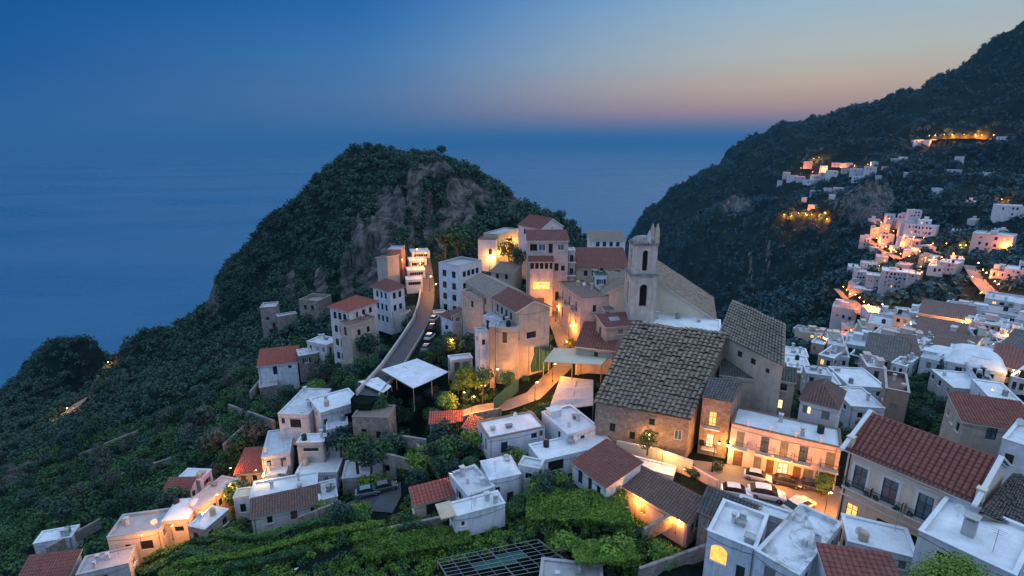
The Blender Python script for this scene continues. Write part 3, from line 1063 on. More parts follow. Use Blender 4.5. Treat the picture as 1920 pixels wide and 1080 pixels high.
def house_w(label, A, ex, ey, Wd, D, zt, h, roof='flat', wall=None, tile=None, wins=None, name='house', cat='house', rise=1.5, over=.25,
            amp=.06, sp=.36, par=.3, group=None, deck=None, cap=None, rough=.01, trim=True):
    wall = wall or W_WHITE
    wins = dict(wins or {})
    near = A.y < 126
    ra = random.Random(int(abs(A.x * 37 + A.y * 91)))
    plain_ok = near and name not in ('niche_terrace', 'retaining_wall', 'stone_pier', 'ruined_wall', 'metal_roofed_shed', 'white_garage') and 'church' not in name
    if plain_ok:
        for kf, Lf in (('f', Wd), ('l', D), ('r', D)):
            if not wins.get(kf) and Lf > 1.8 and h > 2.6:
                sh = ra.choice(('greenshut', 'brownshut', 'greyshut', 'sill', 'sill'))
                cnt = 1 if Lf < 4 else ra.choice((1, 2, 2, 3) if Lf > 6 else (1, 2))
                lst = []
                for ci in range(cnt):
                    kd = ra.choice(('dark', 'pale', 'dark', 'shut', 'gdoor'))
                    ww, wh = (ra.uniform(.75, .9), 1.95) if kd == 'gdoor' else (ra.uniform(.55, .95), ra.uniform(.8, 1.25))
                    ex_ = ('sill', sh) if kd in ('dark', 'pale') and Lf / cnt > 2.4 else ('sill',)
                    lst.append(((ci + .5 + ra.uniform(-.15, .15)) / cnt, ra.uniform(.6, .9), ww, min(wh, h - 1.2), kd) + ex_)
                wins[kf] = lst
        for kf in list(wins):
            wins[kf] = [q if len(q) > 5 or q[4] not in ('dark', 'pale') else tuple(q) + (('sill',) if ra.random() < .7 else ()) for q in wins[kf]]
    c4 = [A, A + ex * Wd, A + ex * Wd + ey * D, A + ey * D]
    zb = min([zt - h] + [hgt(q.x, q.y) - .6 for q in c4])
    org = Vector((A.x, A.y, zb))
    root = thing(name, label, cat, org, 0, group)
    FOOT.append([(p.x, p.y) for p in c4])
    mb = MB()
    keys = 'frbl'
    for i in range(4):
        p0, p1 = c4[i], c4[(i + 1) % 4]
        ops = openings(p0, p1, zb, zt, wins.get(keys[i], []), root, org)
        wall_face(mb, p0, p1, zb, zt, zt, ops)
    up = Vector((0, 0, 1))
    at = lambda s, t, z=0: A + ex * s + ey * t + up * z
    rb = MB()
    if roof == 'flat':
        ins = .26
        q = [(ins, ins), (Wd - ins, ins), (Wd - ins, D - ins), (ins, D - ins)]
        rb.poly([at(s, t, -par) for s, t in q])
        for i in range(4):
            (s0, t0), (s1, t1) = q[i], q[(i + 1) % 4]
            rb.poly((at(s1, t1, -par), at(s0, t0, -par), at(s0, t0, 0.0), at(s1, t1, 0.0)))
        ro = rb.build('roof', deck or R_WHITE, root, org)
        cb = MB()
        o = .07
        cw = ins + o + .03
        cb.box(at(Wd / 2, cw / 2 - o, .003), ex * (Wd + 2 * o), ey * cw, up * .09)
        cb.box(at(Wd / 2, D - cw / 2 + o, .003), ex * (Wd + 2 * o), ey * cw, up * .09)
        cb.box(at(cw / 2 - o, D / 2, .003), ex * cw, ey * (D + 2 * o - 2 * cw), up * .09)
        cb.box(at(Wd - cw / 2 + o, D / 2, .003), ex * cw, ey * (D + 2 * o - 2 * cw), up * .09)
        cb.build('parapet', cap or deck or R_WHITE, ro, org)
    else:
        kw = dict(sp=sp, row=.46, amp=amp, rough=rough)
        o = over
        if roof == 'gx':       # ridge along the near face
            k = rise / (D / 2)
            sl = Vector((0, 0, 0)) + ey * (D / 2 + o) + up * (rise + o * k)
            tile_plane(rb, at(-o, -o, -o * k), at(Wd + o, -o, -o * k), sl, **kw)
            sl2 = -ey * (D / 2 + o) + up * (rise + o * k)
            tile_plane(rb, at(Wd + o, D + o, -o * k), at(-o, D + o, -o * k), sl2, **kw)
            for s in (0, Wd):
                pp = (at(s, 0), at(s, D), at(s, D / 2, rise - .02))
                mb.poly(pp if s else (pp[1], pp[0], pp[2]))
            rb.tube(at(-o, D / 2, rise + .05), at(Wd + o, D / 2, rise + .05), .13, n=8)
        elif roof == 'gy':     # gable end in the near face
            k = rise / (Wd / 2)
            tile_plane(rb, at(-o, D + o, -o * k), at(-o, -o, -o * k), ex * (Wd / 2 + o) + up * (rise + o * k), **kw)
            tile_plane(rb, at(Wd + o, -o, -o * k), at(Wd + o, D + o, -o * k), -ex * (Wd / 2 + o) + up * (rise + o * k), **kw)
            mb.poly((at(0, 0), at(Wd, 0), at(Wd / 2, 0, rise - .02)))
            mb.poly((at(Wd, D), at(0, D), at(Wd / 2, D, rise - .02)))
            rb.tube(at(Wd / 2, -o, rise + .05), at(Wd / 2, D + o, rise + .05), .13, n=8)
        elif roof == 'hip':
            hw, hd = Wd / 2 + o, D / 2 + o
            r = min(hw, hd)
            zo = -o * rise / r * .6
            rr_ = rise - zo
            e = [at(-o, -o, zo), at(Wd + o, -o, zo), at(Wd + o, D + o, zo), at(-o, D + o, zo)]
            tile_plane(rb, e[0], e[1], ey * (hd if hd <= hw else r) + up * rr_, r, r, **kw) if hd <= hw else tile_plane(rb, e[0], e[1], ey * r + up * rr_, hw, hw, **kw)
            if hd <= hw:
                tile_plane(rb, e[2], e[3], -ey * hd + up * rr_, r, r, **kw)
                tile_plane(rb, e[1], e[2], -ex * r + up * rr_, hd, hd, **kw)
                tile_plane(rb, e[3], e[0], ex * r + up * rr_, hd, hd, **kw)
                R0, R1 = at(-o + r, D / 2, rise), at(Wd + o - r, D / 2, rise)
            else:
                tile_plane(rb, e[2], e[3], -ey * r + up * rr_, hw, hw, **kw)
                tile_plane(rb, e[1], e[2], -ex * hw + up * rr_, r, r, **kw)
                tile_plane(rb, e[3], e[0], ex * hw + up * rr_, r, r, **kw)
                R0, R1 = at(Wd / 2, -o + r, rise), at(Wd / 2, D + o - r, rise)
            if (R1 - R0).length > .1:
                rb.tube(R0, R1, .12, n=6)
            for i, p in enumerate(e):
                rb.tube(p + up * .04, min((R0, R1), key=lambda q: (q - p).length) + up * .04, .10, n=6)
        else:                  # one slope: sf falls to the front, sb to the back, sl, sr to the sides
            if roof == 'sf':
                tile_plane(rb, at(-o, -o, -o * rise / D), at(Wd + o, -o, -o * rise / D), ey * (D + 2 * o) + up * (rise + 2 * o * rise / D), **kw)
                hts = (0, 0, rise, rise)
            elif roof == 'sb':
                tile_plane(rb, at(Wd + o, D + o, -o * rise / D), at(-o, D + o, -o * rise / D), -ey * (D + 2 * o) + up * (rise + 2 * o * rise / D), **kw)
                hts = (rise, rise, 0, 0)
            elif roof == 'sl':
                tile_plane(rb, at(-o, D + o, -o * rise / Wd), at(-o, -o, -o * rise / Wd), ex * (Wd + 2 * o) + up * (rise + 2 * o * rise / Wd), **kw)
                hts = (0, rise, rise, 0)
            else:
                tile_plane(rb, at(Wd + o, -o, -o * rise / Wd), at(Wd + o, D + o, -o * rise / Wd), -ex * (Wd + 2 * o) + up * (rise + 2 * o * rise / Wd), **kw)
                hts = (rise, 0, 0, rise)
            for i in range(4):
                j = (i + 1) % 4
                za, zc = hts[i], hts[j]
                if za or zc:
                    pp = [c4[i], c4[j]] + ([c4[j] + up * (zc - .03)] if zc else []) + ([c4[i] + up * (za - .03)] if za else [])
                    mb.poly(pp)
        rb.build('roof', [tile or T_RED, TRIM if trim else wall], root, org)
    mb.build('wall', wall, root, org)
    root['at'] = (A.x, A.y, zt, Wd, D)
    H_INFO[root.name] = dict(root=root, A=A, ex=ex, ey=ey, W=Wd, D=D, zt=zt, org=org, h=h)
    if plain_ok and h > 3:
        # rainwater pipe and a sagging cable on the front wall
        pb = MB()
        s_ = Wd * ra.choice((.04, .96))
        q0 = A + ex * s_ - ey * .07 - org
        pb.tube(q0 + up * -.15, q0 + up * -(h - .3), .045, n=6)
        pb.build('downpipe', ra.choice((METAL, TRIM, W_BROWN)), root)
        if Wd > 3.5:
            cb_ = MB()
            z0_ = -ra.uniform(.35, .6)
            pr = None
            for i_ in range(9):
                t_ = i_ / 8
                q1 = A + ex * (Wd * t_) - ey * .05 + up * (z0_ - .35 * math.sin(math.pi * t_) * ra.uniform(.6, 1)) - org
                if pr is not None:
                    cb_.tube(pr, q1, .02, n=4, cap=False)
                pr = q1
            cb_.build('wall_cable', IRON, root)
        if roof == 'flat' and Wd > 2.5 and D > 2.5:
            for _ in range(ra.randrange(2, 5)):
                k_, s1, t1 = ra.random(), ra.uniform(.12, .88), ra.uniform(.15, .88)
                if k_ < .28:
                    chimney(root, s1, t1, -par, ra.uniform(.3, .5), ra.uniform(.6, 1.1), cap=ra.random() < .6)
                elif k_ < .5:
                    vb = MB()
                    q2 = wpos(root, s1, t1, -par) - org
                    vb.tube(q2, q2 + up * 2.2, .022, n=5)
                    for zz_ in (2.15, 1.95, 1.75):
                        vb.tube(q2 + up * zz_ - ex * (.55 - (2.15 - zz_) * .6), q2 + up * zz_ + ex * (.55 - (2.15 - zz_) * .6), .014, n=4)
                    vb.build('aerial', METAL, roof_of(root))
                elif k_ < .65:
                    vb = MB()
                    q2 = wpos(root, s1, t1, -par) - org
                    vb.tube(q2, q2 + up * .7, .03, n=6)
                    n_ = (ex * .5 - ey + up * .5).normalized()
                    a_ = n_.orthogonal().normalized(); b_ = n_.cross(a_)
                    for i_ in range(12):
                        t0, t2 = 2 * math.pi * i_ / 12, 2 * math.pi * (i_ + 1) / 12
                        cc = q2 + up * .8
                        vb.poly((cc - n_ * .1, cc + (a_ * math.cos(t0) + b_ * math.sin(t0)) * .42, cc + (a_ * math.cos(t2) + b_ * math.sin(t2)) * .42))
                    vb.build('satellite_dish', TRIM, roof_of(root))
                elif k_ < .8:
                    roofbox(root, s1, t1, ra.uniform(.5, 1.0), ra.uniform(.4, .8), ra.uniform(.35, .6), -par, METAL if ra.random() < .5 else W_GREY, 'vent_box')
                else:
                    vb = MB()
                    q2 = wpos(root, s1, t1, -par) - org
                    vb.lathe(q2, [(0, 0), (.42, 0), (.42, .9), (.3, 1.05), (0, 1.1)], 12)
                    vb.build('water_tank', ra.choice((METAL, IRON, W_SAND)), roof_of(root), smooth_=False)
    return root
H_INFO = {}
def roof_of(root):
    return [c for c in root.children if c.name.startswith('roof')][0]
def wpos(root, s, t, z):
    i = H_INFO[root.name]
    return i['A'] + i['ex'] * s * i['W'] + i['ey'] * t * i['D'] + Vector((0, 0, z))
def chimney(root, s, t, z=-.3, w=.6, h=1.4, mat=None, name='chimney', cap=True):
    i = H_INFO[root.name]
    b = MB()
    p = wpos(root, s, t, z) - i['org']
    b.box(p, i['ex'] * w, i['ey'] * w, (0, 0, h))
    if cap:
        b.box(p + Vector((0, 0, h + .25)), i['ex'] * (w + .2), i['ey'] * (w + .2), (0, 0, .1))
        for sx in (-1, 1):
            for sy in (-1, 1):
                b.box(p + i['ex'] * sx * w * .38 + i['ey'] * sy * w * .38 + Vector((0, 0, h + .001)), i['ex'] * .12, i['ey'] * .12, (0, 0, .248))
    b.build(name, mat or W_WHITE2, roof_of(root))
def roofbox(root, s, t, w, d, h, z=-.3, mat=None, name='stair_hut'):
    i = H_INFO[root.name]
    b = MB()
    p = wpos(root, s, t, z) - i['org']
    b.box(p, i['ex'] * w, i['ey'] * d, (0, 0, h))
    b.box(p + Vector((0, 0, h + .002)), i['ex'] * (w + .2), i['ey'] * (d + .2), (0, 0, .12))
    b.build(name, mat or W_WHITE, roof_of(root))

def free(label, p4, zb, wall, tile, wins=None, name='house', cat='house', amp=.06, sp=.36, row=.46, rough=.01, over=.3, thick=.16, group=None, trim=None):
    """building whose one roof plane passes through four measured 3-D corners: near left, near right, far right, far left"""
    p4 = [Vector(p) for p in p4]
    org = Vector((p4[0].x, p4[0].y, zb))
    root = thing(name, label, cat, org, 0, group)
    FOOT.append([(p.x, p.y) for p in p4])
    mb = MB()
    for i, k in enumerate('frbl'):
        p0, p1 = p4[i], p4[(i + 1) % 4]
        ops = openings(p0, p1, zb, min(p0.z, p1.z), (wins or {}).get(k, []), root, org)
        wall_face(mb, p0, p1, zb, p0.z - .1, p1.z - .1, ops)
    mb.build('wall', wall, root, org)
    rb = MB()
    quad_tiles(rb, p4, sp, row, amp, rough, over, thick)
    rb.build('roof', [tile, trim or wall, TMOUTH_SHADE], root, org)
    H_INFO[root.name] = dict(root=root, A=p4[0], ex=(p4[1] - p4[0]).normalized(), ey=Vector((0, 1, 0)), W=1, D=1, zt=p4[0].z, org=org, h=0)
    return root

def quad_tiles(rb, p4, sp, row, amp, rough=.01, over=.3, thick=.16):
    lf = .05 + amp * .45 if amp > .12 else .05
    a, b, c, d = [Vector(p) for p in p4]
    ux = (b - a).normalized() * over
    uy = (d - a).normalized() * over
    a, b, c, d = a - ux - uy, b + ux - uy, c + ux + uy, d - ux + uy
    L, T = (b - a).length, (d - a).length
    ns, nr = max(3, round(L / sp)), max(2, round(T / row))
    n = (b - a).cross(d - a).normalized()
    rg = np.random.default_rng(int(abs(a.x * 100)) + 3)
    sag = fbm
    s = np.linspace(0, 1, ns * 4 + 1)
    prof = np.array([[0, .72, 1, .72][i % 4] for i in range(ns * 4 + 1)]) * amp
    ts, li = [], []
    for k in range(nr):
        ts += [k / nr, (k + 1) / nr]
        li += [lf, 0]
    ts = np.array(ts)
    A_, B_, C_, D_, N_ = (np.array(tuple(q)) for q in (a, b, c, d, n))
    S, Tt = np.meshgrid(s, ts)
    V = ((A_[None, None] * (1 - S[..., None]) + B_[None, None] * S[..., None]) * (1 - Tt[..., None]) + (D_[None, None] * (1 - S[..., None]) + C_[None, None] * S[..., None]) * Tt[..., None])
    jit = rg.normal(0, rough, (nr, ns))
    J = np.repeat(np.repeat(jit, 2, 0), 4, 1)
    J = np.concatenate([J, J[:, -1:]], 1)
    hh = prof[None, :] + np.array(li)[:, None] + .02 + J * (prof[None, :] > 0)
    wav = fbm(S * 5 + a.x, Tt * 5, 3, 4) * rough * 5
    V = V + (hh + wav)[..., None] * N_
    U = np.stack([np.broadcast_to(np.arange(len(s)) / 4, S.shape), np.broadcast_to((np.arange(len(ts)) // 2 + .02 + .96 * (np.arange(len(ts)) % 2))[:, None], S.shape)], -1).reshape(-1, 2)
    I = np.arange(S.size).reshape(S.shape)
    Q = np.stack([I[:-1, :-1], I[:-1, 1:], I[1:, 1:], I[1:, :-1]], -1).reshape(-1, 4)
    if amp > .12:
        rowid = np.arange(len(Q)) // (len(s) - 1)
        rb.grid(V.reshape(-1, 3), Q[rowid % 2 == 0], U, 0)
        rb.grid(V.reshape(-1, 3), Q[rowid % 2 == 1], U, 2)      # solid risers painted dark for the shade in the tile mouths
    else:
        rb.grid(V.reshape(-1, 3), Q, U, 0)
    lo = [p - n * thick for p in (a, b, c, d)]
    up = [p + n * .01 for p in (a, b, c, d)]
    rb.poly(lo[::-1], 1)
    for i in range(4):
        j = (i + 1) % 4
        rb.poly((lo[i], lo[j], up[j], up[i]), 1)
# ================================================================== the square and the buildings round it
def V2(x, y):
    return Vector((x, y, 0))
# cream house with the red roof
wf = [(.135, 1.75, 1.25, 2.75, 'french', 'surround', 'planted'), (.39, 1.75, 1.35, 2.75, 'french', 'surround', 'planted'), (.665, 1.75, 1.3, 2.75, 'french', 'surround', 'planted'),
      (.12, 6.5, 1.15, 1.75, 'lit'), (.39, 6.6, 1.15, 1.7, 'dark'), (.67, 6.6, 1.15, 1.7, 'dark')]
palazzo = house('cream three storey house with a long red tiled roof and three planted balconies', (1593, 837), (1835, 937), (1912, 884), 51, 11.2, 'gx', W_CREAM, T_RED, {'f': wf, 'r': [(.5, 2.0, .8, .8, 'dark')]},
                'cream_house', rise=2.5, over=.12, amp=.15, sp=.52, rough=.014)
def palazzo_trim():
    i = H_INFO[palazzo.name]
    A, ex, ey, W, D, o = i['A'], i['ex'], i['ey'], i['W'], i['D'], i['org']
    up = Vector((0, 0, 1))
    b = MB()
    # eave cornice with its own little tiled skirt, string course and downpipe
    b.box(A + ex * W / 2 - ey * .22 - up * .55 - o, ex * (W + .5), ey * .44, up * .22)
    b.build('cornice', TRIM, palazzo)
    b = MB()
    b.box(A + ex * W / 2 - ey * .12 - up * 5.75 - o, ex * (W + .1), ey * .22, up * .16)
    b.build('string_course', TRIM, palazzo)
    t = MB()
    tile_plane(t, A - ex * .35 - ey * .60 - up * .32 - o, A + ex * (W + .35) - ey * .60 - up * .32 - o, ey * .58 + up * .22, sp=.36, row=.3, amp=.07)
    t.build('tile_skirt', [T_RUST, TRIM], palazzo)
    for s in (.025, .985):
        d = MB()
        d.tube(A + ex * W * s - ey * .08 - up * .6 - o, A + ex * W * s - ey * .08 - up * 10.9 - o, .07, n=6)
        d.build('downpipe', IRON, palazzo)
    # raised gable copings and corner piers
    for s in (0, 1):
        k = MB()
        for t0, t1, z0, z1 in ((-.2, .5, 0, 2.62), (.5, 1.03, 2.62, -.1)):
            p, q = A + ex * (W * s + (-.1 if s == 0 else .1)) + ey * D * t0 + up * (z0 + .12) - o, A + ex * (W * s + (-.1 if s == 0 else .1)) + ey * D * t1 + up * (z1 + .12) - o
            dd = (q - p)
            nn = ex * .42
            k.poly((p - nn / 2, p + nn / 2, q + nn / 2, q - nn / 2)[::-1])
            k.poly((p - nn / 2 + up * .22, p + nn / 2 + up * .22, q + nn / 2 + up * .22, q - nn / 2 + up * .22))
            for sg in (-1, 1):
                e = [p + nn * sg / 2, q + nn * sg / 2, q + nn * sg / 2 + up * .22, p + nn * sg / 2 + up * .22]
                k.poly(e if sg > 0 else e[::-1])
            k.poly((p - nn / 2, p + nn / 2, p + nn / 2 + up * .22, p - nn / 2 + up * .22))
        k.build('gable_coping', TRIM, roof_of(palazzo), (0, 0, 0))
        c = MB()
        c.box(A + ex * (W * s + (-.02 if s == 0 else .02)) + ey * .15 - up * .1 - o, ex * .62, ey * .62, up * 1.15)
        c.box(A + ex * (W * s + (-.02 if s == 0 else .02)) + ey * .15 + up * 1.052 - o, ex * .75, ey * .75, up * .14)
        c.build('corner_pier', W_CREAM, palazzo)
palazzo_trim()

# pink terrace along the square
bal = 'balcony'
pw = [(.10, .85, .95, 2.2, 'shut', bal), (.335, .85, .95, 2.2, 'french', bal), (.515, .85, .95, 2.2, 'shut', bal), (.69, .85, .95, 2.2, 'french', bal), (.925, .85, 1.0, 2.2, 'shut', bal),
      (.10, 3.75, 1.15, 2.5, 'door'), (.29, 3.9, .9, 2.2, 'shut'), (.41, 3.9, .9, 2.2, 'door'), (.53, 3.9, 1.2, 2.2, 'plit'), (.66, 3.9, .9, 2.3, 'door'), (.76, 3.9, 1.1, 2.3, 'shut'), (.92, 3.8, 1.7, 2.4, 'open')]
pink = house('long pink two storey terrace with railed balconies and a white flat roof on the square', (1372, 794), (1578, 841), (1590, 808), 63.5, 6.4, 'flat', W_ROSE, None, {'f': pw}, 'pink_terrace', par=.12, deck=R_WHITE, cap=TRIMD)
for s in (.16, .37, .60, .82):
    i = H_INFO[pink.name]
    b = MB()
    b.box(wpos(pink, s, .0, .08) - i['org'] + i['ey'] * .18, i['ex'] * .26, i['ey'] * .26, (0, 0, .75))
    b.box(wpos(pink, s, .0, .832) - i['org'] + i['ey'] * .18, i['ex'] * .36, i['ey'] * .36, (0, 0, .08))
    b.build('parapet_post', W_WHITE, roof_of(pink))

# great church with its old roof
nA, nB, nC, nD = P(1117, 752, 68.6), P(1293, 785, 64.4), P(1362, 627, 77.5), P(1186, 605, 81.5)
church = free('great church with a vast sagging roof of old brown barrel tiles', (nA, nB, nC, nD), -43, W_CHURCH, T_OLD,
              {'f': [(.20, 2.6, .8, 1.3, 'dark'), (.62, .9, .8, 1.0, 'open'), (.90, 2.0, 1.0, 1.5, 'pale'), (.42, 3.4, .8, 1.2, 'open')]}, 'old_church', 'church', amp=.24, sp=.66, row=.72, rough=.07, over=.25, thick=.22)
annex = free('tall brown church annex with a grey lean-to roof and two balconies', (P(1318, 744, 66), P(1372, 754, 64.6), PZ(1394, 712, -32.2), PZ(1331, 709, -32.2)), -42.6, W_CHURCH, T_DARK,
             {'f': [(.42, 1.9, 1.0, 2.2, 'lfr', bal), (.40, 5.3, 1.0, 2.0, 'plit', bal), (.12, 6.4, .7, 1.0, 'open')]}, 'church_annex', 'annex', amp=.07, rough=.015, over=.12)
stoneroof = free('tall church hall with a steep grey lichen covered roof', (P(1349, 626, 79), PZ(1469, 684, -29.2), PZ(1470, 608, -25.4), P(1374, 564, 84.5)), -42.5, W_BEIGE, T_STONE,
                 {'f': [(.37, 1.1, .95, .95, 'open'), (.585, 1.2, .95, .9, 'open'), (.80, 1.6, .7, .7, 'open')]}, 'church_hall', 'church', amp=.17, sp=.6, row=.6, rough=.035, over=.2)
lean = house('dark tiled lean-to below the grey church hall roof', (1350, 702), (1432, 713), (1436, 690), 73, 6.5, 'sf', W_BEIGE, T_DARK, {'f': [(.85, .6, .7, .9, 'dark')]}, 'lean_to', 'annex', rise=.7, over=.15)
beige = house('beige two storey house with two lit windows above the pink terrace roof', (1427, 706), (1491, 717), (1507, 702), 71, 9.5, 'sf', W_BEIGE, T_DARK,
              {'f': [(.19, .35, .6, .95, 'dark'), (.66, .5, 1.2, 1.05, 'dark'), (.14, 2.7, 1.15, 2.1, 'plit'), (.60, 3.0, 1.3, 1.45, 'plit')], 'r': [(.4, 2.8, 1.0, 2.2, 'door')]}, 'beige_house', rise=.7, over=.2)
hiph = house('lilac house with a brown hipped roof and one half shuttered lit window', (1501, 748), (1571, 766), (1607, 739), 66, 8.5, 'hip', W_LILAC, T_BROWN,
             {'f': [(.16, .75, .55, 1.15, 'shut'), (.27, .75, .5, 1.15, 'plit'), (.72, .8, .95, 1.25, 'shut')], 'r': [(.35, .7, .6, 1.4, 'dark')]}, 'lilac_house', rise=2.0, over=.2)
box = house('brown block house with a raised parapet beside the walled garden', (1661, 728), (1706, 737), (1737, 708), 80, 9.5, 'flat', W_BROWN, None, {'f': [(.42, 2.4, .95, 1.0, 'shut')], 'r': [(.5, 2.2, .8, 1.5, 'dark')]},
            'brown_house', par=.7, deck=T_BROWN, cap=W_GREY)
redr = house('beige house under a long dark red roof with a tall green window', (1807, 790), (1950, 812), (1945, 776), 62, 9, 'sf', W_BEIGE, T_RED, {'f': [(.40, .25, 1.1, 1.7, 'french'), (.72, .25, .9, 1.3, 'dark')]}, 'red_roofed_house', rise=1.3, amp=.07)
house('low white annex with a flat roof in front of the dark red roof', (1880, 822), (1950, 845), (1965, 808), 55, 6, 'flat', W_WHITE, None, {'f': [(.3, 1.6, .8, 1.2, 'dark')]}, 'white_annex', 'annex')
free('ruined dark tiled roof behind the cream house gable', (P(1842, 962, 40.6), P(1950, 1003, 40), P(1950, 902, 47.5), P(1903, 890, 47.5)), -42, W_STONE, T_DARK, {}, 'ruined_shed', 'shed', amp=.08, rough=.05)

# nearest white roofs at the foot of the square
fa = house('near white house with a lit arched loggia and low parapets', (1327, 995), (1417, 1031), (1442, 967), 44, 7, 'flat', W_WHITE, None, {'f': [(.28, 1.1, 1.7, 2.1, 'glow', 'arched'), (.76, 2.4, .8, 1.7, 'gdoor')], 'r': []}, 'white_house', par=.4, deck=R_CLEAN)
fb = house('near white house with a wide rain streaked roof terrace', (1417, 1033), (1498, 1079), (1577, 980), 41, 7, 'flat', W_WHITE, None, {'f': [(.38, .9, 1.0, 1.3, 'shut')]}, 'white_house', par=.4, deck=R_PATCH)
fc = house('near white house with a square brick topped chimney on its flat roof', (1723, 995), (1905, 1080), (1856, 960), 39, 7, 'flat', W_WHITE2, None, {'f': [(.3, 1.0, .9, 1.2, 'dark')]}, 'white_house', par=.3, deck=R_CLEAN)
chimney(fc, .42, .42, -.3, .9, 1.5, W_GREY)
house('low roof of red metal sheets between two near white houses', (1560, 1096), (1700, 1118), (1712, 1062), 37, 5, 'sf', W_WHITE, T_RED, {}, 'metal_roofed_shed', 'shed', rise=.8, amp=.05, sp=.5)
fe = house('narrow white roof strip along the edge of the parking square', (1382, 945), (1537, 998), (1556, 984), 49.8, 4.5, 'flat', W_WHITE2, None, {}, 'white_outbuilding', 'outbuilding', par=.12, deck=R_WHITE)
ff = house('stone cottage with a dark barrel tiled gable roof below the square', (1312, 955), (1402, 994), (1448, 958), 49.6, 4.5, 'gx', W_STONE, T_DARK, {'l': [(.5, 1.4, .7, 1.1, 'open')]}, 'stone_cottage', rise=1.5, amp=.09, sp=.38, rough=.02)
roofbox(fa, .82, .2, .8, .7, .7, -.4, W_GREY, 'brick_stack')
house('plain white link wing between the near roofs and the cream house', (1590, 1015), (1722, 1048), (1735, 1000), 42.5, 6.5, 'flat', W_WHITE2, None, {}, 'white_wing', 'annex', par=.1, deck=R_CLEAN)
house('corner of a white roof at the lower edge of the gardens', (1010, 1096), (1130, 1110), (1096, 1055), 44, 3.5, 'flat', W_WHITE, None, {}, 'garden_shed', 'shed', par=.1, deck=R_STAIN)

# bell tower
def bell_tower():
    base = P(1198, 585, 94)
    o = Vector((base.x, base.y, -41))
    t = thing('bell_tower', 'pale church bell tower with tall arched openings and a broken pinnacle', 'bell tower', o)
    z1, z2 = slope(520) * 91 + 41, slope(463) * 91 + 41
    W1, W2 = 4.6, 4.0
    def stage(w, za, zb, ow, oh, oz, name):
        b = MB()
        c = [(-w / 2, -w / 2), (w / 2, -w / 2), (w / 2, w / 2), (-w / 2, w / 2)]
        for i in range(4):
            p0, p1 = c[i], c[(i + 1) % 4]
            wall_face(b, p0, p1, za, zb, zb, [(w / 2 - ow / 2, w / 2 + ow / 2, oz, oz + oh)] , .5)
            # rounded heads: fill the corners of the opening
            d = Vector((p1[0] - p0[0], p1[1] - p0[1], 0)).normalized()
            n = Vector((d.y, -d.x, 0))
            m0 = Vector((p0[0], p0[1], 0)) + d * w / 2 - n * .02
            r = ow / 2
            zc = oz + oh - r
            for sg in (-1, 1):
                arc = [m0 + d * sg * r * math.cos(a) + Vector((0, 0, zc + r * math.sin(a))) for a in np.linspace(0, math.pi / 2, 7)]
                corner = m0 + d * sg * r + Vector((0, 0, zc + r))
                for a, bq in zip(arc[:-1], arc[1:]):
                    b.poly((corner, a, bq) if sg > 0 else (corner, bq, a))
            # corner pilasters
            for sg in (-1, 1):
                q = Vector((p0[0], p0[1], 0)) + d * (w / 2 + sg * (w / 2 - .45)) + n * .06
                b.box(q + Vector((0, 0, za)), d * .75, n * .14, (0, 0, zb - za - .02))
        b.build(name, W_TOWER, t)
        k = MB()
        k.box((0, 0, oz), (w - 1.4, 0, 0), (0, w - 1.4, 0), (0, 0, oh))
        k.build('painted_recess_shade', VOID, t)  # black block painted as the shade inside the tower
    stage(W1, 0, z1, 1.35, 4.1, z1 - 5.6, 'lower_stage')
    stage(W2, z1 + .45, z2, .95, 3.7, z1 + .9, 'bell_stage')
    for z, w, nm in ((z1, W1 + .6, 'cornice'), (z2, W2 + .5, 'cornice')):
        b = MB()
        b.box((0, 0, z + .002), (w, 0, 0), (0, w, 0), (0, 0, .22))
        b.box((0, 0, z + .224), (w - .35, 0, 0), (0, w - .35, 0), (0, 0, .22))
        b.build(nm, W_STONE, t)
    b = MB()
    b.lathe((0, 0, z2 + .45), [(2.5, 0), (2.3, .35), (1.7, .75), (.9, 1.0), (.0, 1.1)], 8)
    b.build('cap', W_STONE, t, smooth_=False)
    for x, y, h, w, nm in ((1.9, -1.7, 3.3, .75, 'pinnacle'), (.45, -1.9, 2.2, .6, 'pinnacle'), (1.95, 1.8, 2.8, .7, 'pinnacle')):
        b = MB()
        b.prism([(x - w / 2, y - w / 2, z2 + .45), (x + w / 2, y - w / 2, z2 + .45), (x + w / 2, y + w / 2, z2 + .45), (x - w / 2, y + w / 2, z2 + .45)], h * .8, taper=.8)
        b.prism([(x - w * .3, y - w * .3, z2 + .45 + h * .8), (x + w * .3, y - w * .3, z2 + .45 + h * .8), (x + w * .2, y + w * .3, z2 + .45 + h * .8), (x - w * .3, y + w * .2, z2 + .45 + h * .8)], h * .25, taper=.3)
        b.build(nm, W_SAND if x > 1 else W_WHITE2, t)
bell_tower()
_ey = Vector((.31, .951, 0)).normalized()
_ex = Vector((_ey.y, -_ey.x, 0))
_pk = P(1212, 520, 97)
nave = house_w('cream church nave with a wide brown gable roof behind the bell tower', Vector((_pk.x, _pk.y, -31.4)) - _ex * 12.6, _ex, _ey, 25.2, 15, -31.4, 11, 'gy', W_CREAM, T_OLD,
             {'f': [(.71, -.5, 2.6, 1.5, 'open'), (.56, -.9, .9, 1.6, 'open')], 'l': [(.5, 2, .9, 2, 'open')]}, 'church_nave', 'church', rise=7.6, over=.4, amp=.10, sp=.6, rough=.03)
house('white flat roofed sacristy between the bell tower and the old church roof', (1206, 608), (1352, 624), (1332, 598), 90.2, 5, 'flat', W_WHITE, None, {}, 'white_sacristy', 'annex', par=.1, deck=R_CLEAN)
sk = house('rust red lean-to roof with a dark skylight at the foot of the bell tower', (1136, 613), (1206, 607), (1203, 592), 89, 4, 'sf', W_BEIGE, T_RUST, {}, 'lean_to', 'annex', rise=.9)
b = MB()
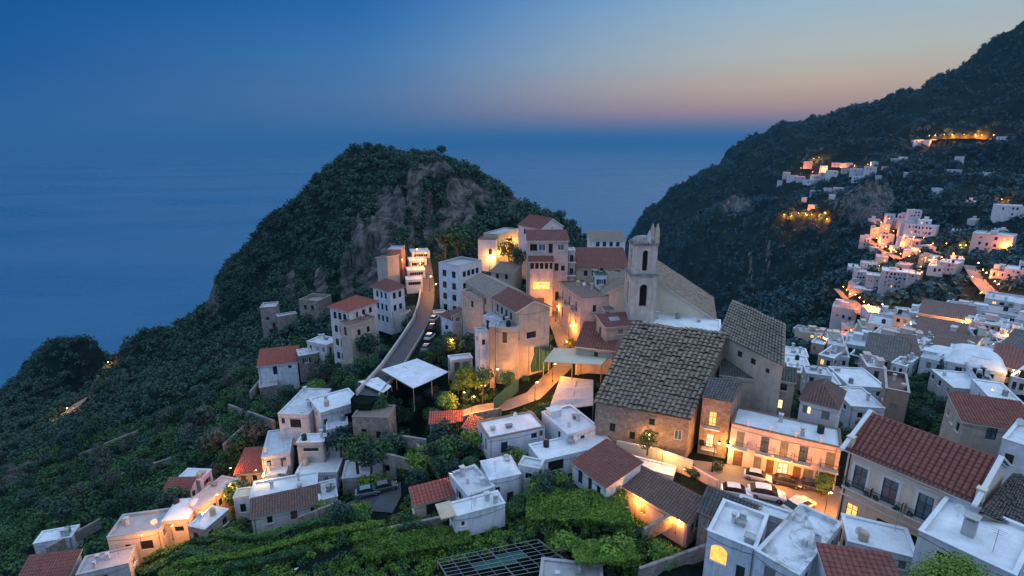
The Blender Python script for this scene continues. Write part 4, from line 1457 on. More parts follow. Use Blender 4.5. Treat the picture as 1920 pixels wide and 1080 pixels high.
i_ = H_INFO[sk.name]
b.box(wpos(sk, .35, .5, .45) - i_['org'], i_['ex'] * 2.0, i_['ey'] * 1.2 + Vector((0, 0, .35)), (0, 0, .2))
b.build('skylight', METAL, roof_of(sk))
house('red ribbed roof over the alley beside the cream canopy', (1080, 649), (1152, 657), (1186, 626), 88, 4.2, 'sf', W_BEIGE, T_RED, {}, 'red_roofed_shed', 'shed', rise=1.5, amp=.06, sp=.5)
house('white pointed gable wall of a narrow house left of the bell tower', (1107, 566), (1133, 580), (1150, 556), 103, 8, 'gy', W_WHITE, T_GREYP, {'f': [(.65, 3, .6, 1.6, 'dark')]}, 'white_house', rise=1.6, over=.1)

# ================================================================== village along the ridge road
T1 = house('tall pale pink four storey house with a dark red roof', (989, 451), (1066, 451), (1066, 441), 115, 16, 'sf', W_PINK, T_RUST,
           {'f': [(.15, .8, 1.6, 1.5, 'dark'), (.36, .8, 1.5, 1.5, 'pale'), (.57, .7, .9, 2.1, 'open'), (.82, .9, 1.4, 1.3, 'pale'), (.72, 5.1, .9, 1.7, 'open'), (.76, 11.6, 1.0, 2.1, 'open'), (.88, 5.6, .8, 1.2, 'dark')]}, 'pink_tower_house', rise=1.2)
house('projecting arcaded wing with a lit loggia on the tall pink house', (992, 490), (1037, 490), (1037, 487), 112.5, 13, 'sf', W_PINK, T_RUST,
      {'f': [(.13, .35, .75, 1.35, 'open'), (.33, .35, .75, 1.35, 'open'), (.53, .35, .75, 1.35, 'open'), (.73, .35, .75, 1.35, 'open'), (.92, .35, .6, 1.35, 'open'), (.52, 4.5, 3.9, 1.9, 'lit'), (.5, 8.2, 1.6, 2, 'door')]}, 'loggia_wing', 'annex', rise=.7)
house('lilac gabled house highest on the ridge with a grey red roof', (972, 421), (1014, 429), (1052, 423), 138, 10, 'gx', W_LILAC, T_RUST, {'f': [(.3, .8, .8, 1.3, 'dark'), (.75, .8, .8, 1.3, 'dark')], 'r': [(.5, -.3, .6, .6, 'open')]}, 'lilac_house', rise=2.2)
house('sandy house wall glowing yellow behind the lamplit tree', (934, 440), (973, 429), (968, 421), 143, 12, 'flat', W_SAND, None, {'f': [(.5, 2, 1, 1.6, 'lit')]}, 'sandy_house', par=.2, deck=R_STAIN)
house('small pale blue house with a brown roof at the foot of the wooded hill', (896, 449), (929, 450), (929, 443), 141, 8, 'flat', W_LILAC, None, {'f': [(.7, 2.5, .9, 1.6, 'dark')]}, 'pale_house', par=.1, deck=T_BROWN)
w1 = house('white four storey block with two columns of dark windows', (822, 492), (861, 499), (917, 490), 126, 13, 'flat', W_WHITE, None,
           {'f': fill(2, 4, 1.25, 1.6, 'dark', 1.6, 2.85, .05, .95), 'r': fill(4, 2, 1.1, 1.4, 'dark', 1.6, 2.85)}, 'white_block', par=.5, deck=R_STAIN)
ex, ey = Vector((.89, .455, 0)), Vector((-.455, .89, 0))
A1 = PZ(968, 584, -28.2)
r1 = house_w('long house with a rust red roof and a plain cream gable end', A1, ex, ey, 6.7, 9.5, -28.2, 10, 'gy', W_BEIGE, T_RUST,
             {'f': [(.45, 4.2, 1.9, 1.2, 'dark')], 'l': fill(4, 2, .8, 1.4, 'dark', .8, 2.7)}, 'gabled_house', rise=1.5, over=.3, sp=.4)
A2 = A1 + ey * 9.8
house_w('long house with a grey brown roof behind the cream gable', A2, ex, ey, 6.7, 13, -28.3, 10, 'gy', W_BEIGE, T_GREYP,
        {'l': fill(3, 2, .8, 1.4, 'dark', .9, 2.7)}, 'gabled_house', rise=1.4, over=.3, sp=.4)
house('sandy box wing in front of the cream gable end', (929, 615), (971, 617), (966, 603), 86, 8, 'flat', W_SAND, None, {}, 'sandy_wing', 'annex', par=.1, deck=R_STAIN)
house('slim brown stone pier beside the sandy box wing', (917, 613), (928, 613), (928, 606), 84.5, 10, 'flat', W_BROWN, None, {}, 'stone_pier', 'pillar', par=.05, deck=R_STAIN)
house('narrow white house wall beside the brown stone pier', (897, 625), (916, 623), (914, 613), 85.5, 8, 'flat', W_WHITE, None, {'f': [(.5, 1.2, .6, 1, 'dark')]}, 'white_house', par=.1, deck=R_STAIN)
house('small white shed with a slanting roof near the white block', (826, 598), (848, 601), (847, 592), 108, 6, 'sr', W_WHITE, T_RUST, {'f': [(.5, 1.2, .7, 1, 'dark')]}, 'white_shed', 'shed', rise=.8)
house('small rosy cottage lit orange beside the white shed', (850, 590), (866, 588), (866, 582), 106, 7, 'sl', W_PINK, T_BROWN, {}, 'rosy_cottage', rise=.8)
house('grey garage box at the bend of the road', (812, 588), (834, 587), (834, 581), 117, 4, 'flat', W_GREY, None, {'f': [(.5, .6, 1.4, 2.2, 'shut')]}, 'grey_garage', 'garage', par=.1, deck=R_STAIN)
house('pink town house with tall shuttered doors above the lamplit alley', (1048, 528), (1089, 559), (1097, 526), 110, 11, 'flat', W_PINK, None,
      {'f': [(.2, 1.3, .95, 2.0, 'shut', bal), (.52, 1.3, .95, 2.0, 'shut', bal), (.82, 1.3, .95, 2.0, 'shut', bal), (.2, 5, .95, 2, 'door'), (.52, 5, .95, 2, 'lit'), (.82, 5, .95, 2, 'door')], 'r': [(.5, 1.6, .7, 1.4, 'dark')]},
      'pink_house', par=.15, deck=T_BROWN, cap=TRIMD)
house('long low house under a broad dull red roof by the bell tower', (1079, 503), (1178, 503), (1177, 490), 117, 7, 'sf', W_BEIGE, T_RUST, {'f': fill(5, 1, .8, 1.3, 'dark', .5)}, 'red_roofed_house', rise=3.2, amp=.05)
house('white house with a grey loft roof above the dull red roof', (1107, 450), (1173, 450), (1173, 443), 135, 8, 'sf', W_WHITE, T_GREYP, {'f': fill(4, 1, .9, 1.2, 'dark', .5)}, 'white_house', rise=1.4)
house('tiny shed with a green covered top below the dull red roof', (1117, 516), (1140, 516), (1140, 508), 107, 5, 'flat', W_WHITE, None, {}, 'green_topped_shed', 'shed', par=.05, deck=NETG, cap=NETG)
house('flat grey terrace house between the pink town house and the nave', (1094, 540), (1116, 545), (1124, 524), 107, 8, 'flat', W_GREY, None, {'f': [(.5, 1.5, .8, 1.4, 'dark')]}, 'grey_house', par=.15, deck=R_DIRTY)
# west of the road
house('white house with a rust red hipped roof and cornice by the road', (699, 536), (730, 544), (767, 539), 122, 10, 'hip', W_WHITE, T_RUST, {'f': fill(3, 3, .8, 1.5, 'dark', .9, 2.9), 'r': fill(2, 2, .9, 1.5, 'dark', .9, 3)}, 'white_house', rise=1.7, over=.45)
house('tall white house with a faded red hipped roof on the slope', (618, 574), (654, 582), (700, 563), 110, 15, 'hip', W_WHITE2, T_BRIGHT, {'f': fill(3, 4, .95, 1.6, 'dark', 1.0, 3.1), 'r': fill(3, 1, .9, 1.3, 'dark', .9, 3)}, 'white_house', rise=1.5, over=.4)
house('beige terrace wing leaning on the tall white house', (657, 609), (703, 594), (697, 584), 104, 10, 'flat', W_BEIGE, None, {'f': fill(2, 2, .8, 1.3, 'dark', 1.6, 3)}, 'beige_wing', 'annex', par=.1, deck=T_BROWN)
house('brick brown house under the rock face with an orange glow', (727, 468), (752, 468), (752, 461), 142, 9, 'flat', W_BRICK, None, {'f': [(.5, 2.4, 1.2, 1.2, 'lit')]}, 'brick_house', par=.1, deck=R_STAIN)
house('cream garden house with a slanting roof beside the brick brown house', (706, 482), (726, 487), (727, 478), 140, 6, 'sl', W_BEIGE, T_RUST, {}, 'cream_cottage', rise=.8)
for k, (ua, ub, v, Y) in enumerate(((772, 806, 474, 152), (768, 800, 490, 146), (764, 797, 508, 139), (762, 792, 526, 132))):
    house(('top row', 'second row', 'third row', 'lowest row')[k] + ' of niched white terraces stepping down beside the lamplit steps', (ua, v), (ub, v - 2), (ub, v - 9), Y, 2.6, 'flat', W_WHITE2, None,
          {'f': fill(6, 1, .55, .8, 'open', .5, 1)}, 'niche_terrace', 'terrace wall', par=.05, deck=R_DIRTY, group='niched white terraces')
house('red roofed white farmhouse alone on the wooded slope', (483, 687), (557, 678), (549, 657), 112, 7, 'sf', W_WHITE, T_BRIGHT, {'f': [(.42, .5, .9, 2.0, 'open'), (.8, .7, .7, .7, 'dark')], 'l': [(.5, .8, .7, 1, 'dark')]}, 'farmhouse', rise=1.1)
house('grey stone watch house with a flat top among the trees', (487, 577), (517, 575), (520, 566), 150, 8, 'flat', W_STONE, None, {'f': [(.4, 3, .8, 1, 'open'), (.75, 5, .8, 1.6, 'open')]}, 'stone_house', par=.3, deck=R_STAIN)
house('low ruined stone wall running from the watch house', (521, 594), (557, 588), (557, 583), 148, 4, 'flat', W_STONE, None, {}, 'ruined_wall', 'ruin', par=.2, deck=R_STAIN)
house('roofless grey stone ruin below the cliff', (560, 562), (596, 565), (606, 552), 150, 7, 'flat', W_STONE, None, {'f': fill(2, 1, .9, 1.3, 'open', 1.5)}, 'stone_ruin', 'ruin', par=.9, deck=W_STONE)
house('stone retaining block under the red roofed farmhouse', (486, 728), (520, 722), (540, 704), 109, 6, 'flat', W_STONE, None, {}, 'retaining_wall', 'wall', par=.1, deck=R_STAIN)

# ================================================================== houses in the gardens, nearest the lane
c1 = house('white garden house with green doors and a brown edged flat roof', (916, 823), (1022, 801), (992, 772), 66, 4.5, 'flat', W_WHITE, None,
           {'f': [(.27, 1.0, 1.0, 1.7, 'gdoor'), (.8, .6, .9, .8, 'dark'), (.93, .4, .5, .9, 'door')], 'l': [(.35, .8, .8, 1.7, 'dark'), (.75, .6, .6, 1.9, 'dark')]}, 'white_house', par=.06, deck=R_WHITE, cap=TRIMD)
c2 = house('white house with a small stair hut on its stepped flat roof', (1064, 815), (1121, 799), (1074, 758), 66.4, 4.2, 'flat', W_WHITE, None, {'l': [(.7, .6, .6, 1.1, 'dark')], 'f': [(.5, .8, .7, 1, 'dark')]}, 'white_house', par=.15, deck=R_WHITE)
roofbox(c2, .25, .80, 1.8, 1.3, 1.0, -.15, R_WHITE)
c3 = house('low white house with a panelled flat roof and a brown porch', (1014, 864), (1151, 833), (1112, 808), 62, 3.8, 'flat', W_WHITE, None, {'f': [(.20, .45, 2.3, 1.5, 'open'), (.62, .8, .8, .9, 'dark')], 'l': [(.6, .6, .8, 1.9, 'dark')]}, 'white_house', par=.05, deck=R_CLEAN)
c4 = house('blue white house with a plain dull red roof above the terrace', (1074, 866), (1136, 913), (1215, 893), 60.6, 3.8, 'sf', W_WHITE, T_RUST, {'f': [(.25, .4, .8, 1.9, 'gdoor'), (.55, .4, .7, 1.9, 'gdoor'), (.8, .6, .7, 1, 'dark')]}, 'white_house', rise=1.25, amp=.035)
c5 = house('lamplit house with a long brown ribbed roof beside the hedge', (1168, 911), (1290, 980), (1340, 963), 57, 4.2, 'sf', W_PINK, T_BROWN, {'f': [(.35, .8, .8, 1.4, 'shut'), (.7, .8, .8, 1.4, 'shut')]}, 'brown_roofed_house', rise=1.1, amp=.06)
c6 = house('white roof terrace edged with a rail beside the rounded roof', (878, 931), (928, 912), (914, 863), 55.5, 4, 'flat', W_WHITE, None, {}, 'terrace_house', par=.3, deck=R_DIRTY)
c7 = house('white house with a softly domed roof and a planted doorway', (918, 901), (977, 889), (950, 856), 58, 5, 'flat', W_WHITE, None, {'f': [(.65, 2.3, .9, 1.9, 'gdoor'), (.25, 1.2, .6, .8, 'dark')]}, 'white_house', par=.0, deck=R_WHITE)
def dome_on(root, rise=.7):
    i = H_INFO[root.name]
    b = MB()
    n = 10
    g = [[wpos(root, a / n, c / n, .1 + rise * (1 - (2 * a / n - 1) ** 4) * (1 - (2 * c / n - 1) ** 4)) - i['org'] for c in range(n + 1)] for a in range(n + 1)]
    for a in range(n):
        for c in range(n):
            b.quad(g[a][c], g[a + 1][c], g[a + 1][c + 1], g[a][c + 1])
    b.build('vault', R_WHITE, roof_of(root), smooth_=True)
dome_on(c7)
c8 = house('low blue white shed house with a tan board laid on its roof', (853, 969), (947, 944), (922, 923), 52, 4, 'flat', W_WHITE, None, {'l': [(.4, .8, .8, .9, 'open')], 'f': [(.15, .9, .4, .6, 'dark')]}, 'white_shed', 'shed', par=.04, deck=R_WHITE)
roofbox(c8, -.12, .5, 1.6, 2.6, .12, .02, W_SAND, 'roof_board')
house('tiny white hut with a flat red roof in the trees', (806, 792), (866, 790), (866, 780), 75, 4, 'sf', W_WHITE, T_BRIGHT, {}, 'white_hut', 'hut', rise=.8, amp=.03)
house('open shelter with a bright orange red tiled roof in the lamplight', (778, 946), (856, 925), (847, 908), 56.5, 3.2, 'sf', W_SAND, T_BRIGHT, {'f': [(.5, .5, 2.6, 1.6, 'open')]}, 'tiled_shelter', 'shelter', rise=.9, amp=.07, sp=.5)
house('white garage strip behind the dull red roof', (1165, 868), (1262, 893), (1290, 880), 62.5, 3.2, 'flat', W_WHITE, None, {}, 'white_garage', 'garage', par=.08, deck=R_WHITE)

# ================================================================== houses stepping down the western slope
l1 = house('white house with a cracked grey roof and an open porch', (521, 776), (578, 778), (594, 729), 82, 5.5, 'flat', W_WHITE2, None, {'f': [(.55, .9, 1.9, 1.6, 'open'), (.15, .8, .6, 1, 'dark')]}, 'white_house', par=.06, deck=R_DIRTY)
l2 = house('white house with two joined roofs and a vine covered front', (601, 774), (677, 752), (650, 729), 80, 6, 'flat', W_WHITE2, None, {'f': [(.1, 1.4, .6, 1, 'dark'), (.25, 2.4, .6, 1, 'dark'), (.65, 1.6, 1.9, 1.8, 'open')]}, 'white_house', par=.12, deck=R_WHITE)
house('low house with a stained lilac roof at the edge of the wood', (490, 858), (543, 850), (536, 804), 76, 4, 'flat', W_LILAC, None, {'r': [(.5, .6, .8, 1.6, 'lit')]}, 'lilac_house', par=.06, deck=R_DIRTY)
house('small white shed with a bright roof between two larger houses', (556, 830), (607, 829), (611, 813), 76, 4, 'flat', W_GREY, None, {'f': [(.5, 1.0, 2.4, .6, 'dark')]}, 'white_shed', 'shed', par=.05, deck=R_CLEAN)
house('wide clean white roof below the small bright shed', (554, 888), (632, 885), (616, 846), 73, 4, 'flat', W_WHITE, None, {}, 'white_house', par=.08, deck=R_CLEAN)
house('little white roof with a lit hatch beside the wide clean roof', (491, 894), (535, 889), (530, 868), 74, 4, 'flat', W_WHITE, None, {'r': [(.5, .3, .8, .8, 'lit')]}, 'white_house', par=.06, deck=R_WHITE)
house('cream house with a steep plain wine red roof', (441, 888), (488, 885), (488, 853), 77, 4.2, 'sf', W_CREAM, T_RUST, {'f': [(.3, .5, .8, 1.4, 'door'), (.75, .5, .7, 1.1, 'dark')]}, 'wine_roofed_house', rise=1.4, amp=.03)
l7 = house('long white roof with a low parapet above the brown tiled porch', (468, 936), (594, 914), (583, 886), 66, 4.5, 'flat', W_WHITE2, None, {}, 'white_house', par=.15, deck=R_WHITE)
house('long brown tiled porch with a weathered white front', (471, 970), (600, 941), (596, 920), 63, 4.0, 'sf', W_WHITE2, T_BROWN, {'f': [(.25, .5, .7, 1.1, 'dark'), (.6, .5, .9, 1.4, 'door'), (.9, .6, .9, .8, 'open')]}, 'brown_porch', 'annex', rise=.9, amp=.07)
house('small house with a patchy red and grey roof by the lane', (598, 939), (633, 931), (624, 899), 66, 4, 'flat', W_WHITE2, None, {}, 'patchy_house', par=.06, deck=R_DIRTY)
house('low building wrapped in pale netting beside the lane', (641, 898), (712, 891), (714, 858), 71, 3.4, 'flat', W_GREY, None, {}, 'netted_shed', 'shed', par=.05, deck=R_DIRTY)
house('cream house with a wide grey terrace roof and an arched lamplit front', (200, 1008), (300, 994), (291, 957), 62, 5, 'flat', W_CREAM, None, {'f': [(.7, 1.4, 1.6, 1.4, 'open'), (.35, 1.6, .7, .9, 'dark')]}, 'cream_house', par=.25, deck=R_STAIN)
r2 = house('cream house with a sagging vaulted grey roof in the lamplit row', (302, 979), (354, 974), (364, 934), 65, 5, 'flat', W_CREAM, None, {'f': [(.6, 1.0, 1.2, .8, 'dark')]}, 'cream_house', par=.0, deck=R_STAIN)
dome_on(r2, .4)
house('cream house with an orange lit side wall of small windows', (341, 949), (373, 956), (431, 895), 68, 5.5, 'flat', W_CREAM, None, {'r': fill(5, 1, .7, 1.1, 'dark', .9), 'f': [(.5, 1.5, .8, .8, 'dark')]}, 'cream_house', par=.12, deck=R_STAIN)
house('small white house standing highest in the lamplit row', (330, 899), (375, 901), (389, 880), 78, 5, 'flat', W_WHITE, None, {'f': [(.5, 1, .7, 1, 'dark')]}, 'white_house', par=.06, deck=R_WHITE)
house('low white house with a rusty front roof in the lamplit row', (308, 918), (356, 917), (362, 904), 75.5, 4, 'sf', W_WHITE, T_RUST, {}, 'white_house', rise=.8, amp=.03)
house('white cottage with a bare grey roof at the bottom of the slope', (142, 1079), (241, 1056), (235, 1027), 57, 4.5, 'flat', W_WHITE2, None, {'f': [(.5, 1, .8, 1, 'dark')]}, 'white_cottage', par=.06, deck=R_STAIN)
house('cottage with a plain rust red roof at the bottom of the slope', (32, 1090), (128, 1078), (123, 1050), 57, 4, 'sf', W_BEIGE, T_RUST, {}, 'red_roofed_cottage', rise=1.2, amp=.03)
house('pale blue roofed shed alone at the foot of the wood', (62, 1020), (134, 1007), (133, 987), 69, 4.2, 'flat', W_WHITE, None, {}, 'pale_shed', 'shed', par=.04, deck=R_WHITE)
house('grey stone shed with a sheet roof beside the vine rows', (352, 986), (384, 993), (429, 955), 62, 3.4, 'flat', W_STONE, None, {}, 'stone_shed', 'shed', par=.04, deck=R_WHITE)
house('slim pale blue house squeezed beside the brown tiled porch', (437, 934), (468, 930), (466, 914), 67.5, 5, 'flat', W_WHITE, None, {'f': [(.5, 1.2, .8, 1.4, 'dark')]}, 'pale_house', par=.06, deck=W_CREAM)
for rt, s, t in ((l1, .8, .3), (l2, .3, .6), (l7, .3, .5), (c2, .7, .4), (fb, .85, .55), (pink, .45, .75), (beige, .9, .5)):
    if H_INFO[rt.name] and rt is not beige:
        chimney(rt, s, t, -.2, .45, .9)

# more houses packed along the ridge and down the slope
house('grey stone terrace block carrying the white canopies', (660, 782), (728, 784), (732, 760), 75.5, 9, 'flat', W_STONE, None, {'f': [(.3, 2, .8, 1.4, 'open'), (.7, 2.4, .8, 1.2, 'open')]}, 'retaining_wall', 'wall', par=.1, deck=PAVE)
house('pale gatehouse with a wide garage door behind the garden bushes', (844, 676), (886, 671), (884, 662), 88, 3.6, 'flat', W_GREY, None, {'f': [(.3, .5, 1.0, 2.0, 'door'), (.7, .5, 1.2, 1.6, 'shut')]}, 'gatehouse', 'gatehouse', par=.1, deck=R_DIRTY)
house('tall narrow grey house wedged beside the tall pink house', (1066, 470), (1079, 470), (1079, 464), 116, 12, 'flat', W_GREY, None, {'f': [(.5, 1, .8, 1.5, 'dark', 'balcony'), (.5, 4, .8, 1.5, 'dark', 'balcony'), (.5, 7, .8, 1.5, 'dark', 'balcony')]}, 'grey_house', par=.1, deck=R_DIRTY)
house('low beige house filling the gap beneath the sandy wall', (920, 508), (962, 512), (958, 500), 131, 6, 'sf', W_BEIGE, T_GREYP, {'f': [(.3, .5, .8, 1.3, 'dark'), (.7, .5, .8, 1.3, 'dark')]}, 'beige_house', rise=1.0)
house('white terraced wing with planted balconies beside the gabled house', (906, 592), (950, 606), (962, 588), 93, 7, 'flat', W_WHITE, None, {'f': [(.2, .6, .8, 1.7, 'dark', 'balcony'), (.5, .6, .8, 1.7, 'dark', 'balcony'), (.8, .6, .8, 1.7, 'dark', 'balcony'), (.3, 3.8, .8, 1.7, 'dark'), (.7, 3.8, .8, 1.7, 'dark')]}, 'white_wing', 'annex', par=.15, deck=R_DIRTY)
house('round ended beige wall house with tall pilasters', (866, 546), (905, 560), (915, 540), 104, 10, 'flat', W_BEIGE, None, {'f': [(.5, 1.2, .8, 1.4, 'dark')]}, 'beige_house', par=.1, deck=T_GREYP)
house('small cottage with a pale flat roof on the seaward slope', (575, 640), (612, 648), (620, 632), 118, 5, 'flat', W_WHITE2, None, {}, 'white_cottage', par=.1, deck=R_DIRTY)
house('low stone hut with a flat roof beside the farmhouse', (560, 668), (596, 662), (592, 650), 114, 4, 'flat', W_STONE, None, {}, 'stone_hut', 'hut', par=.1, deck=R_DIRTY)
house('narrow white house stacked above the wide clean roof', (612, 806), (652, 800), (650, 782), 78, 5, 'flat', W_WHITE2, None, {}, 'white_house', par=.1, deck=R_DIRTY)
house('white shed house between the lane and the netted building', (700, 868), (742, 862), (738, 846), 71, 3.4, 'flat', W_WHITE, None, {}, 'white_shed', 'shed', par=.08, deck=R_WHITE)
house('pink roofed cottage next to the tiny white hut', (868, 800), (890, 806), (894, 790), 73, 3.6, 'sf', W_PINK, T_RUST, {}, 'pink_cottage', rise=.7)
house('white kitchen block between the domed and the panelled roofs', (972, 872), (1012, 880), (1016, 862), 60.5, 4, 'flat', W_WHITE, None, {}, 'white_house', par=.1, deck=R_DIRTY)
house('grey house with a brown roof between the pink house and the bell tower', (1108, 532), (1146, 536), (1150, 520), 108, 7, 'sf', W_GREY, T_GREYP, {'f': [(.3, .5, .8, 1.3, 'dark'), (.7, .5, .8, 1.3, 'dark')]}, 'grey_house', rise=1.2)
house('white upper storey peeping over the brown hipped roof', (1512, 700), (1560, 706), (1566, 692), 92, 5, 'flat', W_WHITE2, None, {}, 'white_house', par=.12, deck=R_DIRTY)
# ================================================================== the town across the valley
ORD = ['first', 'second', 'third', 'fourth', 'fifth', 'sixth', 'seventh', 'eighth', 'ninth', 'tenth', 'eleventh', 'twelfth', 'thirteenth', 'fourteenth', 'fifteenth',
       'sixteenth', 'seventeenth', 'eighteenth', 'nineteenth', 'twentieth', 'twenty-first', 'twenty-second', 'twenty-third', 'twenty-fourth']
VR = random.Random(3)
W_GREYW = plaster('greyish_white_plaster', (.50, .50, .52), var=.2, stain_amt=.6)
def far(label, u, vb, w, h, D=8, roof='flat', wall=None, tile=None, nc=0, nr=0, rot=0., kind='dark', name='house', cat='house', group=None, rise=1.6, side=0, deck=None, ymin=75, sink=0):
    g = hit(u, vb, ymin)
    if wall is None:
        wall = VR.choice((W_WHITE, W_WHITE, W_WHITE2, W_LILAC, W_GREYW))
    if deck is None and roof == 'flat':
        deck = VR.choice((R_WHITE, R_DIRTY, R_DIRTY, R_WHITE, R_STAIN))
    if rot == 0 and w < 70:
        rot = VR.uniform(-.3, .3)
    D = D * VR.uniform(.85, 1.2)
    d = g.y * CP - g.z * SP
    W, Hh = w * d / F, max(2.6, h * d / F * 1.04)
    back = Vector((g.x, g.y, 0)).normalized()
    back = Matrix.Rotation(rot, 3, 'Z') @ back
    ex = Vector((back.y, -back.x, 0))
    A = Vector((g.x, g.y, 0)) - ex * W / 2
    zt = g.z + Hh - sink
    A.z = zt
    ww = min(1.1, W / max(nc, 1) * .45)
    fl = Hh / max(nr, 1)
    def vary(lst):
        out = []
        for q in lst:
            if VR.random() < .22:
                continue
            k_ = q[4] if q[4] != 'dark' else VR.choice(('dark', 'dark', 'dark', 'pale', 'shut', 'lit' if VR.random() < .25 else 'dark'))
            f_ = VR.uniform(.75, 1.15)
            out.append((q[0] + VR.uniform(-.02, .02), q[1] * VR.uniform(.85, 1.1), q[2] * f_, q[3] * VR.uniform(.8, 1.2), k_))
        return out
    wins = {'f': vary(fill(nc, nr, ww, min(1.5, fl * .5), kind, fl * .28, fl))} if nc else {}
    if side:
        wins['l'] = wins['r'] = fill(side, nr, ww, min(1.5, fl * .5), 'dark', fl * .28, fl)
    r_ = house_w(label, A, ex, back, W, D, zt, Hh + 1.0, roof, wall, tile, wins, name, cat, rise, .2, .0, .5, VR.uniform(.15, .5), group, deck, None, 0, True)
    if roof == 'flat' and g.y < 420:
        for _ in range(VR.randrange(1, 4)):
            k = VR.random()
            s_, t_ = VR.uniform(.15, .85), VR.uniform(.2, .85)
            if k < .45:
                chimney(r_, s_, t_, -.2, VR.uniform(.4, .7), VR.uniform(.7, 1.4), cap=False)
            elif k < .8:
                roofbox(r_, s_, t_, min(2.6, W * .35), 2.0, VR.uniform(1.0, 2.0), -.2, wall)
            else:
                tk = MB()
                q_ = wpos(r_, s_, t_, -.2) - H_INFO[r_.name]['org']
                tk.lathe(q_, [(0, 0), (.5, .0), (.5, 1.1), (.35, 1.25), (0, 1.3)], 10)
                tk.build('water_tank', IRON, roof_of(r_))
    return r_

def row(cl, group, items, sc=1.0):
    items = sorted(items, key=lambda q: q[1])
    for k, it in enumerate(items):
        desc, u, v, w, h = it[:5]
        w, h = w * sc, h * sc
        kw = it[5] if len(it) > 5 else {}
        far(f'{desc}, {ORD[k]} from the sea {cl}', u, v, w, h, group=group, **kw)
WH, W2, PK = 'small white house', 'small greyish house', 'small rosy house'
o = lambda **k: k
row('in the high hillside hamlet', 'houses of the high hamlet', [
 (WH,1485,338,18,8,o(nc=3,nr=1)),(WH,1501,339,15,7,o(nc=2,nr=1)),(WH,1515,346,20,8,o(nc=3,nr=1)),(WH,1531,338,17,9,o(nc=3,nr=1)),(WH,1547,334,20,9,o(nc=3,nr=1,rot=.2)),(WH,1561,330,17,9,o(nc=2,nr=1)),
 (W2,1568,312,14,6,o(nc=2,nr=1)),(W2,1581,313,12,6),(WH,1587,326,20,9,o(nc=3,nr=1,rot=-.2)),(WH,1603,326,19,9,o(nc=3,nr=1)),(WH,1618,328,17,8,o(nc=2,nr=1)),(WH,1631,324,20,10,o(nc=3,nr=1)),(WH,1607,338,18,7,o(nc=3,nr=1)),
 (WH,1528,365,18,7,o(nc=3,nr=1)),(WH,1553,359,12,5),(WH,1573,359,16,6,o(nc=2,nr=1)),(WH,1521,390,12,5),(WH,1507,377,8,5),(PK,1515,311,14,7,o(wall=W_PINK)),(W2,1681,304,18,6),(W2,1692,301,13,6)])
row('scattered over the far mountain side', 'scattered houses of the mountain', [(WH,1660,318,10,5),(WH,1648,335,9,5),(W2,1462,345,9,5),(WH,1475,330,12,6),(WH,1545,318,12,6),(WH,1592,312,12,6),(WH,1640,310,12,6),(W2,1560,372,10,5),(WH,1800,300,12,6),(W2,1850,330,14,6),(WH,1760,360,12,6),(WH,1820,385,14,7),(W2,1700,330,10,5),(WH,1880,440,14,8),(WH,1790,440,12,7),(WH,1820,420,12,7)])
row('beside the highest lamplit road', 'houses by the highest road', [(WH,1723,271,18,8,o(nc=3,nr=1)),(WH,1736,269,10,6),(W2,1876,263,14,6,o(nc=2,nr=1)),('long pale greenhouse',1787,325,22,5,o(wall=W_GREY))])
row('in the cluster at the lit hillside bends', 'houses at the lit bends', [
 ('white corner house',1620,464,22,20,o(nc=3,nr=2,D=10,side=2)),('lamplit cream house',1643,441,24,14,o(nc=3,nr=1,wall=W_CREAM)),('lamplit cream house',1658,432,20,14,o(nc=2,nr=1,wall=W_CREAM,kind='lit')),('lamplit rosy house',1673,423,22,14,o(nc=3,nr=1,wall=W_PINK)),
 ('small white house',1690,411,16,9,o(nc=2,nr=1)),('white house',1715,408,24,15,o(nc=3,nr=2)),('long white house',1722,441,60,22,o(nc=7,nr=2,D=9)),('lamplit white house',1699,459,24,14,o(nc=3,nr=1,kind='lit')),('lamplit pink house',1722,462,22,12,o(nc=2,nr=1,wall=W_PINK)),
 ('flat white house',1663,451,26,12,o(nc=3,nr=1)),('low white house',1684,472,24,10,o(nc=3,nr=1)),('lamplit orange house',1737,494,32,15,o(nc=4,nr=1,wall=W_SAND,kind='lit')),('broad white house',1773,508,36,18,o(nc=4,nr=2)),('white house',1795,497,22,13,o(nc=3,nr=1)),
 ('lamplit cream house',1653,494,22,14,o(nc=2,nr=1,wall=W_CREAM,kind='lit')),('low white house',1630,504,30,12,o(nc=4,nr=1)),('white house',1613,524,24,17,o(nc=3,nr=2)),('greyish white house',1636,531,28,17,o(nc=4,nr=2,wall=W_WHITE2)),('big white apartment house',1678,542,60,38,o(nc=7,nr=4,D=10,side=3)),
 ('tall white house',1708,534,24,24,o(nc=3,nr=3))], .82)
row('below the lit hairpin road', 'houses below the hairpin road', [('small grey house',1598,541,16,10,o(wall=W_GREY)),('long low grey roof',1612,551,36,6,o(wall=W_GREY)),('grey lilac house',1580,600,40,22,o(wall=W_LILAC,nc=3,nr=2))])
far('pale three storey villa with rows of dark windows between two orange lamps', 1853, 476, 58, 35, 11, nc=4, nr=3, wall=W_LILAC, side=3)
far('white villa with a long window row below a single orange lamp', 1899, 409, 52, 22, 9, nc=6, nr=2, wall=W_WHITE)
row('above the orange straight lane', 'houses above the orange lane', [('white house',1870,521,24,13,o(nc=3,nr=1)),('broad white house',1902,524,34,18,o(nc=4,nr=2)),('small white house',1926,508,22,13,o(nc=2,nr=1))])
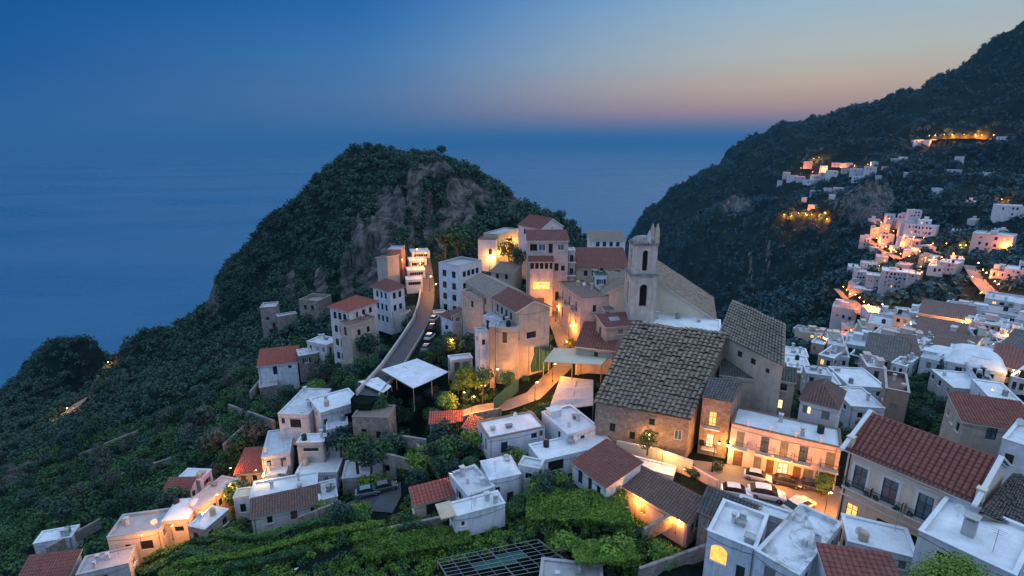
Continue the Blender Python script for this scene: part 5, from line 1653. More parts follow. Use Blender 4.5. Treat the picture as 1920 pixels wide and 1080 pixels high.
# the near part of that town, down to the square
far('pink patterned tower house with blotched walls', 1686, 624, 27, 30, 8, wall=W_PINK, nc=2, nr=2)
far('narrow white house beside the blotched pink tower house', 1716, 612, 27, 24, 8, wall=W_WHITE, nc=3, nr=2)
far('white roofed row house at the edge of the dark terraces', 1742, 596, 46, 14, 8, wall=W_WHITE2, nc=5, nr=1)
far('low pale row house beside the lamp at the dark terraces', 1792, 594, 42, 13, 8, wall=W_LILAC, nc=4, nr=1)
far('wide pink house with a brown roof and an orange lit corner', 1767, 622, 80, 28, 9, 'sf', W_PINK, T_BROWN, nc=5, nr=1)
far('low house with a brown gable roof before the wide pink house', 1738, 638, 52, 13, 8, 'gx', W_WHITE, T_BROWN, nc=3, nr=1, rise=2)
far('pink house with dark balconies under a white flat roof', 1850, 633, 48, 25, 9, wall=W_PINK, nc=4, nr=2)
far('cream house lit orange from a yard lamp', 1890, 643, 30, 24, 8, wall=W_CREAM, nc=3, nr=2, kind='lit')
far('long white flat roofed house above the pink balconies', 1862, 605, 80, 14, 9, wall=W_WHITE, nc=6, nr=1)
far('white two storey house with round topped dark windows', 1888, 590, 72, 24, 9, wall=W_WHITE2, nc=5, nr=2)
far('tall yellow lit end house beside a long white roof', 1622, 648, 20, 32, 8, wall=W_CREAM, nc=2, nr=3, kind='lit')
far('long white house with a flat roof above the salmon house', 1672, 630, 80, 15, 9, wall=W_WHITE, nc=5, nr=1)
far('long salmon house with small square windows', 1664, 666, 66, 30, 9, wall=W_PINK, nc=5, nr=2)
far('rosy house end with one big round window', 1712, 668, 30, 26, 9, wall=W_PINK, nc=1, nr=1)
far('low house under a dark brown roof below the salmon house', 1655, 694, 66, 14, 10, 'sf', W_BROWN, T_DARK, nc=3, nr=1, rise=2.4)
far('small brown roofed house beside the rosy house end', 1703, 686, 32, 14, 8, 'sf', W_BROWN, T_BROWN, rise=2)
far('house under a long brown roof behind the white vaults', 1757, 653, 74, 12, 8, 'sf', W_WHITE, T_BROWN, nc=4, nr=1, rise=2)
far('second long brown roof directly behind the white vaults', 1768, 676, 58, 10, 8, 'sf', W_WHITE, T_BROWN, rise=2)
for lb, u, v, w, h, D in (('white house with a low vaulted roof near the brown block house', 1757, 700, 58, 12, 9), ('white house with a broad double vaulted roof', 1822, 712, 88, 14, 12)):
    r_ = far(lb, u, v, w, h, D, wall=W_WHITE, nc=3, nr=1, deck=R_WHITE)
    dome_on(r_, 1.6)
house('wide white flat roof over a dark garden front beside the vaults', (1788, 727), (1862, 734), (1876, 704), 88, 5, 'flat', W_GREY, None, {'f': [(.8, 1.2, 1.4, 2, 'open'), (.3, 1.2, 1.6, 1.2, 'open')]}, 'white_roofed_house', par=.1, deck=R_WHITE)
house('white roof with two black tanks behind the brown block house', (1592, 724), (1664, 728), (1684, 694), 92, 6, 'flat', W_WHITE, None, {}, 'white_house', par=.12, deck=R_WHITE)
house('plain white roof between the lilac house and the brown block house', (1596, 762), (1660, 766), (1664, 730), 80, 6, 'flat', W_WHITE, None, {'f': [(.3, 1, .8, 1, 'dark')]}, 'white_house', par=.12, deck=R_CLEAN)
house('white roof above a pale court at the eastern edge of town', (1884, 776), (1950, 786), (1950, 728), 75, 6, 'flat', W_WHITE, None, {}, 'white_house', par=.1, deck=R_WHITE)
for k, (a, b, c, Y) in enumerate((((1470, 664), (1516, 670), (1520, 655), 110), ((1472, 680), (1518, 686), (1520, 670), 104), ((1476, 696), (1520, 703), (1526, 688), 98), ((1520, 716), (1578, 722), (1586, 702), 92))):
    house(('long white roof strip farthest from the grey hall roof edge', 'white roof strip under a red sign light', 'white roof strip nearest the grey hall roof edge', 'white roof strip behind the brown hipped roof')[k], a, b, c, Y, 4.5, 'flat', W_BEIGE, None, {}, 'white_roofed_house', par=.12, deck=R_WHITE)
far('small house with glowing yellow walls by the dark gully', 1540, 652, 17, 16, 7, wall=W_CREAM, nc=2, nr=1, kind='plit')
far('tall house with a bright yellow lit front of many windows', 1565, 674, 27, 27, 8, wall=W_CREAM, nc=3, nr=3, kind='plit')
far('long low house lit orange at the gully edge', 1528, 637, 52, 11, 7, wall=W_CREAM, nc=4, nr=1, kind='lit')
far('house wall washed orange behind the yellow lit front', 1590, 648, 34, 15, 7, wall=W_PINK, nc=3, nr=1)
far('low white house in front of the orange washed wall', 1605, 668, 42, 13, 9, wall=W_WHITE, nc=3, nr=1)
far('dark green covered box house below the low white house', 1606, 690, 30, 16, 7, wall=NETG)
far('beige house under a dark red slope roof by a garden lamp', 1885, 712, 52, 20, 8, 'sf', W_BEIGE, T_RUST, nc=3, nr=1, rise=2.2)
far('house under a dark grey slope roof with a white rim', 1898, 678, 42, 12, 9, 'sf', W_WHITE, T_DARK, rise=2)
far('narrow grey house beside a white garden lamp', 1850, 664, 34, 20, 8, wall=W_GREY, nc=2, nr=2)
far('small white house at the corner of the town lane', 1806, 668, 26, 18, 7, wall=W_WHITE, nc=2, nr=1)
# infill houses of the dense quarter
row('among the lower town roofs', 'houses of the lower town', [
 (WH,1702,640,24,12,o(nc=2,nr=1)),(PK,1815,640,24,16,o(wall=W_PINK,nc=2,nr=1)),(WH,1830,655,22,14,o(nc=2,nr=1)),(W2,1870,670,22,14,o(wall=W_GREY,nc=2,nr=1)),(WH,1728,680,26,12,o(nc=2,nr=1)),
 (WH,1788,690,22,10),(PK,1640,712,30,14,o(wall=W_PINK,nc=2,nr=1)),(WH,1915,620,26,14,o(nc=2,nr=1)),(PK,1912,655,26,16,o(wall=W_PINK,nc=2,nr=1)),(WH,1640,600,26,10,o(nc=2,nr=1,ymin=120)),(WH,1575,690,24,12,o(nc=2,nr=1)),
 (W2,1545,690,26,12,o(wall=W_GREY,nc=2,nr=1)),(WH,1840,738,26,10),(WH,1905,735,26,12,o(nc=2,nr=1))])

row('in the tight quarter below the hairpin', 'houses of the tight quarter', [
 (WH,1497,628,22,10,o(nc=2,nr=1)),(W2,1512,648,20,12,o(nc=2,nr=1)),(PK,1530,664,22,13,o(wall=W_PINK,nc=2,nr=1)),(WH,1548,640,18,10,o(nc=2,nr=1)),(WH,1572,650,22,12,o(nc=2,nr=1)),(PK,1590,628,24,12,o(wall=W_PINK,nc=2,nr=1)),
 (WH,1612,632,20,12,o(nc=2,nr=1)),(W2,1634,686,24,12,o(wall=W_GREY,nc=2,nr=1)),(WH,1660,606,26,11,o(nc=3,nr=1)),(WH,1700,606,22,12,o(nc=2,nr=1)),(WH,1722,628,22,12,o(nc=2,nr=1)),(PK,1742,660,22,13,o(wall=W_PINK,nc=2,nr=1)),
 (WH,1784,650,24,12,o(nc=2,nr=1)),(W2,1806,626,24,12,o(nc=2,nr=1)),(WH,1826,684,24,12,o(nc=2,nr=1)),(WH,1848,690,24,12,o(nc=2,nr=1)),(PK,1868,655,22,13,o(wall=W_PINK,nc=2,nr=1)),(WH,1898,696,26,12,o(nc=2,nr=1)),(WH,1912,600,26,14,o(nc=3,nr=1)),(WH,1680,706,24,12,o(nc=2,nr=1))])
row('on the terraces above the lit hairpin', 'houses above the hairpin', [(WH,1660,524,18,9,o(nc=2,nr=1)),(WH,1600,510,16,9,o(nc=2,nr=1)),(W2,1645,474,20,9,o(nc=2,nr=1)),(WH,1705,480,22,10,o(nc=2,nr=1)),(WH,1740,474,22,10,o(nc=2,nr=1)),(WH,1752,512,24,12,o(nc=3,nr=1)),(W2,1690,508,22,11,o(nc=2,nr=1)),(WH,1668,412,16,9,o(nc=2,nr=1)),(WH,1700,428,20,10,o(nc=2,nr=1)),(WH,1732,424,20,10,o(nc=2,nr=1)),(WH,1640,420,16,8,o(nc=2,nr=1))])
# ================================================================== lanes, square, walls, canopies
COBB = stone('dark_cobbles', (.05, .042, .036), (.10, .085, .07), (.16, .135, .11), 3.0)
def ribbon(name, pl, w, mat, label, dz=.03, kind='structure'):
    b = MB()
    # resample
    P2 = []
    for a, c in zip(pl[:-1], pl[1:]):
        n = max(1, int((c - a).length / 1.5))
        P2 += [a.lerp(c, i / n) for i in range(n)]
    P2.append(pl[-1])
    E = []
    for i, p in enumerate(P2):
        d = (P2[min(i + 1, len(P2) - 1)] - P2[max(i - 1, 0)])
        d.z = 0
        d.normalize()
        nrm = Vector((-d.y, d.x, 0))
        E.append((p + nrm * w / 2, p - nrm * w / 2))
    for (a, c), (e, f) in zip(E[:-1], E[1:]):
        up = Vector((0, 0, dz))
        b.quad(c + up, f + up, e + up, a + up)
    ob = b.build(name, mat)
    tag(ob, label, kind=kind)
    return E
road_edge = ribbon('road', MAIN, 3.5, ASPH, 'grey asphalt village road climbing between parapets')
ribbon('paved_alley', ALLEY, 3.2, PAVE, 'stone paved alley in orange lamplight')
ribbon('path', PATHW, 3.0, ASPH, 'grey lane passing the lower gardens')
b = MB()
sq_ = [PZ(1296, 862, -42), PZ(1372, 871, -42), PZ(1470, 888, -42), PZ(1572, 912, -42), PZ(1640, 985, -42), PZ(1560, 1002, -42), PZ(1470, 985, -42), PZ(1395, 940, -42), PZ(1320, 905, -42)]
b.poly(sq_[::-1])
tag(b.build('square_pavement', PAVE), 'stone paved parking square in front of the pink terrace', kind='structure')
FAR_ROADS = []
def drape(pl, n=8):
    out = []
    for (u0, v0), (u1, v1) in zip(pl[:-1], pl[1:]):
        for i in range(n):
            t = i / n
            out.append(hit(u0 + (u1 - u0) * t, v0 + (v1 - v0) * t, 120))
    return out
for nm, pl, w in (('road', [(1572, 543), (1590, 563), (1618, 590), (1648, 605)], 5), ('road', [(1822, 500), (1840, 530), (1868, 560)], 6), ('road', [(1628, 452), (1655, 470), (1690, 490)], 5),
                  ('road', [(1712, 468), (1755, 474), (1795, 486)], 4), ('road', [(1700, 268), (1760, 262), (1830, 261), (1900, 264)], 5), ('path', [(118, 780), (150, 758), (196, 728)], 3)):
    FAR_ROADS.append((drape(pl), w / 2))
    ribbon(nm, drape(pl), w, PAVE, 'pale lane cut into the hillside', dz=.5)

def parapet(label, pts, h, w, mat, name='parapet_wall', cat='wall', posts=0):
    b = MB()
    for a, c in zip(pts[:-1], pts[1:]):
        d = (c - a)
        if d.length < .05: continue
        m = (a + c) / 2
        m = m + Vector((0, 0, -.5))
        dh = Vector((d.x, d.y, d.z))
        n = Vector((-d.y, d.x, 0)).normalized() * w
        b.box(m, dh, n, (0, 0, h + .5))
    o_ = b.mesh(name, [mat])
    r = bpy.data.objects.new(name, o_)
    C.objects.link(r)
    return tag(r, label, cat)
parapet('pale stone parapet along the seaward edge of the asphalt road', [e[0] + (e[0] - e[1]).normalized() * .2 for e in road_edge], .8, .35, W_GREY)
parapet('low stone kerb wall on the village side of the asphalt road', [e[1] + (e[1] - e[0]).normalized() * .15 for e in road_edge[:18]], .5, .3, W_STONE)
parapet('white garden wall at the edge of the hedge and stone cottage', [PZ(1206, 1008, -42.4), PZ(1284, 968, -42.2)], 1.2, .35, W_STONE)
parapet('grey terrace wall at the foot of the near gardens', [PZ(1198, 1085, -42.4), PZ(1322, 1040, -42.2)], 1.3, .35, W_STONE)
parapet('lamplit cream retaining wall along the church front', [PZ(1155, 852, -42.6), PZ(1230, 868, -42.2), PZ(1296, 892, -42)], 2.2, .4, W_CREAM)
parapet('white capped wall with iron rail bounding the square', [PZ(1262, 868, -41.8), PZ(1300, 888, -41.8), PZ(1345, 914, -41.8)], 1.0, .3, W_PINK)
for k, (u, v) in enumerate(((1289, 893), (1311, 905), (1343, 921))):
    p = PZ(u, v, -42.3)
    b = MB()
    b.box((0, 0, 0), (.6, 0, 0), (0, .6, 0), (0, 0, 2.0))
    b.box((0, 0, 2.002), (.8, 0, 0), (0, .8, 0), (0, 0, .14))
    b.lathe((0, 0, 2.14), [(.12, 0), (.27, .16), (.3, .32), (.2, .5), (0, .58)], 10)
    solo(b, 'gate_pillar', W_WHITE, ('white pillar with a round cap nearest the church', 'white pillar with a round cap midway along the rail', 'white pillar with a round cap farthest from the church')[k], 'pillar', p, 'pillars along the square wall')
# green net scaffold wall below the cream gable
b = MB()
p = [PZ(931, 702, -40.2), PZ(1031, 694, -40.0)]
for i in range(12):
    a, c = p[0].lerp(p[1], i / 12), p[0].lerp(p[1], (i + 1) / 12)
    for j in range(4):
        w1_, w2_ = .25 * math.sin(i * 2.1 + j), .25 * math.sin((i + 1) * 2.1 + j)
        b.quad(a + Vector((0, w1_, j * 1.15)), c + Vector((0, w2_, j * 1.15)), c + Vector((0, .25 * math.sin((i + 1) * 2.1 + j + 1), j * 1.15 + 1.15)), a + Vector((0, .25 * math.sin(i * 2.1 + j + 1), j * 1.15 + 1.15)))
nt_ = thing('scaffold_net', 'dark green scaffold netting hung below the cream gable end', 'net', p[0])
b.build('net', NETG, nt_, p[0])
for i in range(6):
    q = MB()
    a = p[0].lerp(p[1], i / 5) - p[0]
    q.tube(a + Vector((0, -.3, -1)), a + Vector((0, -.3, 5.0)), .05, n=6)
    q.build('post', METAL, nt_)
def canopy(label, cs, z, mat, posts=True, name='canopy', sag=.15, zg=None, cat='canopy', lattice=False):
    pts_ = [PZ(u, v, z) for u, v in cs]
    o_ = pts_[0].copy()
    t = thing(name, label, cat, o_)
    b = MB()
    n = 8
    g = [[(pts_[0].lerp(pts_[1], a / n)).lerp(pts_[3].lerp(pts_[2], a / n), c / n) - o_ + Vector((0, 0, -sag * math.sin(math.pi * a / n) * (.6 + .4 * math.sin(c * 2.2)))) for c in range(n + 1)] for a in range(n + 1)]
    for a in range(n):
        for c in range(n):
            b.quad(g[a][c], g[a + 1][c], g[a + 1][c + 1], g[a][c + 1])
            b.quad(g[a][c + 1] - Vector((0, 0, .06)), g[a + 1][c + 1] - Vector((0, 0, .06)), g[a + 1][c] - Vector((0, 0, .06)), g[a][c] - Vector((0, 0, .06)))
    if lattice:
        b = MB()
        for a in range(n + 1):
            b.tube(g[a][0], g[a][n], .03, n=6)
        for c in range(0, n + 1):
            b.tube(g[0][c] + Vector((0, 0, .07)), g[n][c] + Vector((0, 0, .07)), .028, n=6)
        for a, c in ((2, 3), (3, 3), (4, 3), (3, 4), (4, 4), (5, 4), (2, 4), (5, 5), (4, 5)):
            b.quad(g[a][c], g[a + 1][c], g[a + 1][c + 1], g[a][c + 1], 1)
        b.build('lattice', [METAL, mat], t)
    else:
        b.build('cover', mat, t)
    for a in (0, n // 2, n):
        q = MB()
        q.tube(g[a][0] + Vector((0, 0, -.1)), g[a][n] + Vector((0, 0, -.1)), .07, n=6)
        q.build('beam', WOODP, t)
        for c in (0, n // 2, n):
            w_ = g[a][c] + o_
            gz = hgt(w_.x, w_.y) if zg is None else zg
            q = MB()
            q.tube(g[a][c] + Vector((0, 0, -.12)), Vector((g[a][c].x, g[a][c].y, min(gz - .4, w_.z - .5) - o_.z)), .08, n=6)
            q.build('post', WOODP, t)
    FOOT.append([(q.x, q.y) for q in pts_])
    return t
canopy('large white sheeted canopy over the garden beside the road', [(775, 728), (841, 697), (782, 672), (714, 693)], -39.0, CLOTH)
canopy('small white sheeted canopy next to the large one', [(718, 736), (734, 724), (708, 707), (671, 715)], -40.0, CLOTH)
canopy('cream canvas awning stretched over the lamplit alley', [(1019, 678), (1128, 684), (1153, 655), (1039, 652)], -36.4, CANV, sag=.05)
canopy('slatted timber pergola beside the road parapet', [(742, 602), (786, 588), (776, 572), (736, 584)], -37.6, WOODP, cat='pergola', name='pergola', lattice=True)
canopy('pale glass cold frame roof among the vine rows', [(556, 1086), (664, 1052), (660, 1034), (552, 1066)], -47.2, CLOTH, cat='cold frame', name='cold_frame', sag=.02)
canopy('green netted pergola over the near garden beds', [(850, 1100), (1075, 1060), (1010, 1012), (820, 1050)], -43.4, NETG, cat='pergola', name='pergola', sag=.05, lattice=True)
canopy('torn grey net shelter behind the great church wall', [(1030, 765), (1112, 760), (1112, 712), (1052, 705)], -39.4, R_STAIN, cat='net', name='net_shelter', sag=.3)

parapet('torn green net fence hung along the garden side of the alley', [PZ(926, 772, -42.1), PZ(948, 752, -42), PZ(972, 734, -41.6)], 2.4, .06, NETG, 'net_fence', 'fence')
parapet('rough stone wall between the alley and the red roofed hut', [PZ(868, 790, -42.4), PZ(900, 782, -42.3), PZ(940, 775, -42.2)], 1.0, .35, W_STONE)
# poles and wires
def pole(label, u, v, z, h, arm=None, cat='pole', name='timber_pole', r=.09, mat=None):
    p_ = PZ(u, v, z)
    b = MB()
    b.tube((0, 0, -.6), (0, 0, h), r, r * .7, 8)
    if arm:
        b.tube((0, 0, h - .15), Vector(arm) + Vector((0, 0, h - .15)), r * .7, n=6)
    return solo(b, name, mat or WOODP, label, cat, p_)
pole('timber gate frame post nearest the lane', 713, 925, -46.8, 3.4, (2.6, .8, 0))
pole('timber gate frame post by the red tiled shelter', 755, 918, -46.5, 4.2, (-1.8, -.6, -.9))
pole('tall bent timber pole beside the road bushes', 680, 700, -43.5, 5.8, (3.2, 2.0, 2.6))
pole('slim timber pole standing by the road parapet', 730, 664, -41, 5.0)
pole('flag topped pole beside the green scaffold netting', 968, 748, -41.6, 7.4, (.4, .1, .7), r=.08)
pole('iron pole with wires on the near white roofs', 1662, 1045, -38.5, 3.4, (.7, .2, 0), r=.05, mat=IRON)
pole('thin television mast on the near white roof', 1520, 1010, -38.0, 3.0, (.6, 0, 0), r=.03, mat=IRON, name='antenna_mast', cat='antenna')

# ================================================================== cars
def car_parts():
    secs = [(-2.05, .78, .62, .30), (-1.95, .84, .80, .22), (-1.3, .86, .88, .2), (-.4, .87, .90, .2), (.7, .87, .88, .2), (1.5, .85, .78, .2), (1.95, .80, .66, .24), (2.08, .72, .52, .32)]
    b = MB()
    rings = []
    for x, hw, zt_, zb_ in secs:
        rings.append([Vector((x, -hw * .92, zb_)), Vector((x, -hw, zb_ + .2)), Vector((x, -hw, zt_ - .16)), Vector((x, -hw * .88, zt_)), Vector((x, hw * .88, zt_)), Vector((x, hw, zt_ - .16)), Vector((x, hw, zb_ + .2)), Vector((x, hw * .92, zb_))])
    for r0, r1 in zip(rings[:-1], rings[1:]):
        for i in range(8):
            j = (i + 1) % 8
            b.quad(r0[i], r0[j], r1[j], r1[i])
    b.poly(rings[0]); b.poly(rings[-1][::-1])
    roof = [(-1.75, .86), (-1.25, 1.36), (-.2, 1.46), (.45, 1.40), (1.15, .86)]
    g = MB()
    L_ = [[Vector((x, s * (.80 if z < 1 else .62), z)) for s in (-1, 1)] for x, z in roof]
    for k, (p, q) in enumerate(zip(L_[:-1], L_[1:])):
        (b if k in (1, 2) else g).quad(p[0], p[1], q[1], q[0])
    for s in (0, 1):
        ps = [q[s] for q in L_]
        g.poly(ps if s else ps[::-1])
    w = MB()
    w.tube((0, -.1, 0), (0, .1, 0), .31, n=14)
    r_ = MB()
    r_.tube((0, -.115, 0), (0, .115, 0), .18, n=10)
    h = MB()
    h.box((0, 0, 0), (.06, 0, 0), (0, .30, 0), (0, 0, .13))
    return b.mesh('body', [plain('tmp', (.5, .5, .5))]), g.mesh('cabin_glass', [GLASS]), w.mesh('wheel', [plain('tyre_rubber', (.02, .02, .02), .8)]), r_.mesh('rim', [METAL]), h
CB, CG, CW, CR, CH = car_parts()
CHL = CH.mesh('headlight', [plain('headlight_glass', (.7, .7, .68), .2)])
CTL = CH.mesh('tail_light', [plain('tail_light_glass', (.35, .02, .02), .3)])
def car(label, u, v, z, rot, col, group='cars parked on the square', sc=.82):
    p_ = PZ(u, v, z)
    t = thing('parked_car', label, 'car', p_, rot, group)
    t.scale = (sc, sc, sc)
    me = CB.copy()
    me.name = 'body'
    me.materials.clear()
    me.materials.append(plain('car_paint', col, .28))
    put(me, 'body', t, (0, 0, 0))
    put(CG, 'cabin_glass', t, (0, 0, .004))
    for x in (-1.25, 1.3):
        for y in (-.78, .78):
            w_ = put(CW, 'wheel', t, (x, y, .31))
            put(CR, 'rim', w_, (0, 0, 0))
    for y in (-.55, .55):
        put(CHL, 'headlight', t, (2.02, y, .50))
        put(CTL, 'tail_light', t, (-2.05, y, .55))
    FOOT.append([(p_.x - 2, p_.y - 2), (p_.x + 2, p_.y - 2), (p_.x + 2, p_.y + 2), (p_.x - 2, p_.y + 2)])
    return t
zq = -41.97
car('silver car parked nearest the arched door of the pink terrace', 1420, 898, zq, -.45, (.55, .55, .56))
car('black car parked between two others along the pink terrace', 1474, 908, zq, -.45, (.03, .03, .035))
car('dark blue car parked by the bare tree along the pink terrace', 1524, 917, zq, -.45, (.05, .06, .10))
car('white estate car parked in the middle of the square', 1436, 932, zq, -.35, (.75, .75, .75), sc=1.05)
car('small white car parked beside the white capped wall', 1380, 927, zq, -.30, (.72, .72, .72), sc=.9)
car('cream van parked in the brightest lamplight', 1497, 955, zq, .5, (.68, .64, .55), sc=1.05)
car('blue grey car under a cover on the lower lane', 690, 926, -46.75, .30, (.10, .14, .18), 'cars on the lower lane')
car('dark car parked beyond the covered car on the lower lane', 722, 917, -46.6, .35, (.05, .06, .07), 'cars on the lower lane')
for k, (u, v) in enumerate(((800, 655), (806, 634), (811, 616), (814, 600))):
    car(('grey', 'white', 'black', 'silver')[k] + ' car parked on the village side of the road, ' + ORD[k] + ' from the canopies', u, v, -39.6 + k * .2, 1.35, ((.2, .2, .21), (.6, .6, .6), (.03, .03, .03), (.42, .42, .44))[k], 'cars along the road')

# ================================================================== lamps
def lamp_meshes():
    b = MB()
    b.tube((0, 0, 0), (0, 0, 4.3), .06, .045, 8)
    b.lathe((0, 0, 0), [(.16, 0), (.14, .3), (.08, .45)], 8)
    b.tube((0, 0, 4.2), (.5, 0, 4.5), .03, n=6)
    k = MB()
    k.lathe((.5, 0, 4.42), [(.0, .16), (.1, .14), (.24, 0.0), (.22, -.02)], 10)
    g = MB()
    g.lathe((.5, 0, 4.12), [(0, 0), (.10, .02), (.15, .16), (.14, .29)], 10)
    w = MB()
    w.tube((0, 0, .25), (0, -.5, .35), .03, n=6)
    w.box((0, -.02, .1), (.14, 0, 0), (0, .04, 0), (0, 0, .4))
    w.lathe((0, -.5, .26), [(.0, .16), (.1, .14), (.2, 0.0)], 10)
    wg = MB()
    wg.lathe((0, -.5, -.02), [(0, 0), (.10, .02), (.14, .14), (.13, .27)], 10)
    return (b.mesh('post', [IRON]), k.mesh('lamp_hood', [IRON]), g.mesh('lamp_glass', [BULB]), w.mesh('bracket', [IRON]), wg.mesh('lamp_glass', [BULB]))
LP, LH, LGm, LB, LW = lamp_meshes()
LIGHTS = {}
def ldata(power, col, r=.2):
    k = (power, col)
    if k not in LIGHTS:
        d = bpy.data.lights.new('lamp_light', 'POINT')
        d.energy = power
        d.color = col
        d.shadow_soft_size = r
        LIGHTS[k] = d
    return LIGHTS[k]
OR = (1.0, .34, .045)
YE = (1.0, .50, .11)
WM = (1.0, .72, .38)
RD = (1.0, .16, .05)
def street_lamp(label, g, power, col=OR, group=None, sc=1.0, rot=0., dz=0):
    t = thing('street_lamp', label, 'street lamp', g, rot, group)
    t.scale = (sc, sc, sc)
    put(LP, 'post', t, (0, 0, 0)); put(LH, 'lamp_hood', t, (0, 0, 0)); gl = put(LGm, 'lamp_glass', t, (0, 0, 0))
    o_ = bpy.data.objects.new('lamp_light', ldata(power, col))
    C.objects.link(o_)
    o_.parent = t
    o_.location = (.5, 0, 4.0)
    return t
def wall_lamp(label, p_, power, col=OR, group=None, rot=0., sc=1.0):
    t = thing('wall_lamp', label, 'wall lamp', p_, rot, group)
    t.scale = (sc, sc, sc)
    put(LB, 'bracket', t, (0, 0, 0)); put(LW, 'lamp_glass', t, (0, 0, 0))
    o_ = bpy.data.objects.new('lamp_light', ldata(power, col))
    C.objects.link(o_)
    o_.parent = t
    o_.location = (0, -.6, -.15)
    return t
G1 = 'lamps round the square'
wall_lamp('bright wall lamp at the corner of the pink terrace and church annex', wpos(annex, 1, 0, 0) * 0 + P(1362, 832, 63.6), 800, YE, G1, sc=1.3)
street_lamp('street lamp at the bright foot of the cream house', PZ(1545, 968, -42), 2200, OR, G1, sc=.75)
street_lamp('street lamp among the cars on the square', PZ(1452, 914, -42), 1300, OR, G1, sc=.6)
street_lamp('short lamp by the shutters of the pink terrace', PZ(1500, 900, -42), 800, OR, G1, sc=.55)
street_lamp('short lamp by the arched door of the pink terrace', PZ(1402, 876, -42), 700, YE, G1, sc=.55)
street_lamp('street lamp beside the bush at the church front', PZ(1335, 884, -42), 700, OR, G1)
wall_lamp('wall lamp over the glowing citrus tree at the church front', P(1214, 812, 65.2), 260, YE, G1)
street_lamp('low lamp behind the cream wall under the church', PZ(1240, 884, -42.3), 500, YE, G1, sc=.7)
street_lamp('lamp by the wall of the brown ribbed roof house', PZ(1190, 966, -43.4), 700, OR, 'lamps in the gardens', sc=.4)
street_lamp('lamp at the lower end of the brown ribbed roof house', PZ(1266, 1000, -43.0), 700, OR, 'lamps in the gardens', sc=.4)
street_lamp('lamp on the orange flat between the brown roof and the square', PZ(1275, 912, -42.2), 500, OR, 'lamps in the gardens', sc=.6)
GA = 'lamps along the paved alley'
for k, (u, v, z, p_) in enumerate(((885, 780, -42.2, 900), (1003, 752, -41.3, 800), (1036, 716, -40.5, 700), (1058, 672, -39.7, 600), (1066, 640, -38.7, 800), (1042, 602, -37.6, 700), (1028, 566, -36.2, 800))):
    street_lamp('alley lamp ' + ('by the tiny red roofed hut', 'at the foot of the flag topped pole', 'below the edge of the cream awning', 'behind the cream awning', 'under the pink town house', 'at the corner of the gabled house', 'at the door of the tall pink house')[k], PZ(u, v, z), p_ * (3.2 if k in (0, 1, 2) else 1.7), OR, GA, sc=.8)
street_lamp('white globe lamp on a tall pole by the brown stone pier', PZ(928, 735, -41.2), 120, WM, GA)
street_lamp('lamp hidden in the tree beside the green netting', PZ(902, 742, -41.5), 1600, OR, GA, sc=.6)
street_lamp('lamp inside the dark garden bushes by the road', PZ(846, 664, -39.3), 900, OR, GA, sc=.7)
street_lamp('small garden lamp behind the canopies', PZ(868, 762, -42), 700, OR, GA, sc=.6)
GR = 'lamps along the upper street'
for k, (u, v, z, p_) in enumerate(((786, 520, -35.5, 900), (806, 545, -37.4, 900), (815, 560, -38, 500), (796, 500, -33.8, 800), (752, 512, -35, 900), (780, 492, -33.4, 600), (935, 498, -33, 900), (958, 490, -32.5, 1800), (975, 482, -32, 1500), (918, 508, -33.6, 600))):
    street_lamp('upper street lamp ' + ('beside the second niche terrace', 'at the road bend by the white block', 'at the corner of the white block', 'at the head of the road', 'below the brick brown house', 'beside the top niche terrace', 'at the end of the white block roof', 'under the glowing yellow tree', 'at the sandy house wall', 'behind the grey brown roof')[k], PZ(u, v, z), p_ * (1.9 if k in (0, 3, 5) else .9 if k in (6, 7, 8) else 2.2), OR if k < 6 else (1.0, .46, .07), GR, sc=.9)
wall_lamp('loggia lamp on the tall pink house', P(1012, 536, 111.6), 260, YE, GR)
GL = 'lamps in the western row'
for k, (u, v, z, p_, c_) in enumerate(((432, 932, -53.2, 700, OR), (408, 952, -53, 600, OR), (378, 985, -53, 500, OR), (325, 1012, -53.5, 600, OR), (268, 1030, -54, 500, OR), (433, 900, -54.5, 500, RD), (540, 866, -52, 420, OR), (494, 918, -51.5, 300, YE), (480, 905, -53, 260, YE))):
    street_lamp('western row lamp ' + ('by the orange side wall of small windows', 'midway along the orange side wall', 'by the grey stone shed', 'before the vaulted grey roof', 'before the arched cream front', 'glowing red by the wine red roof', 'beside the stained lilac roof', 'by the lit hatch', 'before the wine red roof')[k], PZ(u, v, z), p_ * 1.6, c_, GL, sc=.55)
street_lamp('lamp by the red tiled shelter', PZ(842, 930, -44.8), 420, OR, 'lamps in the gardens', sc=.8)
for (u, v, lb) in ((128, 782, 'lone lamp at the foot of the pale path on the wooded headland'), (204, 694, 'lone lamp in the notch beside the sea headland')):
    street_lamp(lb, hit(u, v, 100), 2500, OR, sc=.8)
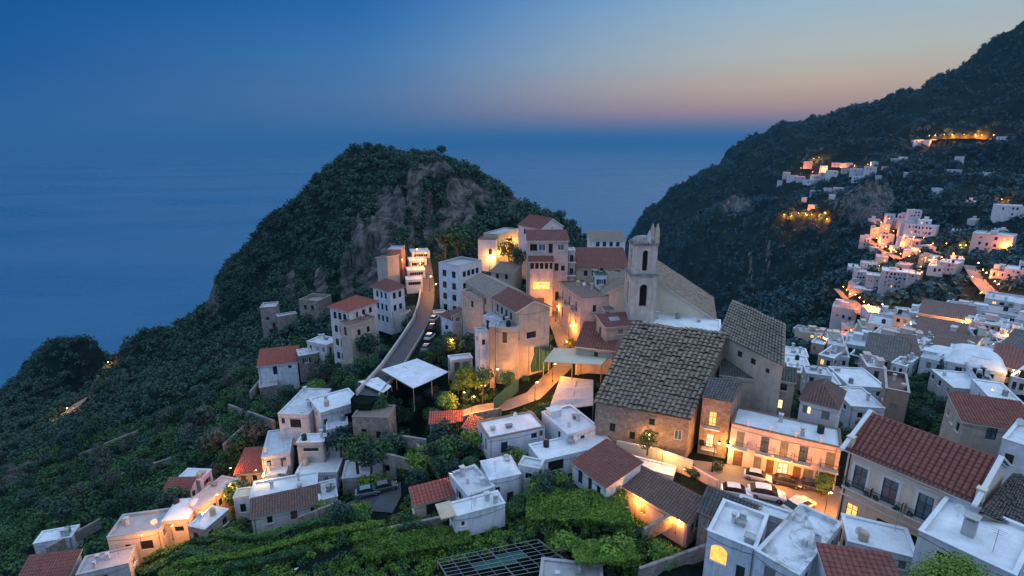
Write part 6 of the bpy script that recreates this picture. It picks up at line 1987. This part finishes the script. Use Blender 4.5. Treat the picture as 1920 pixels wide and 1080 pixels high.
fl = [(1500,322,900),(1522,330,900),(1545,326,900),(1575,322,900),(1600,318,900),(1625,316,900),(1738,505,700),(1760,500,700),(1782,492,700),(1770,470,700),(1745,470,700),(1590,640,400),(1612,655,400),(1640,690,300),(1740,262,1500),(1768,261,2500),(1805,261,2500),(1860,262,1500),(1642,446,900),(1658,440,900),(1672,444,900),(1646,464,900),(1658,474,900),(1672,482,900),(1684,490,900),(1583,558,500),(1598,572,500),(1614,586,500),(1632,597,700),(1828,512,700),(1842,532,700),(1857,550,800),(1690,470,700),(1706,480,700),(1720,486,600),(1545,408,1200),(1495,408,1200),(1751,262,2000),(1783,261,5000),(1826,262,5000),(1838,262,4000),(1524,304,2500),(1534,302,2500),(1468,411,1800),(1482,413,1800),(1508,410,1800),(1520,411,1500),(1533,415,1800),(1548,420,1500),
      (1634,438,1300),(1649,427,1300),(1664,421,1300),(1682,415,900),(1640,458,1000),(1652,468,1000),(1664,478,1000),(1676,486,1000),(1690,458,800),(1710,456,800),(1728,458,700),
      (1577,552,500),(1590,566,500),(1606,578,500),(1622,592,600),(1640,600,900),(1648,592,700),(1796,474,1600),(1806,474,1600),(1818,474,1200),(1880,476,1200),(1890,476,1000),(1874,386,1500),(1836,526,900),(1850,540,900),(1864,556,900),(1816,540,700),(1832,572,900),(1842,574,700),
      (1730,500,800),(1745,500,700),(1700,496,700)]
for u, v, p_ in fl:
    g = hit(u, v, 120)
    if v < 280: w_ = 'on the highest lit road across the valley'
    elif v < 310: w_ = 'at the lit corner of the high hamlet'
    elif u < 1570 and v < 430: w_ = 'on the cliff lane below the high hamlet'
    elif u < 1660 and v > 535: w_ = 'along the lit hairpin road'
    elif u > 1860 and v < 400: w_ = 'above the white villa with a long window row'
    elif u > 1790 and v < 485: w_ = 'beside the pale three storey villa'
    elif u > 1800: w_ = 'along the orange straight lane'
    else: w_ = 'among the houses at the lit hillside bends'
    street_lamp('small street lamp glowing orange ' + w_, g, p_ * (7 if v < 400 or u < 1575 else 2.6), (1.0, .23, .018), 'lamps ' + w_, sc=1.0)
for k, (u, v, p_, c_) in enumerate(((1645, 510, 300, YE), (1722, 514, 300, YE), (1552, 662, 350, YE), (1540, 660, 300, YE), (1528, 642, 350, OR), (1588, 655, 350, OR), (1500, 640, 250, OR), (1785, 630, 700, OR), (1796, 628, 500, OR), (1893, 650, 500, OR), (1863, 672, 120, WM), (1888, 726, 160, YE), (1848, 764, 200, YE), (1800, 664, 200, OR), (1625, 655, 250, YE), (1690, 632, 200, YE))):
    street_lamp('town lamp ' + ('by the big white apartment house', 'by the tall white hillside house', 'before the bright yellow lit front', 'before the glowing yellow walls', 'before the long low orange house', 'before the orange washed wall', 'alone at the gully edge', 'at the orange lit corner of the wide pink house', 'in the yard of the wide pink house', 'in the yard of the cream lit house', 'with white light beside the narrow grey house', 'in the garden under the dark red slope roof', 'behind the long dark red roof', 'in the town lane by the brown roofs', 'by the tall yellow lit end house', 'by the pink patterned tower house')[k], hit(u, v, 75), p_ * 4, c_, 'lamps of the lower town', sc=.8)

# dry stone terrace walls on the slopes
tw = [((560, 692), (640, 702)), ((500, 706), (470, 745)), ((596, 655), (632, 668)), ((430, 768), (515, 800)), ((716, 862), (800, 884)), ((724, 826), (800, 838)), ((782, 846), (826, 900)), ((210, 905), (325, 868)),
      ((150, 860), (260, 815)), ((640, 955), (560, 985)), ((700, 1012), (830, 985)), ((420, 845), (470, 800)), ((610, 700), (668, 690)), ((90, 1040), (190, 985))]
for k, (a, c) in enumerate(tw):
    ps = [hit(a[0] + (c[0] - a[0]) * i / 6, a[1] + (c[1] - a[1]) * i / 6, 40) for i in range(7)]
    parapet('dry stone terrace wall ' + ('below the red roofed farmhouse', 'dropping from the farmhouse to the white houses', 'at the foot of the white cottage', 'above the cracked grey roof', 'running from the white shed house to the garden trees', 'running from the stone block to the trees', 'falling along the bank by the lane', 'above the lamplit row', 'highest on the dark western slope', 'at the edge of the vine rows', 'in front of the tiled shelter', 'beside the stained lilac roof', 'between the farmhouse and the road bank', 'by the pale blue roofed shed')[k], ps, 1.3, .4, W_STONE, 'terrace_wall', 'wall')['group'] = 'dry stone terrace walls'
# ================================================================== the ground is cut level under every house
def carve():
    global ZZ
    for nm, i in H_INFO.items():
        if i['h'] == 0:
            continue
        A, ex, ey, W, D = i['A'], i['ex'], i['ey'], i['W'], i['D']
        g = i['zt'] - i['h'] + .8
        cx, cy = A.x + ex.x * W / 2 + ey.x * D / 2, A.y + ex.y * W / 2 + ey.y * D / 2
        R = math.hypot(W, D) / 2 + 12
        m = (np.abs(XX - cx) < R) & (np.abs(YY - cy) < R)
        if not m.any():
            continue
        x, y = XX[m] - A.x, YY[m] - A.y
        s, t = x * ex.x + y * ex.y, x * ey.x + y * ey.y
        d = np.hypot(np.maximum(np.maximum(-s, s - W), 0), np.maximum(np.maximum(-t, t - D), 0))
        lim = g + np.maximum(d - 1.2, 0) * .75
        ZZ[m] = np.minimum(ZZ[m], lim)
for _nm, _i in list(H_INFO.items()):      # walls reach down to the ground on the low side
    pass
carve()
for pl, w in ((MAIN, 2.9), (ALLEY, 2.1), (SQUARE, 8.0), (PATHW, 1.8)):
    dd, zz = seg_dist(XX, YY, pl)
    ZZ = np.where(dd < w, zz - .14, ZZ)
terrain = mesh_np('terrain', np.stack([XX, YY, ZZ], -1).reshape(-1, 3), quads, [terrain_mat()], attr={'rock': rock})
tag(terrain, 'wooded coastal hillside with rock faces below the village', kind='structure')

# ================================================================== plants
F_DARK = foliage('dark_foliage', (.010, .032, .026), (.021, .060, .044), (.046, .104, .066))
F_MID = foliage('green_foliage', (.015, .052, .020), (.037, .102, .036), (.085, .170, .052))
F_FRESH = foliage('fresh_green_foliage', (.045, .10, .012), (.105, .20, .026), (.20, .32, .05))
F_OLIVE = foliage('grey_green_foliage', (.040, .055, .042), (.075, .092, .070), (.12, .135, .10))
F_FAR = foliage('haze_tinted_foliage', (.013, .050, .055), (.029, .088, .093), (.064, .145, .135))  # blue haze of distance is put into the leaf colour
F_YEL = foliage('citrus_foliage', (.050, .070, .014), (.10, .115, .024), (.16, .16, .04))
BARK = plain('bark', (.07, .055, .042), .9, var=.4, sc=8)

def cloud(n, lobes, leaf, rng, squash=1.0, fill_=.55):
    """leaf-sized faces spread through uneven lobes; returns (4n,3) points and a value per leaf"""
    lobes = np.array(lobes, float)
    wgt = lobes[:, 3] ** 2
    li = rng.choice(len(lobes), n, p=wgt / wgt.sum())
    d = rng.normal(size=(n, 3))
    d /= np.linalg.norm(d, axis=1)[:, None]
    r = rng.uniform(fill_, 1.06, n) ** .8
    c = lobes[li, :3] + d * (lobes[li, 3] * r)[:, None] * np.array([1, 1, squash])
    nrm = d * 1.1 + rng.normal(size=(n, 3)) * .45 + np.array([0, 0, .3])
    nrm /= np.linalg.norm(nrm, axis=1)[:, None]
    t = np.cross(nrm, rng.normal(size=(n, 3)))
    t /= np.linalg.norm(t, axis=1)[:, None]
    bt = np.cross(nrm, t)
    s = leaf * rng.uniform(.6, 1.35, n)
    v = np.stack([c - t * s[:, None], c - bt * (s * .6)[:, None] + nrm * (s * .12)[:, None], c + t * s[:, None], c + bt * (s * .6)[:, None] + nrm * (s * .12)[:, None]], 1).reshape(-1, 3)
    lr = rng.uniform(0, 1, len(lobes))
    val = np.clip(.55 * lr[li] + .45 * rng.uniform(0, 1, n), 0, 1)
    return v, np.repeat(val, 4)
def lobes_round(rng, k=7, flat=.8):
    L = [(0, 0, 0, .62)]
    for i in range(k):
        a = 2 * math.pi * (i + rng.uniform(-.3, .3)) / k
        q = rng.uniform(.35, .62)
        L.append((q * math.cos(a), q * math.sin(a), rng.uniform(-.35, .45) * flat, rng.uniform(.28, .46)))
    L.append((rng.uniform(-.2, .2), rng.uniform(-.2, .2), .5 * flat, .36))
    return L
def lobes_tall(rng):
    return [(rng.uniform(-.1, .1), rng.uniform(-.1, .1), z, .34 - .22 * max(0, z - .4)) for z in np.linspace(-.9, 1.4, 9)]
def leaf_mesh(name, v, val, mat):
    n = len(v) // 4
    return mesh_np(name, v, np.arange(4 * n).reshape(n, 4), [mat], attr={'rnd': val}, smooth_=False, link=False)
def trunk_mesh(rng, h=1.5, r=.085):
    b = MB()
    top = Vector((rng.uniform(-.1, .1), rng.uniform(-.1, .1), 0))
    b.tube((0, 0, -h), top + Vector((0, 0, -.35)), r, r * .65, 8)
    for i in range(5):
        a = 2 * math.pi * i / 5 + rng.uniform(-.4, .4)
        e = Vector((math.cos(a) * .5, math.sin(a) * .5, rng.uniform(-.05, .4)))
        b.tube(top + Vector((0, 0, -.4)), e, r * .5, r * .15, 6)
    return b.mesh('trunk', [BARK])
KINDS_ = {}
def tree_kind(key, mat, n, leaf, k=7, flat=.8, tall=False, variants=3, h=1.5, seed=1, fill_=.55):
    out = []
    for q in range(variants):
        rng = np.random.default_rng(seed * 100 + q)
        v, val = cloud(n, lobes_tall(rng) if tall else lobes_round(rng, k, flat), leaf, rng, fill_=fill_)
        out.append((leaf_mesh('crown', v, val, mat), trunk_mesh(rng, h)))
    KINDS_[key] = out
tree_kind('dark', F_DARK, 620, .095, seed=1)
tree_kind('mid', F_MID, 620, .095, seed=2)
tree_kind('fresh', F_FRESH, 620, .095, seed=3)
tree_kind('olive', F_OLIVE, 620, .085, k=8, seed=4)
tree_kind('yellow', F_YEL, 520, .10, seed=5)
tree_kind('near', F_FRESH, 9000, .034, k=12, seed=6, variants=1, fill_=.35)
tree_kind('cypress', F_DARK, 520, .085, tall=True, seed=7, h=1.4)
tree_kind('hedgeball', F_FRESH, 1500, .06, k=9, seed=8, variants=2)
def tree(kind, g, r, label, group=None, hz=1.0, cat='tree', name='tree', lift=1.15, var=None, rng=random):
    cm, tm = KINDS_[kind][rng.randrange(len(KINDS_[kind])) if var is None else var]
    t = thing(name, label, cat, (g[0], g[1], g[2] + r * lift * hz), rng.uniform(0, 6.28), group)
    t.scale = (r, r, r * hz)
    put(cm, 'crown', t, (0, 0, 0))
    put(tm, 'trunk', t, (0, 0, 0))
    return t

FC = [(sum(p[0] for p in q) / 4, sum(p[1] for p in q) / 4, q) for q in FOOT]
def blocked(x, y, r=1.0):
    """too close to a house, a lane or the square"""
    bad = np.zeros(x.shape, bool)
    for cx, cy, q in FC:
        R = max(math.hypot(p[0] - cx, p[1] - cy) for p in q) + r
        m = np.hypot(x - cx, y - cy) < R
        if not m.any():
            continue
        ins = np.ones(int(m.sum()), bool)
        for i in range(4):
            a, c = q[i], q[(i + 1) % 4]
            L = math.hypot(c[0] - a[0], c[1] - a[1]) or 1
            ins &= ((c[0] - a[0]) * (y[m] - a[1]) - (c[1] - a[1]) * (x[m] - a[0])) / L > -r
        w = np.zeros_like(bad)
        w[m] = ins
        bad |= w
    for pl, w in ((MAIN, 3.4), (ALLEY, 2.6), (SQUARE, 8.5), (PATHW, 2.2), *FAR_ROADS):
        bad |= seg_dist(x, y, pl)[0] < w + r
    return bad
def rock_at(x, y):
    t = np.clip((x / y - TG[0]) / (TG[1] - TG[0]), 0, NT - 1).astype(int)
    l = np.clip((np.log(y) - LY0) / (LG[1] - LG[0]), 0, NY - 1).astype(int)
    return rock[l, t]
def scatter(n, t0, t1, y0, y1, r0, r1, seed, tilt=0, clear=1.0):
    rg = np.random.default_rng(seed)
    y = np.sqrt(rg.uniform(y0 * y0, y1 * y1, n))
    x = rg.uniform(t0, t1, n) * y
    r = rg.uniform(r0, r1, n) ** 1.0
    z = hgtv(x, y)
    ok = (z > SEA + 3) & (rock_at(x, y) < rg.uniform(.28, .95, n)) & ~blocked(x, y, clear)
    return x[ok], y[ok], z[ok], r[ok]
def mass(name, label, sets, mats, n, leaf, seed, flat=.8, sink=.35, k=6):
    """a wood that reads as one mass"""
    rng = np.random.default_rng(seed)
    x, y, z, r = sets
    VS, AS = [], []
    K = 6
    tp = [cloud(n, lobes_round(rng, k, flat), leaf, rng) for _ in range(K)]
    pick = rng.integers(0, K, len(x))
    tone = np.clip(.5 + .5 * fbm(x / 25, y / 25, 3, seed) + rng.normal(0, .17, len(x)), 0, 1)
    for q in range(K):
        m = np.nonzero(pick == q)[0]
        v, val = tp[q]
        a = rng.uniform(0, 6.28, len(m))
        ca, sa = np.cos(a)[:, None], np.sin(a)[:, None]
        hs = rng.uniform(.75, 1.25, len(m))[:, None]
        rr_ = r[m][:, None]
        X = (v[None, :, 0] * ca - v[None, :, 1] * sa) * rr_ + x[m][:, None]
        Y = (v[None, :, 0] * sa + v[None, :, 1] * ca) * rr_ + y[m][:, None]
        Z = v[None, :, 2] * rr_ * hs + z[m][:, None] + rr_ * sink
        VS.append(np.stack([X, Y, Z], -1).reshape(-1, 3))
        AS.append(np.clip(val[None, :] * .55 + tone[m][:, None] * .75 - .15, 0, 1).ravel())
    V, A_ = np.concatenate(VS), np.concatenate(AS)
    ob = mesh_np(name, V, np.arange(len(V)).reshape(-1, 4), mats, attr={'rnd': A_}, smooth_=False)
    return tag(ob, label, kind='stuff')
def join_sets(*s):
    return [np.concatenate([q[i] for q in s]) for i in range(4)]
mass('woodland', 'dense dark wood covering the rocky headland', join_sets(scatter(9500, -1.3, .20, 128, 330, 1.3, 2.9, 21), scatter(3000, -1.3, .2, 140, 300, .7, 1.5, 22)), [F_DARK], 84, .17, 61)
mass('scrub', 'green scrub and bushes on the slope below the houses', join_sets(scatter(4200, -1.3, -.26, 62, 130, .6, 1.6, 23), scatter(900, -.26, .12, 80, 128, .5, 1.2, 24, clear=.7)), [F_MID], 80, .17, 62)
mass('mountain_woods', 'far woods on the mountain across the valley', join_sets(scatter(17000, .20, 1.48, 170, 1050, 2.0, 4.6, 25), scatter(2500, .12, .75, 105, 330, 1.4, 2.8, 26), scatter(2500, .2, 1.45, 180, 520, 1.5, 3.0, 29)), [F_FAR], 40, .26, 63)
mass('garden_undergrowth', 'mixed garden undergrowth between the near houses', join_sets(scatter(2600, -.75, .30, 44, 84, .35, 1.0, 27, clear=.4), scatter(700, .3, 1.1, 60, 130, .4, 1.0, 28, clear=.4), scatter(700, .60, .95, 72, 100, .4, 1.1, 30, clear=.4)), [F_MID], 70, .17, 64, flat=.6)

mass('terrace_vines', 'bright green vines and shrubs covering the nearest terraces', scatter(2600, -.8, .32, 40, 62, .35, .85, 41, clear=.3), [F_FRESH], 80, .17, 65, flat=.6)

# trees one can tell apart
rng_ = random.Random(5)
def plant(n, t0, t1, y0, y1, r0, r1, kinds, seed, labels, groups, clear=1.2):
    x, y, z, r = scatter(n * 4, t0, t1, y0, y1, r0, r1, seed, clear=clear)
    for i in range(min(n, len(x))):
        k = rng_.choice(kinds)
        tree(k, (x[i], y[i], z[i]), r[i], labels[k], groups[k], hz=rng_.uniform(.85, 1.25), rng=rng_)
plant(120, -1.2, -.3, 70, 128, 1.4, 2.8, ('dark', 'mid', 'olive', 'dark'), 31,
      {'dark': 'dark leafy tree on the slope below the western houses', 'mid': 'green leafy tree on the slope below the western houses', 'olive': 'grey green olive tree on the slope below the western houses'},
      {'dark': 'dark trees of the western slope', 'mid': 'green trees of the western slope', 'olive': 'olive trees of the western slope'})
plant(90, -.42, .12, 56, 98, 1.0, 2.2, ('dark', 'mid', 'fresh'), 32,
      {'dark': 'dark bushy tree in the gardens between the near houses', 'mid': 'green bushy tree in the gardens between the near houses', 'fresh': 'fresh green bushy tree in the gardens between the near houses'},
      {'dark': 'dark trees of the gardens', 'mid': 'green trees of the gardens', 'fresh': 'fresh green trees of the gardens'})
plant(26, .45, 1.1, 66, 120, .8, 1.6, ('dark', 'mid'), 33,
      {'dark': 'dark courtyard tree among the town roofs', 'mid': 'green courtyard tree among the town roofs'}, {'dark': 'dark trees of the town', 'mid': 'green trees of the town'})
def at_px(kind, u, v, z, rad, label, **kw):
    p_ = PZ(u, v, z) if z is not None else hit(u, v, 60)
    return tree(kind, p_, rad, label, **kw)
tree('near', (P(1800, 1085, 29)), 3.0, 'big leafy green tree closest to the camera beside the chimney roof', lift=-.2, hz=.8, var=0)
at_px('yellow', 955, 500, -32.6, 3.4, 'tall tree glowing yellow in lamplight before the sandy house', hz=1.3)
at_px('dark', 972, 512, -33, 2.4, 'dark tree standing in front of the glowing yellow tree', hz=1.5)
at_px('mid', 862, 478, -31, 6.2, 'huge round green tree at the foot of the headland', lift=.8)
at_px('dark', 835, 470, -30, 4.0, 'dark tree leaning on the huge round tree', lift=.9)
at_px('dark', 892, 338, None, 2.9, 'lone round tree on the skyline of the headland', lift=.9)
for k, (u, v, rr_) in enumerate(((668, 290, 2.4), (690, 286, 2.6), (712, 286, 2.2), (735, 288, 2.0), (762, 288, 2.4), (782, 288, 2.0), (806, 290, 2.6), (828, 294, 2.8), (600, 324, 2.2), (626, 308, 2.2), (520, 410, 2.4), (500, 424, 2.2), (545, 398, 2.0), (1048, 420, 2.8), (1072, 432, 2.4), (1088, 440, 2.8), (905, 330, 2.2))):
    at_px('dark', u, v, None, rr_, 'dark tree breaking the skyline of the wooded headland', group='skyline trees of the headland', lift=1.0)
at_px('dark', 1388, 296, None, 9, 'lone dark tree on the far ridge above the sea', lift=.6)
at_px('mid', 905, 745, -41.5, 2.2, 'young tree lit orange beside the brown stone pier', hz=1.35)
tree('yellow', P(1214, 846, 63.6), 1.7, 'citrus tree glowing yellow against the church wall')
at_px('dark', 1300, 892, -42, 1.5, 'dark bush in a bed on the square', cat='bush', name='bush', lift=.5, hz=.7)
at_px('dark', 1345, 880, -42, 1.0, 'small bush at the foot of the church annex', cat='bush', name='bush', lift=.5)
at_px('yellow', 1070, 655, -38.8, 1.6, 'bush glowing orange under the pink town house', cat='bush', name='bush', lift=.7)
at_px('dark', 842, 655, -39.4, 2.8, 'dark garden bush with a lamp inside it by the road', cat='bush', name='bush', lift=.6)
at_px('dark', 880, 655, -39.4, 2.6, 'dark garden bush beside the narrow white wall', cat='bush', name='bush', lift=.6)
at_px('dark', 640, 860, -50.5, 2.9, 'spreading dark tree over the wide clean white roof', hz=1.1)
at_px('olive', 385, 800, None, 4.0, 'large grey green olive tree on the western slope', lift=.7)
at_px('dark', 360, 850, None, 3.2, 'broad dark tree below the large olive tree', lift=.7)
at_px('fresh', 840, 770, -42.4, 2.4, 'fresh green tree behind the tiny red roofed hut', lift=.7)
at_px('dark', 830, 830, -44, 2.6, 'dark tree before the tiny red roofed hut', lift=.6)
at_px('fresh', 795, 860, -45, 1.8, 'fresh green bush on the bank above the lane', cat='bush', name='bush', lift=.6)
at_px('hedgeball', 672, 975, -47.2, 1.9, 'clipped round bush beside the lower lane', cat='bush', name='bush', lift=.5, var=0)
at_px('hedgeball', 1245, 1050, -42.4, 2.3, 'wide clipped bush behind the grey terrace wall', cat='bush', name='bush', lift=.5, var=1, hz=.7)
at_px('fresh', 1150, 1040, -42.8, 2.4, 'loose green shrub at the end of the near hedge', cat='bush', name='bush', lift=.4, hz=.7)
at_px('fresh', 1060, 1020, -43, 2.2, 'loose green shrub in front of the near hedge', cat='bush', name='bush', lift=.3, hz=.6)
at_px('mid', 770, 990, -45.4, 2.0, 'green shrub beside the blue white shed house', cat='bush', name='bush', lift=.4, hz=.8)
at_px('yellow', 745, 985, -46, 1.6, 'yellowish shrub at the end of the lane', cat='bush', name='bush', lift=.4, hz=.8)
at_px('cypress', 1757, 716, -46, 1.6, 'slim dark cypress before the white vaults', hz=1.4)
at_px('dark', 1770, 770, -45, 2.2, 'dark tree in the walled garden by the brown block house', lift=.6)
at_px('dark', 1735, 790, -45, 1.8, 'dark ivy bush under the brown block house', cat='bush', name='bush', lift=.5)
at_px('mid', 1800, 786, -44, 1.8, 'green bush at the end of the long dark red roof', cat='bush', name='bush', lift=.5)
at_px('dark', 690, 660, -43, 3.4, 'dark ivy bush beside the road bank under the white houses', cat='bush', name='bush', lift=.5)
at_px('dark', 665, 640, -44.5, 2.8, 'dark bush at the foot of the beige terrace wing', cat='bush', name='bush', lift=.5)
at_px('mid', 560, 655, -50, 2.6, 'green tree between the farmhouse and the watch house', lift=.7)
at_px('mid', 1540, 930, -42, 1.4, 'thin street tree on the square before the pink terrace', hz=1.2)

for k, (u, v, r_) in enumerate(((700, 790, 2.2), (735, 775, 2.4), (690, 815, 2.0), (725, 810, 2.4), (760, 790, 2.0), (780, 765, 1.8), (715, 765, 1.8), (750, 830, 2.2), (700, 840, 1.8), (810, 745, 1.8))):
    at_px('dark' if k % 2 else 'mid', u, v, None, r_, 'leafy bush on the bank under the white canopies', cat='bush', name='bush', lift=.5, group='bushes under the canopies')
for k, (u, v, Y, r_) in enumerate(((668, 852, 71, 2.9), (694, 862, 70, 2.6), (718, 856, 70.5, 2.9), (738, 838, 72, 2.4), (680, 838, 72, 2.4))):
    tree('dark' if k % 2 else 'mid', P(u, v, Y), r_, 'leafy tree hiding the front of the grey stone block', group='trees before the stone block', lift=.35)
for k, (u, v, r_) in enumerate(((720, 668, 1.8), (742, 640, 1.6), (706, 690, 1.8), (828, 628, 1.7), (836, 610, 1.5), (815, 672, 1.7), (800, 690, 1.6), (760, 612, 1.5))):
    at_px('mid' if k % 2 else 'dark', u, v, None, r_, 'roadside bush crowding the edge of the asphalt road', cat='bush', name='bush', lift=.6, group='roadside bushes')
# clipped hedges and vine rows
def hedge(label, a, b_, c, z, h, n, leaf, mat, name='hedge', cat='hedge', group=None):
    A, B, Cc = PZ(*a, z), PZ(*b_, z), PZ(*c, z)
    ex = B - A
    W = ex.length
    ex.normalize()
    ey = Vector((-ex.y, ex.x, 0))
    D = abs((Cc - B).dot(ey))
    leafbox(label, A, ex, ey, W, D, h, n, leaf, mat, name, cat, group)
def leafbox(label, A, ex, ey, W, D, h, n, leaf, mat, name, cat, group=None, ground=False):
    rg = np.random.default_rng(int(abs(A.x * 31 + A.y * 17)) + 2)
    s, t, q = rg.uniform(0, W, n), rg.uniform(0, D, n), rg.uniform(0, 1, n) ** .4
    top = rg.uniform(0, 1, n) < .55
    q = np.where(top, rg.uniform(.85, 1.04, n), q)
    edge = fbm(s / 1.3 + A.x, t / 1.3, 3, 5) * .22 * h
    xa = A.x + ex.x * s + ey.x * t
    ya = A.y + ex.y * s + ey.y * t
    gz = hgtv(xa, ya) if ground else np.full(n, A.z)
    cpt = np.stack([xa, ya, gz + q * h + edge], -1)
    nr = rg.normal(size=(n, 3)) * .75 + np.array([0, 0, .7])
    nr /= np.linalg.norm(nr, axis=1)[:, None]
    tt = np.cross(nr, rg.normal(size=(n, 3)))
    tt /= np.linalg.norm(tt, axis=1)[:, None]
    bt = np.cross(nr, tt)
    sz = leaf * rg.uniform(.6, 1.4, n)[:, None]
    v = np.stack([cpt - tt * sz, cpt - bt * sz * .6, cpt + tt * sz, cpt + bt * sz * .6], 1).reshape(-1, 3) - np.array(tuple(A))
    val = np.clip(.5 + fbm(s / 1.1, t / 1.1, 3, 12) * .6 + rg.normal(0, .16, n), 0, 1)
    o_ = bpy.data.objects.new(name, leaf_mesh(name, v, np.repeat(val, 4), mat))
    C.objects.link(o_)
    o_.location = A
    return tag(o_, label, cat, group)
hedge('large trimmed green hedge mound in front of the white houses', (985, 990), (1185, 1000), (1140, 936), -43, 1.5, 15000, .13, F_FRESH)
hedge('trimmed green hedge beside the blue white shed house', (682, 1066), (885, 1032), (850, 1000), -45, 1.3, 11000, .13, F_FRESH)
hedge('dark hedge under the planted doorway of the domed house', (958, 978), (1066, 952), (1050, 936), -43.6, 1.3, 5000, .13, F_MID)
hedge('fresh green hedge strip behind the near terrace wall', (1080, 1072), (1200, 1062), (1190, 1020), -42.6, 1.0, 8000, .12, F_FRESH)
vr = [((235, 1048), (640, 975)), ((270, 1064), (690, 988)), ((340, 1074), (720, 1003)), ((420, 1082), (560, 1056)), ((660, 1030), (745, 1014)), ((250, 1084), (400, 1058)), ((560, 1000), (690, 968))]
for k, (a, b_) in enumerate(vr):
    A, B = hit(*a, 30), hit(*b_, 30)
    ex = B - A
    ex.z = 0
    W = ex.length
    ex.normalize()
    leafbox('leafy green vine row on the near terraces, ' + ORD[k] + ' counted from the lamplit cream houses', A, ex, Vector((-ex.y, ex.x, 0)), W, 1.3, 1.3, int(W * 260), .14, F_MID if k % 2 else F_FRESH, 'vine_row', 'vine row', 'vine rows of the terraces', True)
# balcony plants of the cream house
for k, f_ in enumerate((.135, .39, .665)):
    for sg in (-1, 1):
        i = H_INFO[palazzo.name]
        p_ = i['A'] + i['ex'] * (i['W'] * f_ + sg * .95) - i['ey'] * .35 + Vector((0, 0, -4.3))
        v, val = cloud(240, lobes_round(np.random.default_rng(k * 2 + sg + 9), 5), .13, np.random.default_rng(k + 50 + sg))
        o_ = bpy.data.objects.new('potted_plant', leaf_mesh('potted_plant', v * .42, val, F_DARK))
        C.objects.link(o_)
        o_.location = p_
        tag(o_, f"dark potted plant at the {'church' if sg < 0 else 'far'} side of the {('first', 'middle', 'last')[k]} cream house balcony", 'plant', 'balcony plants of the cream house')
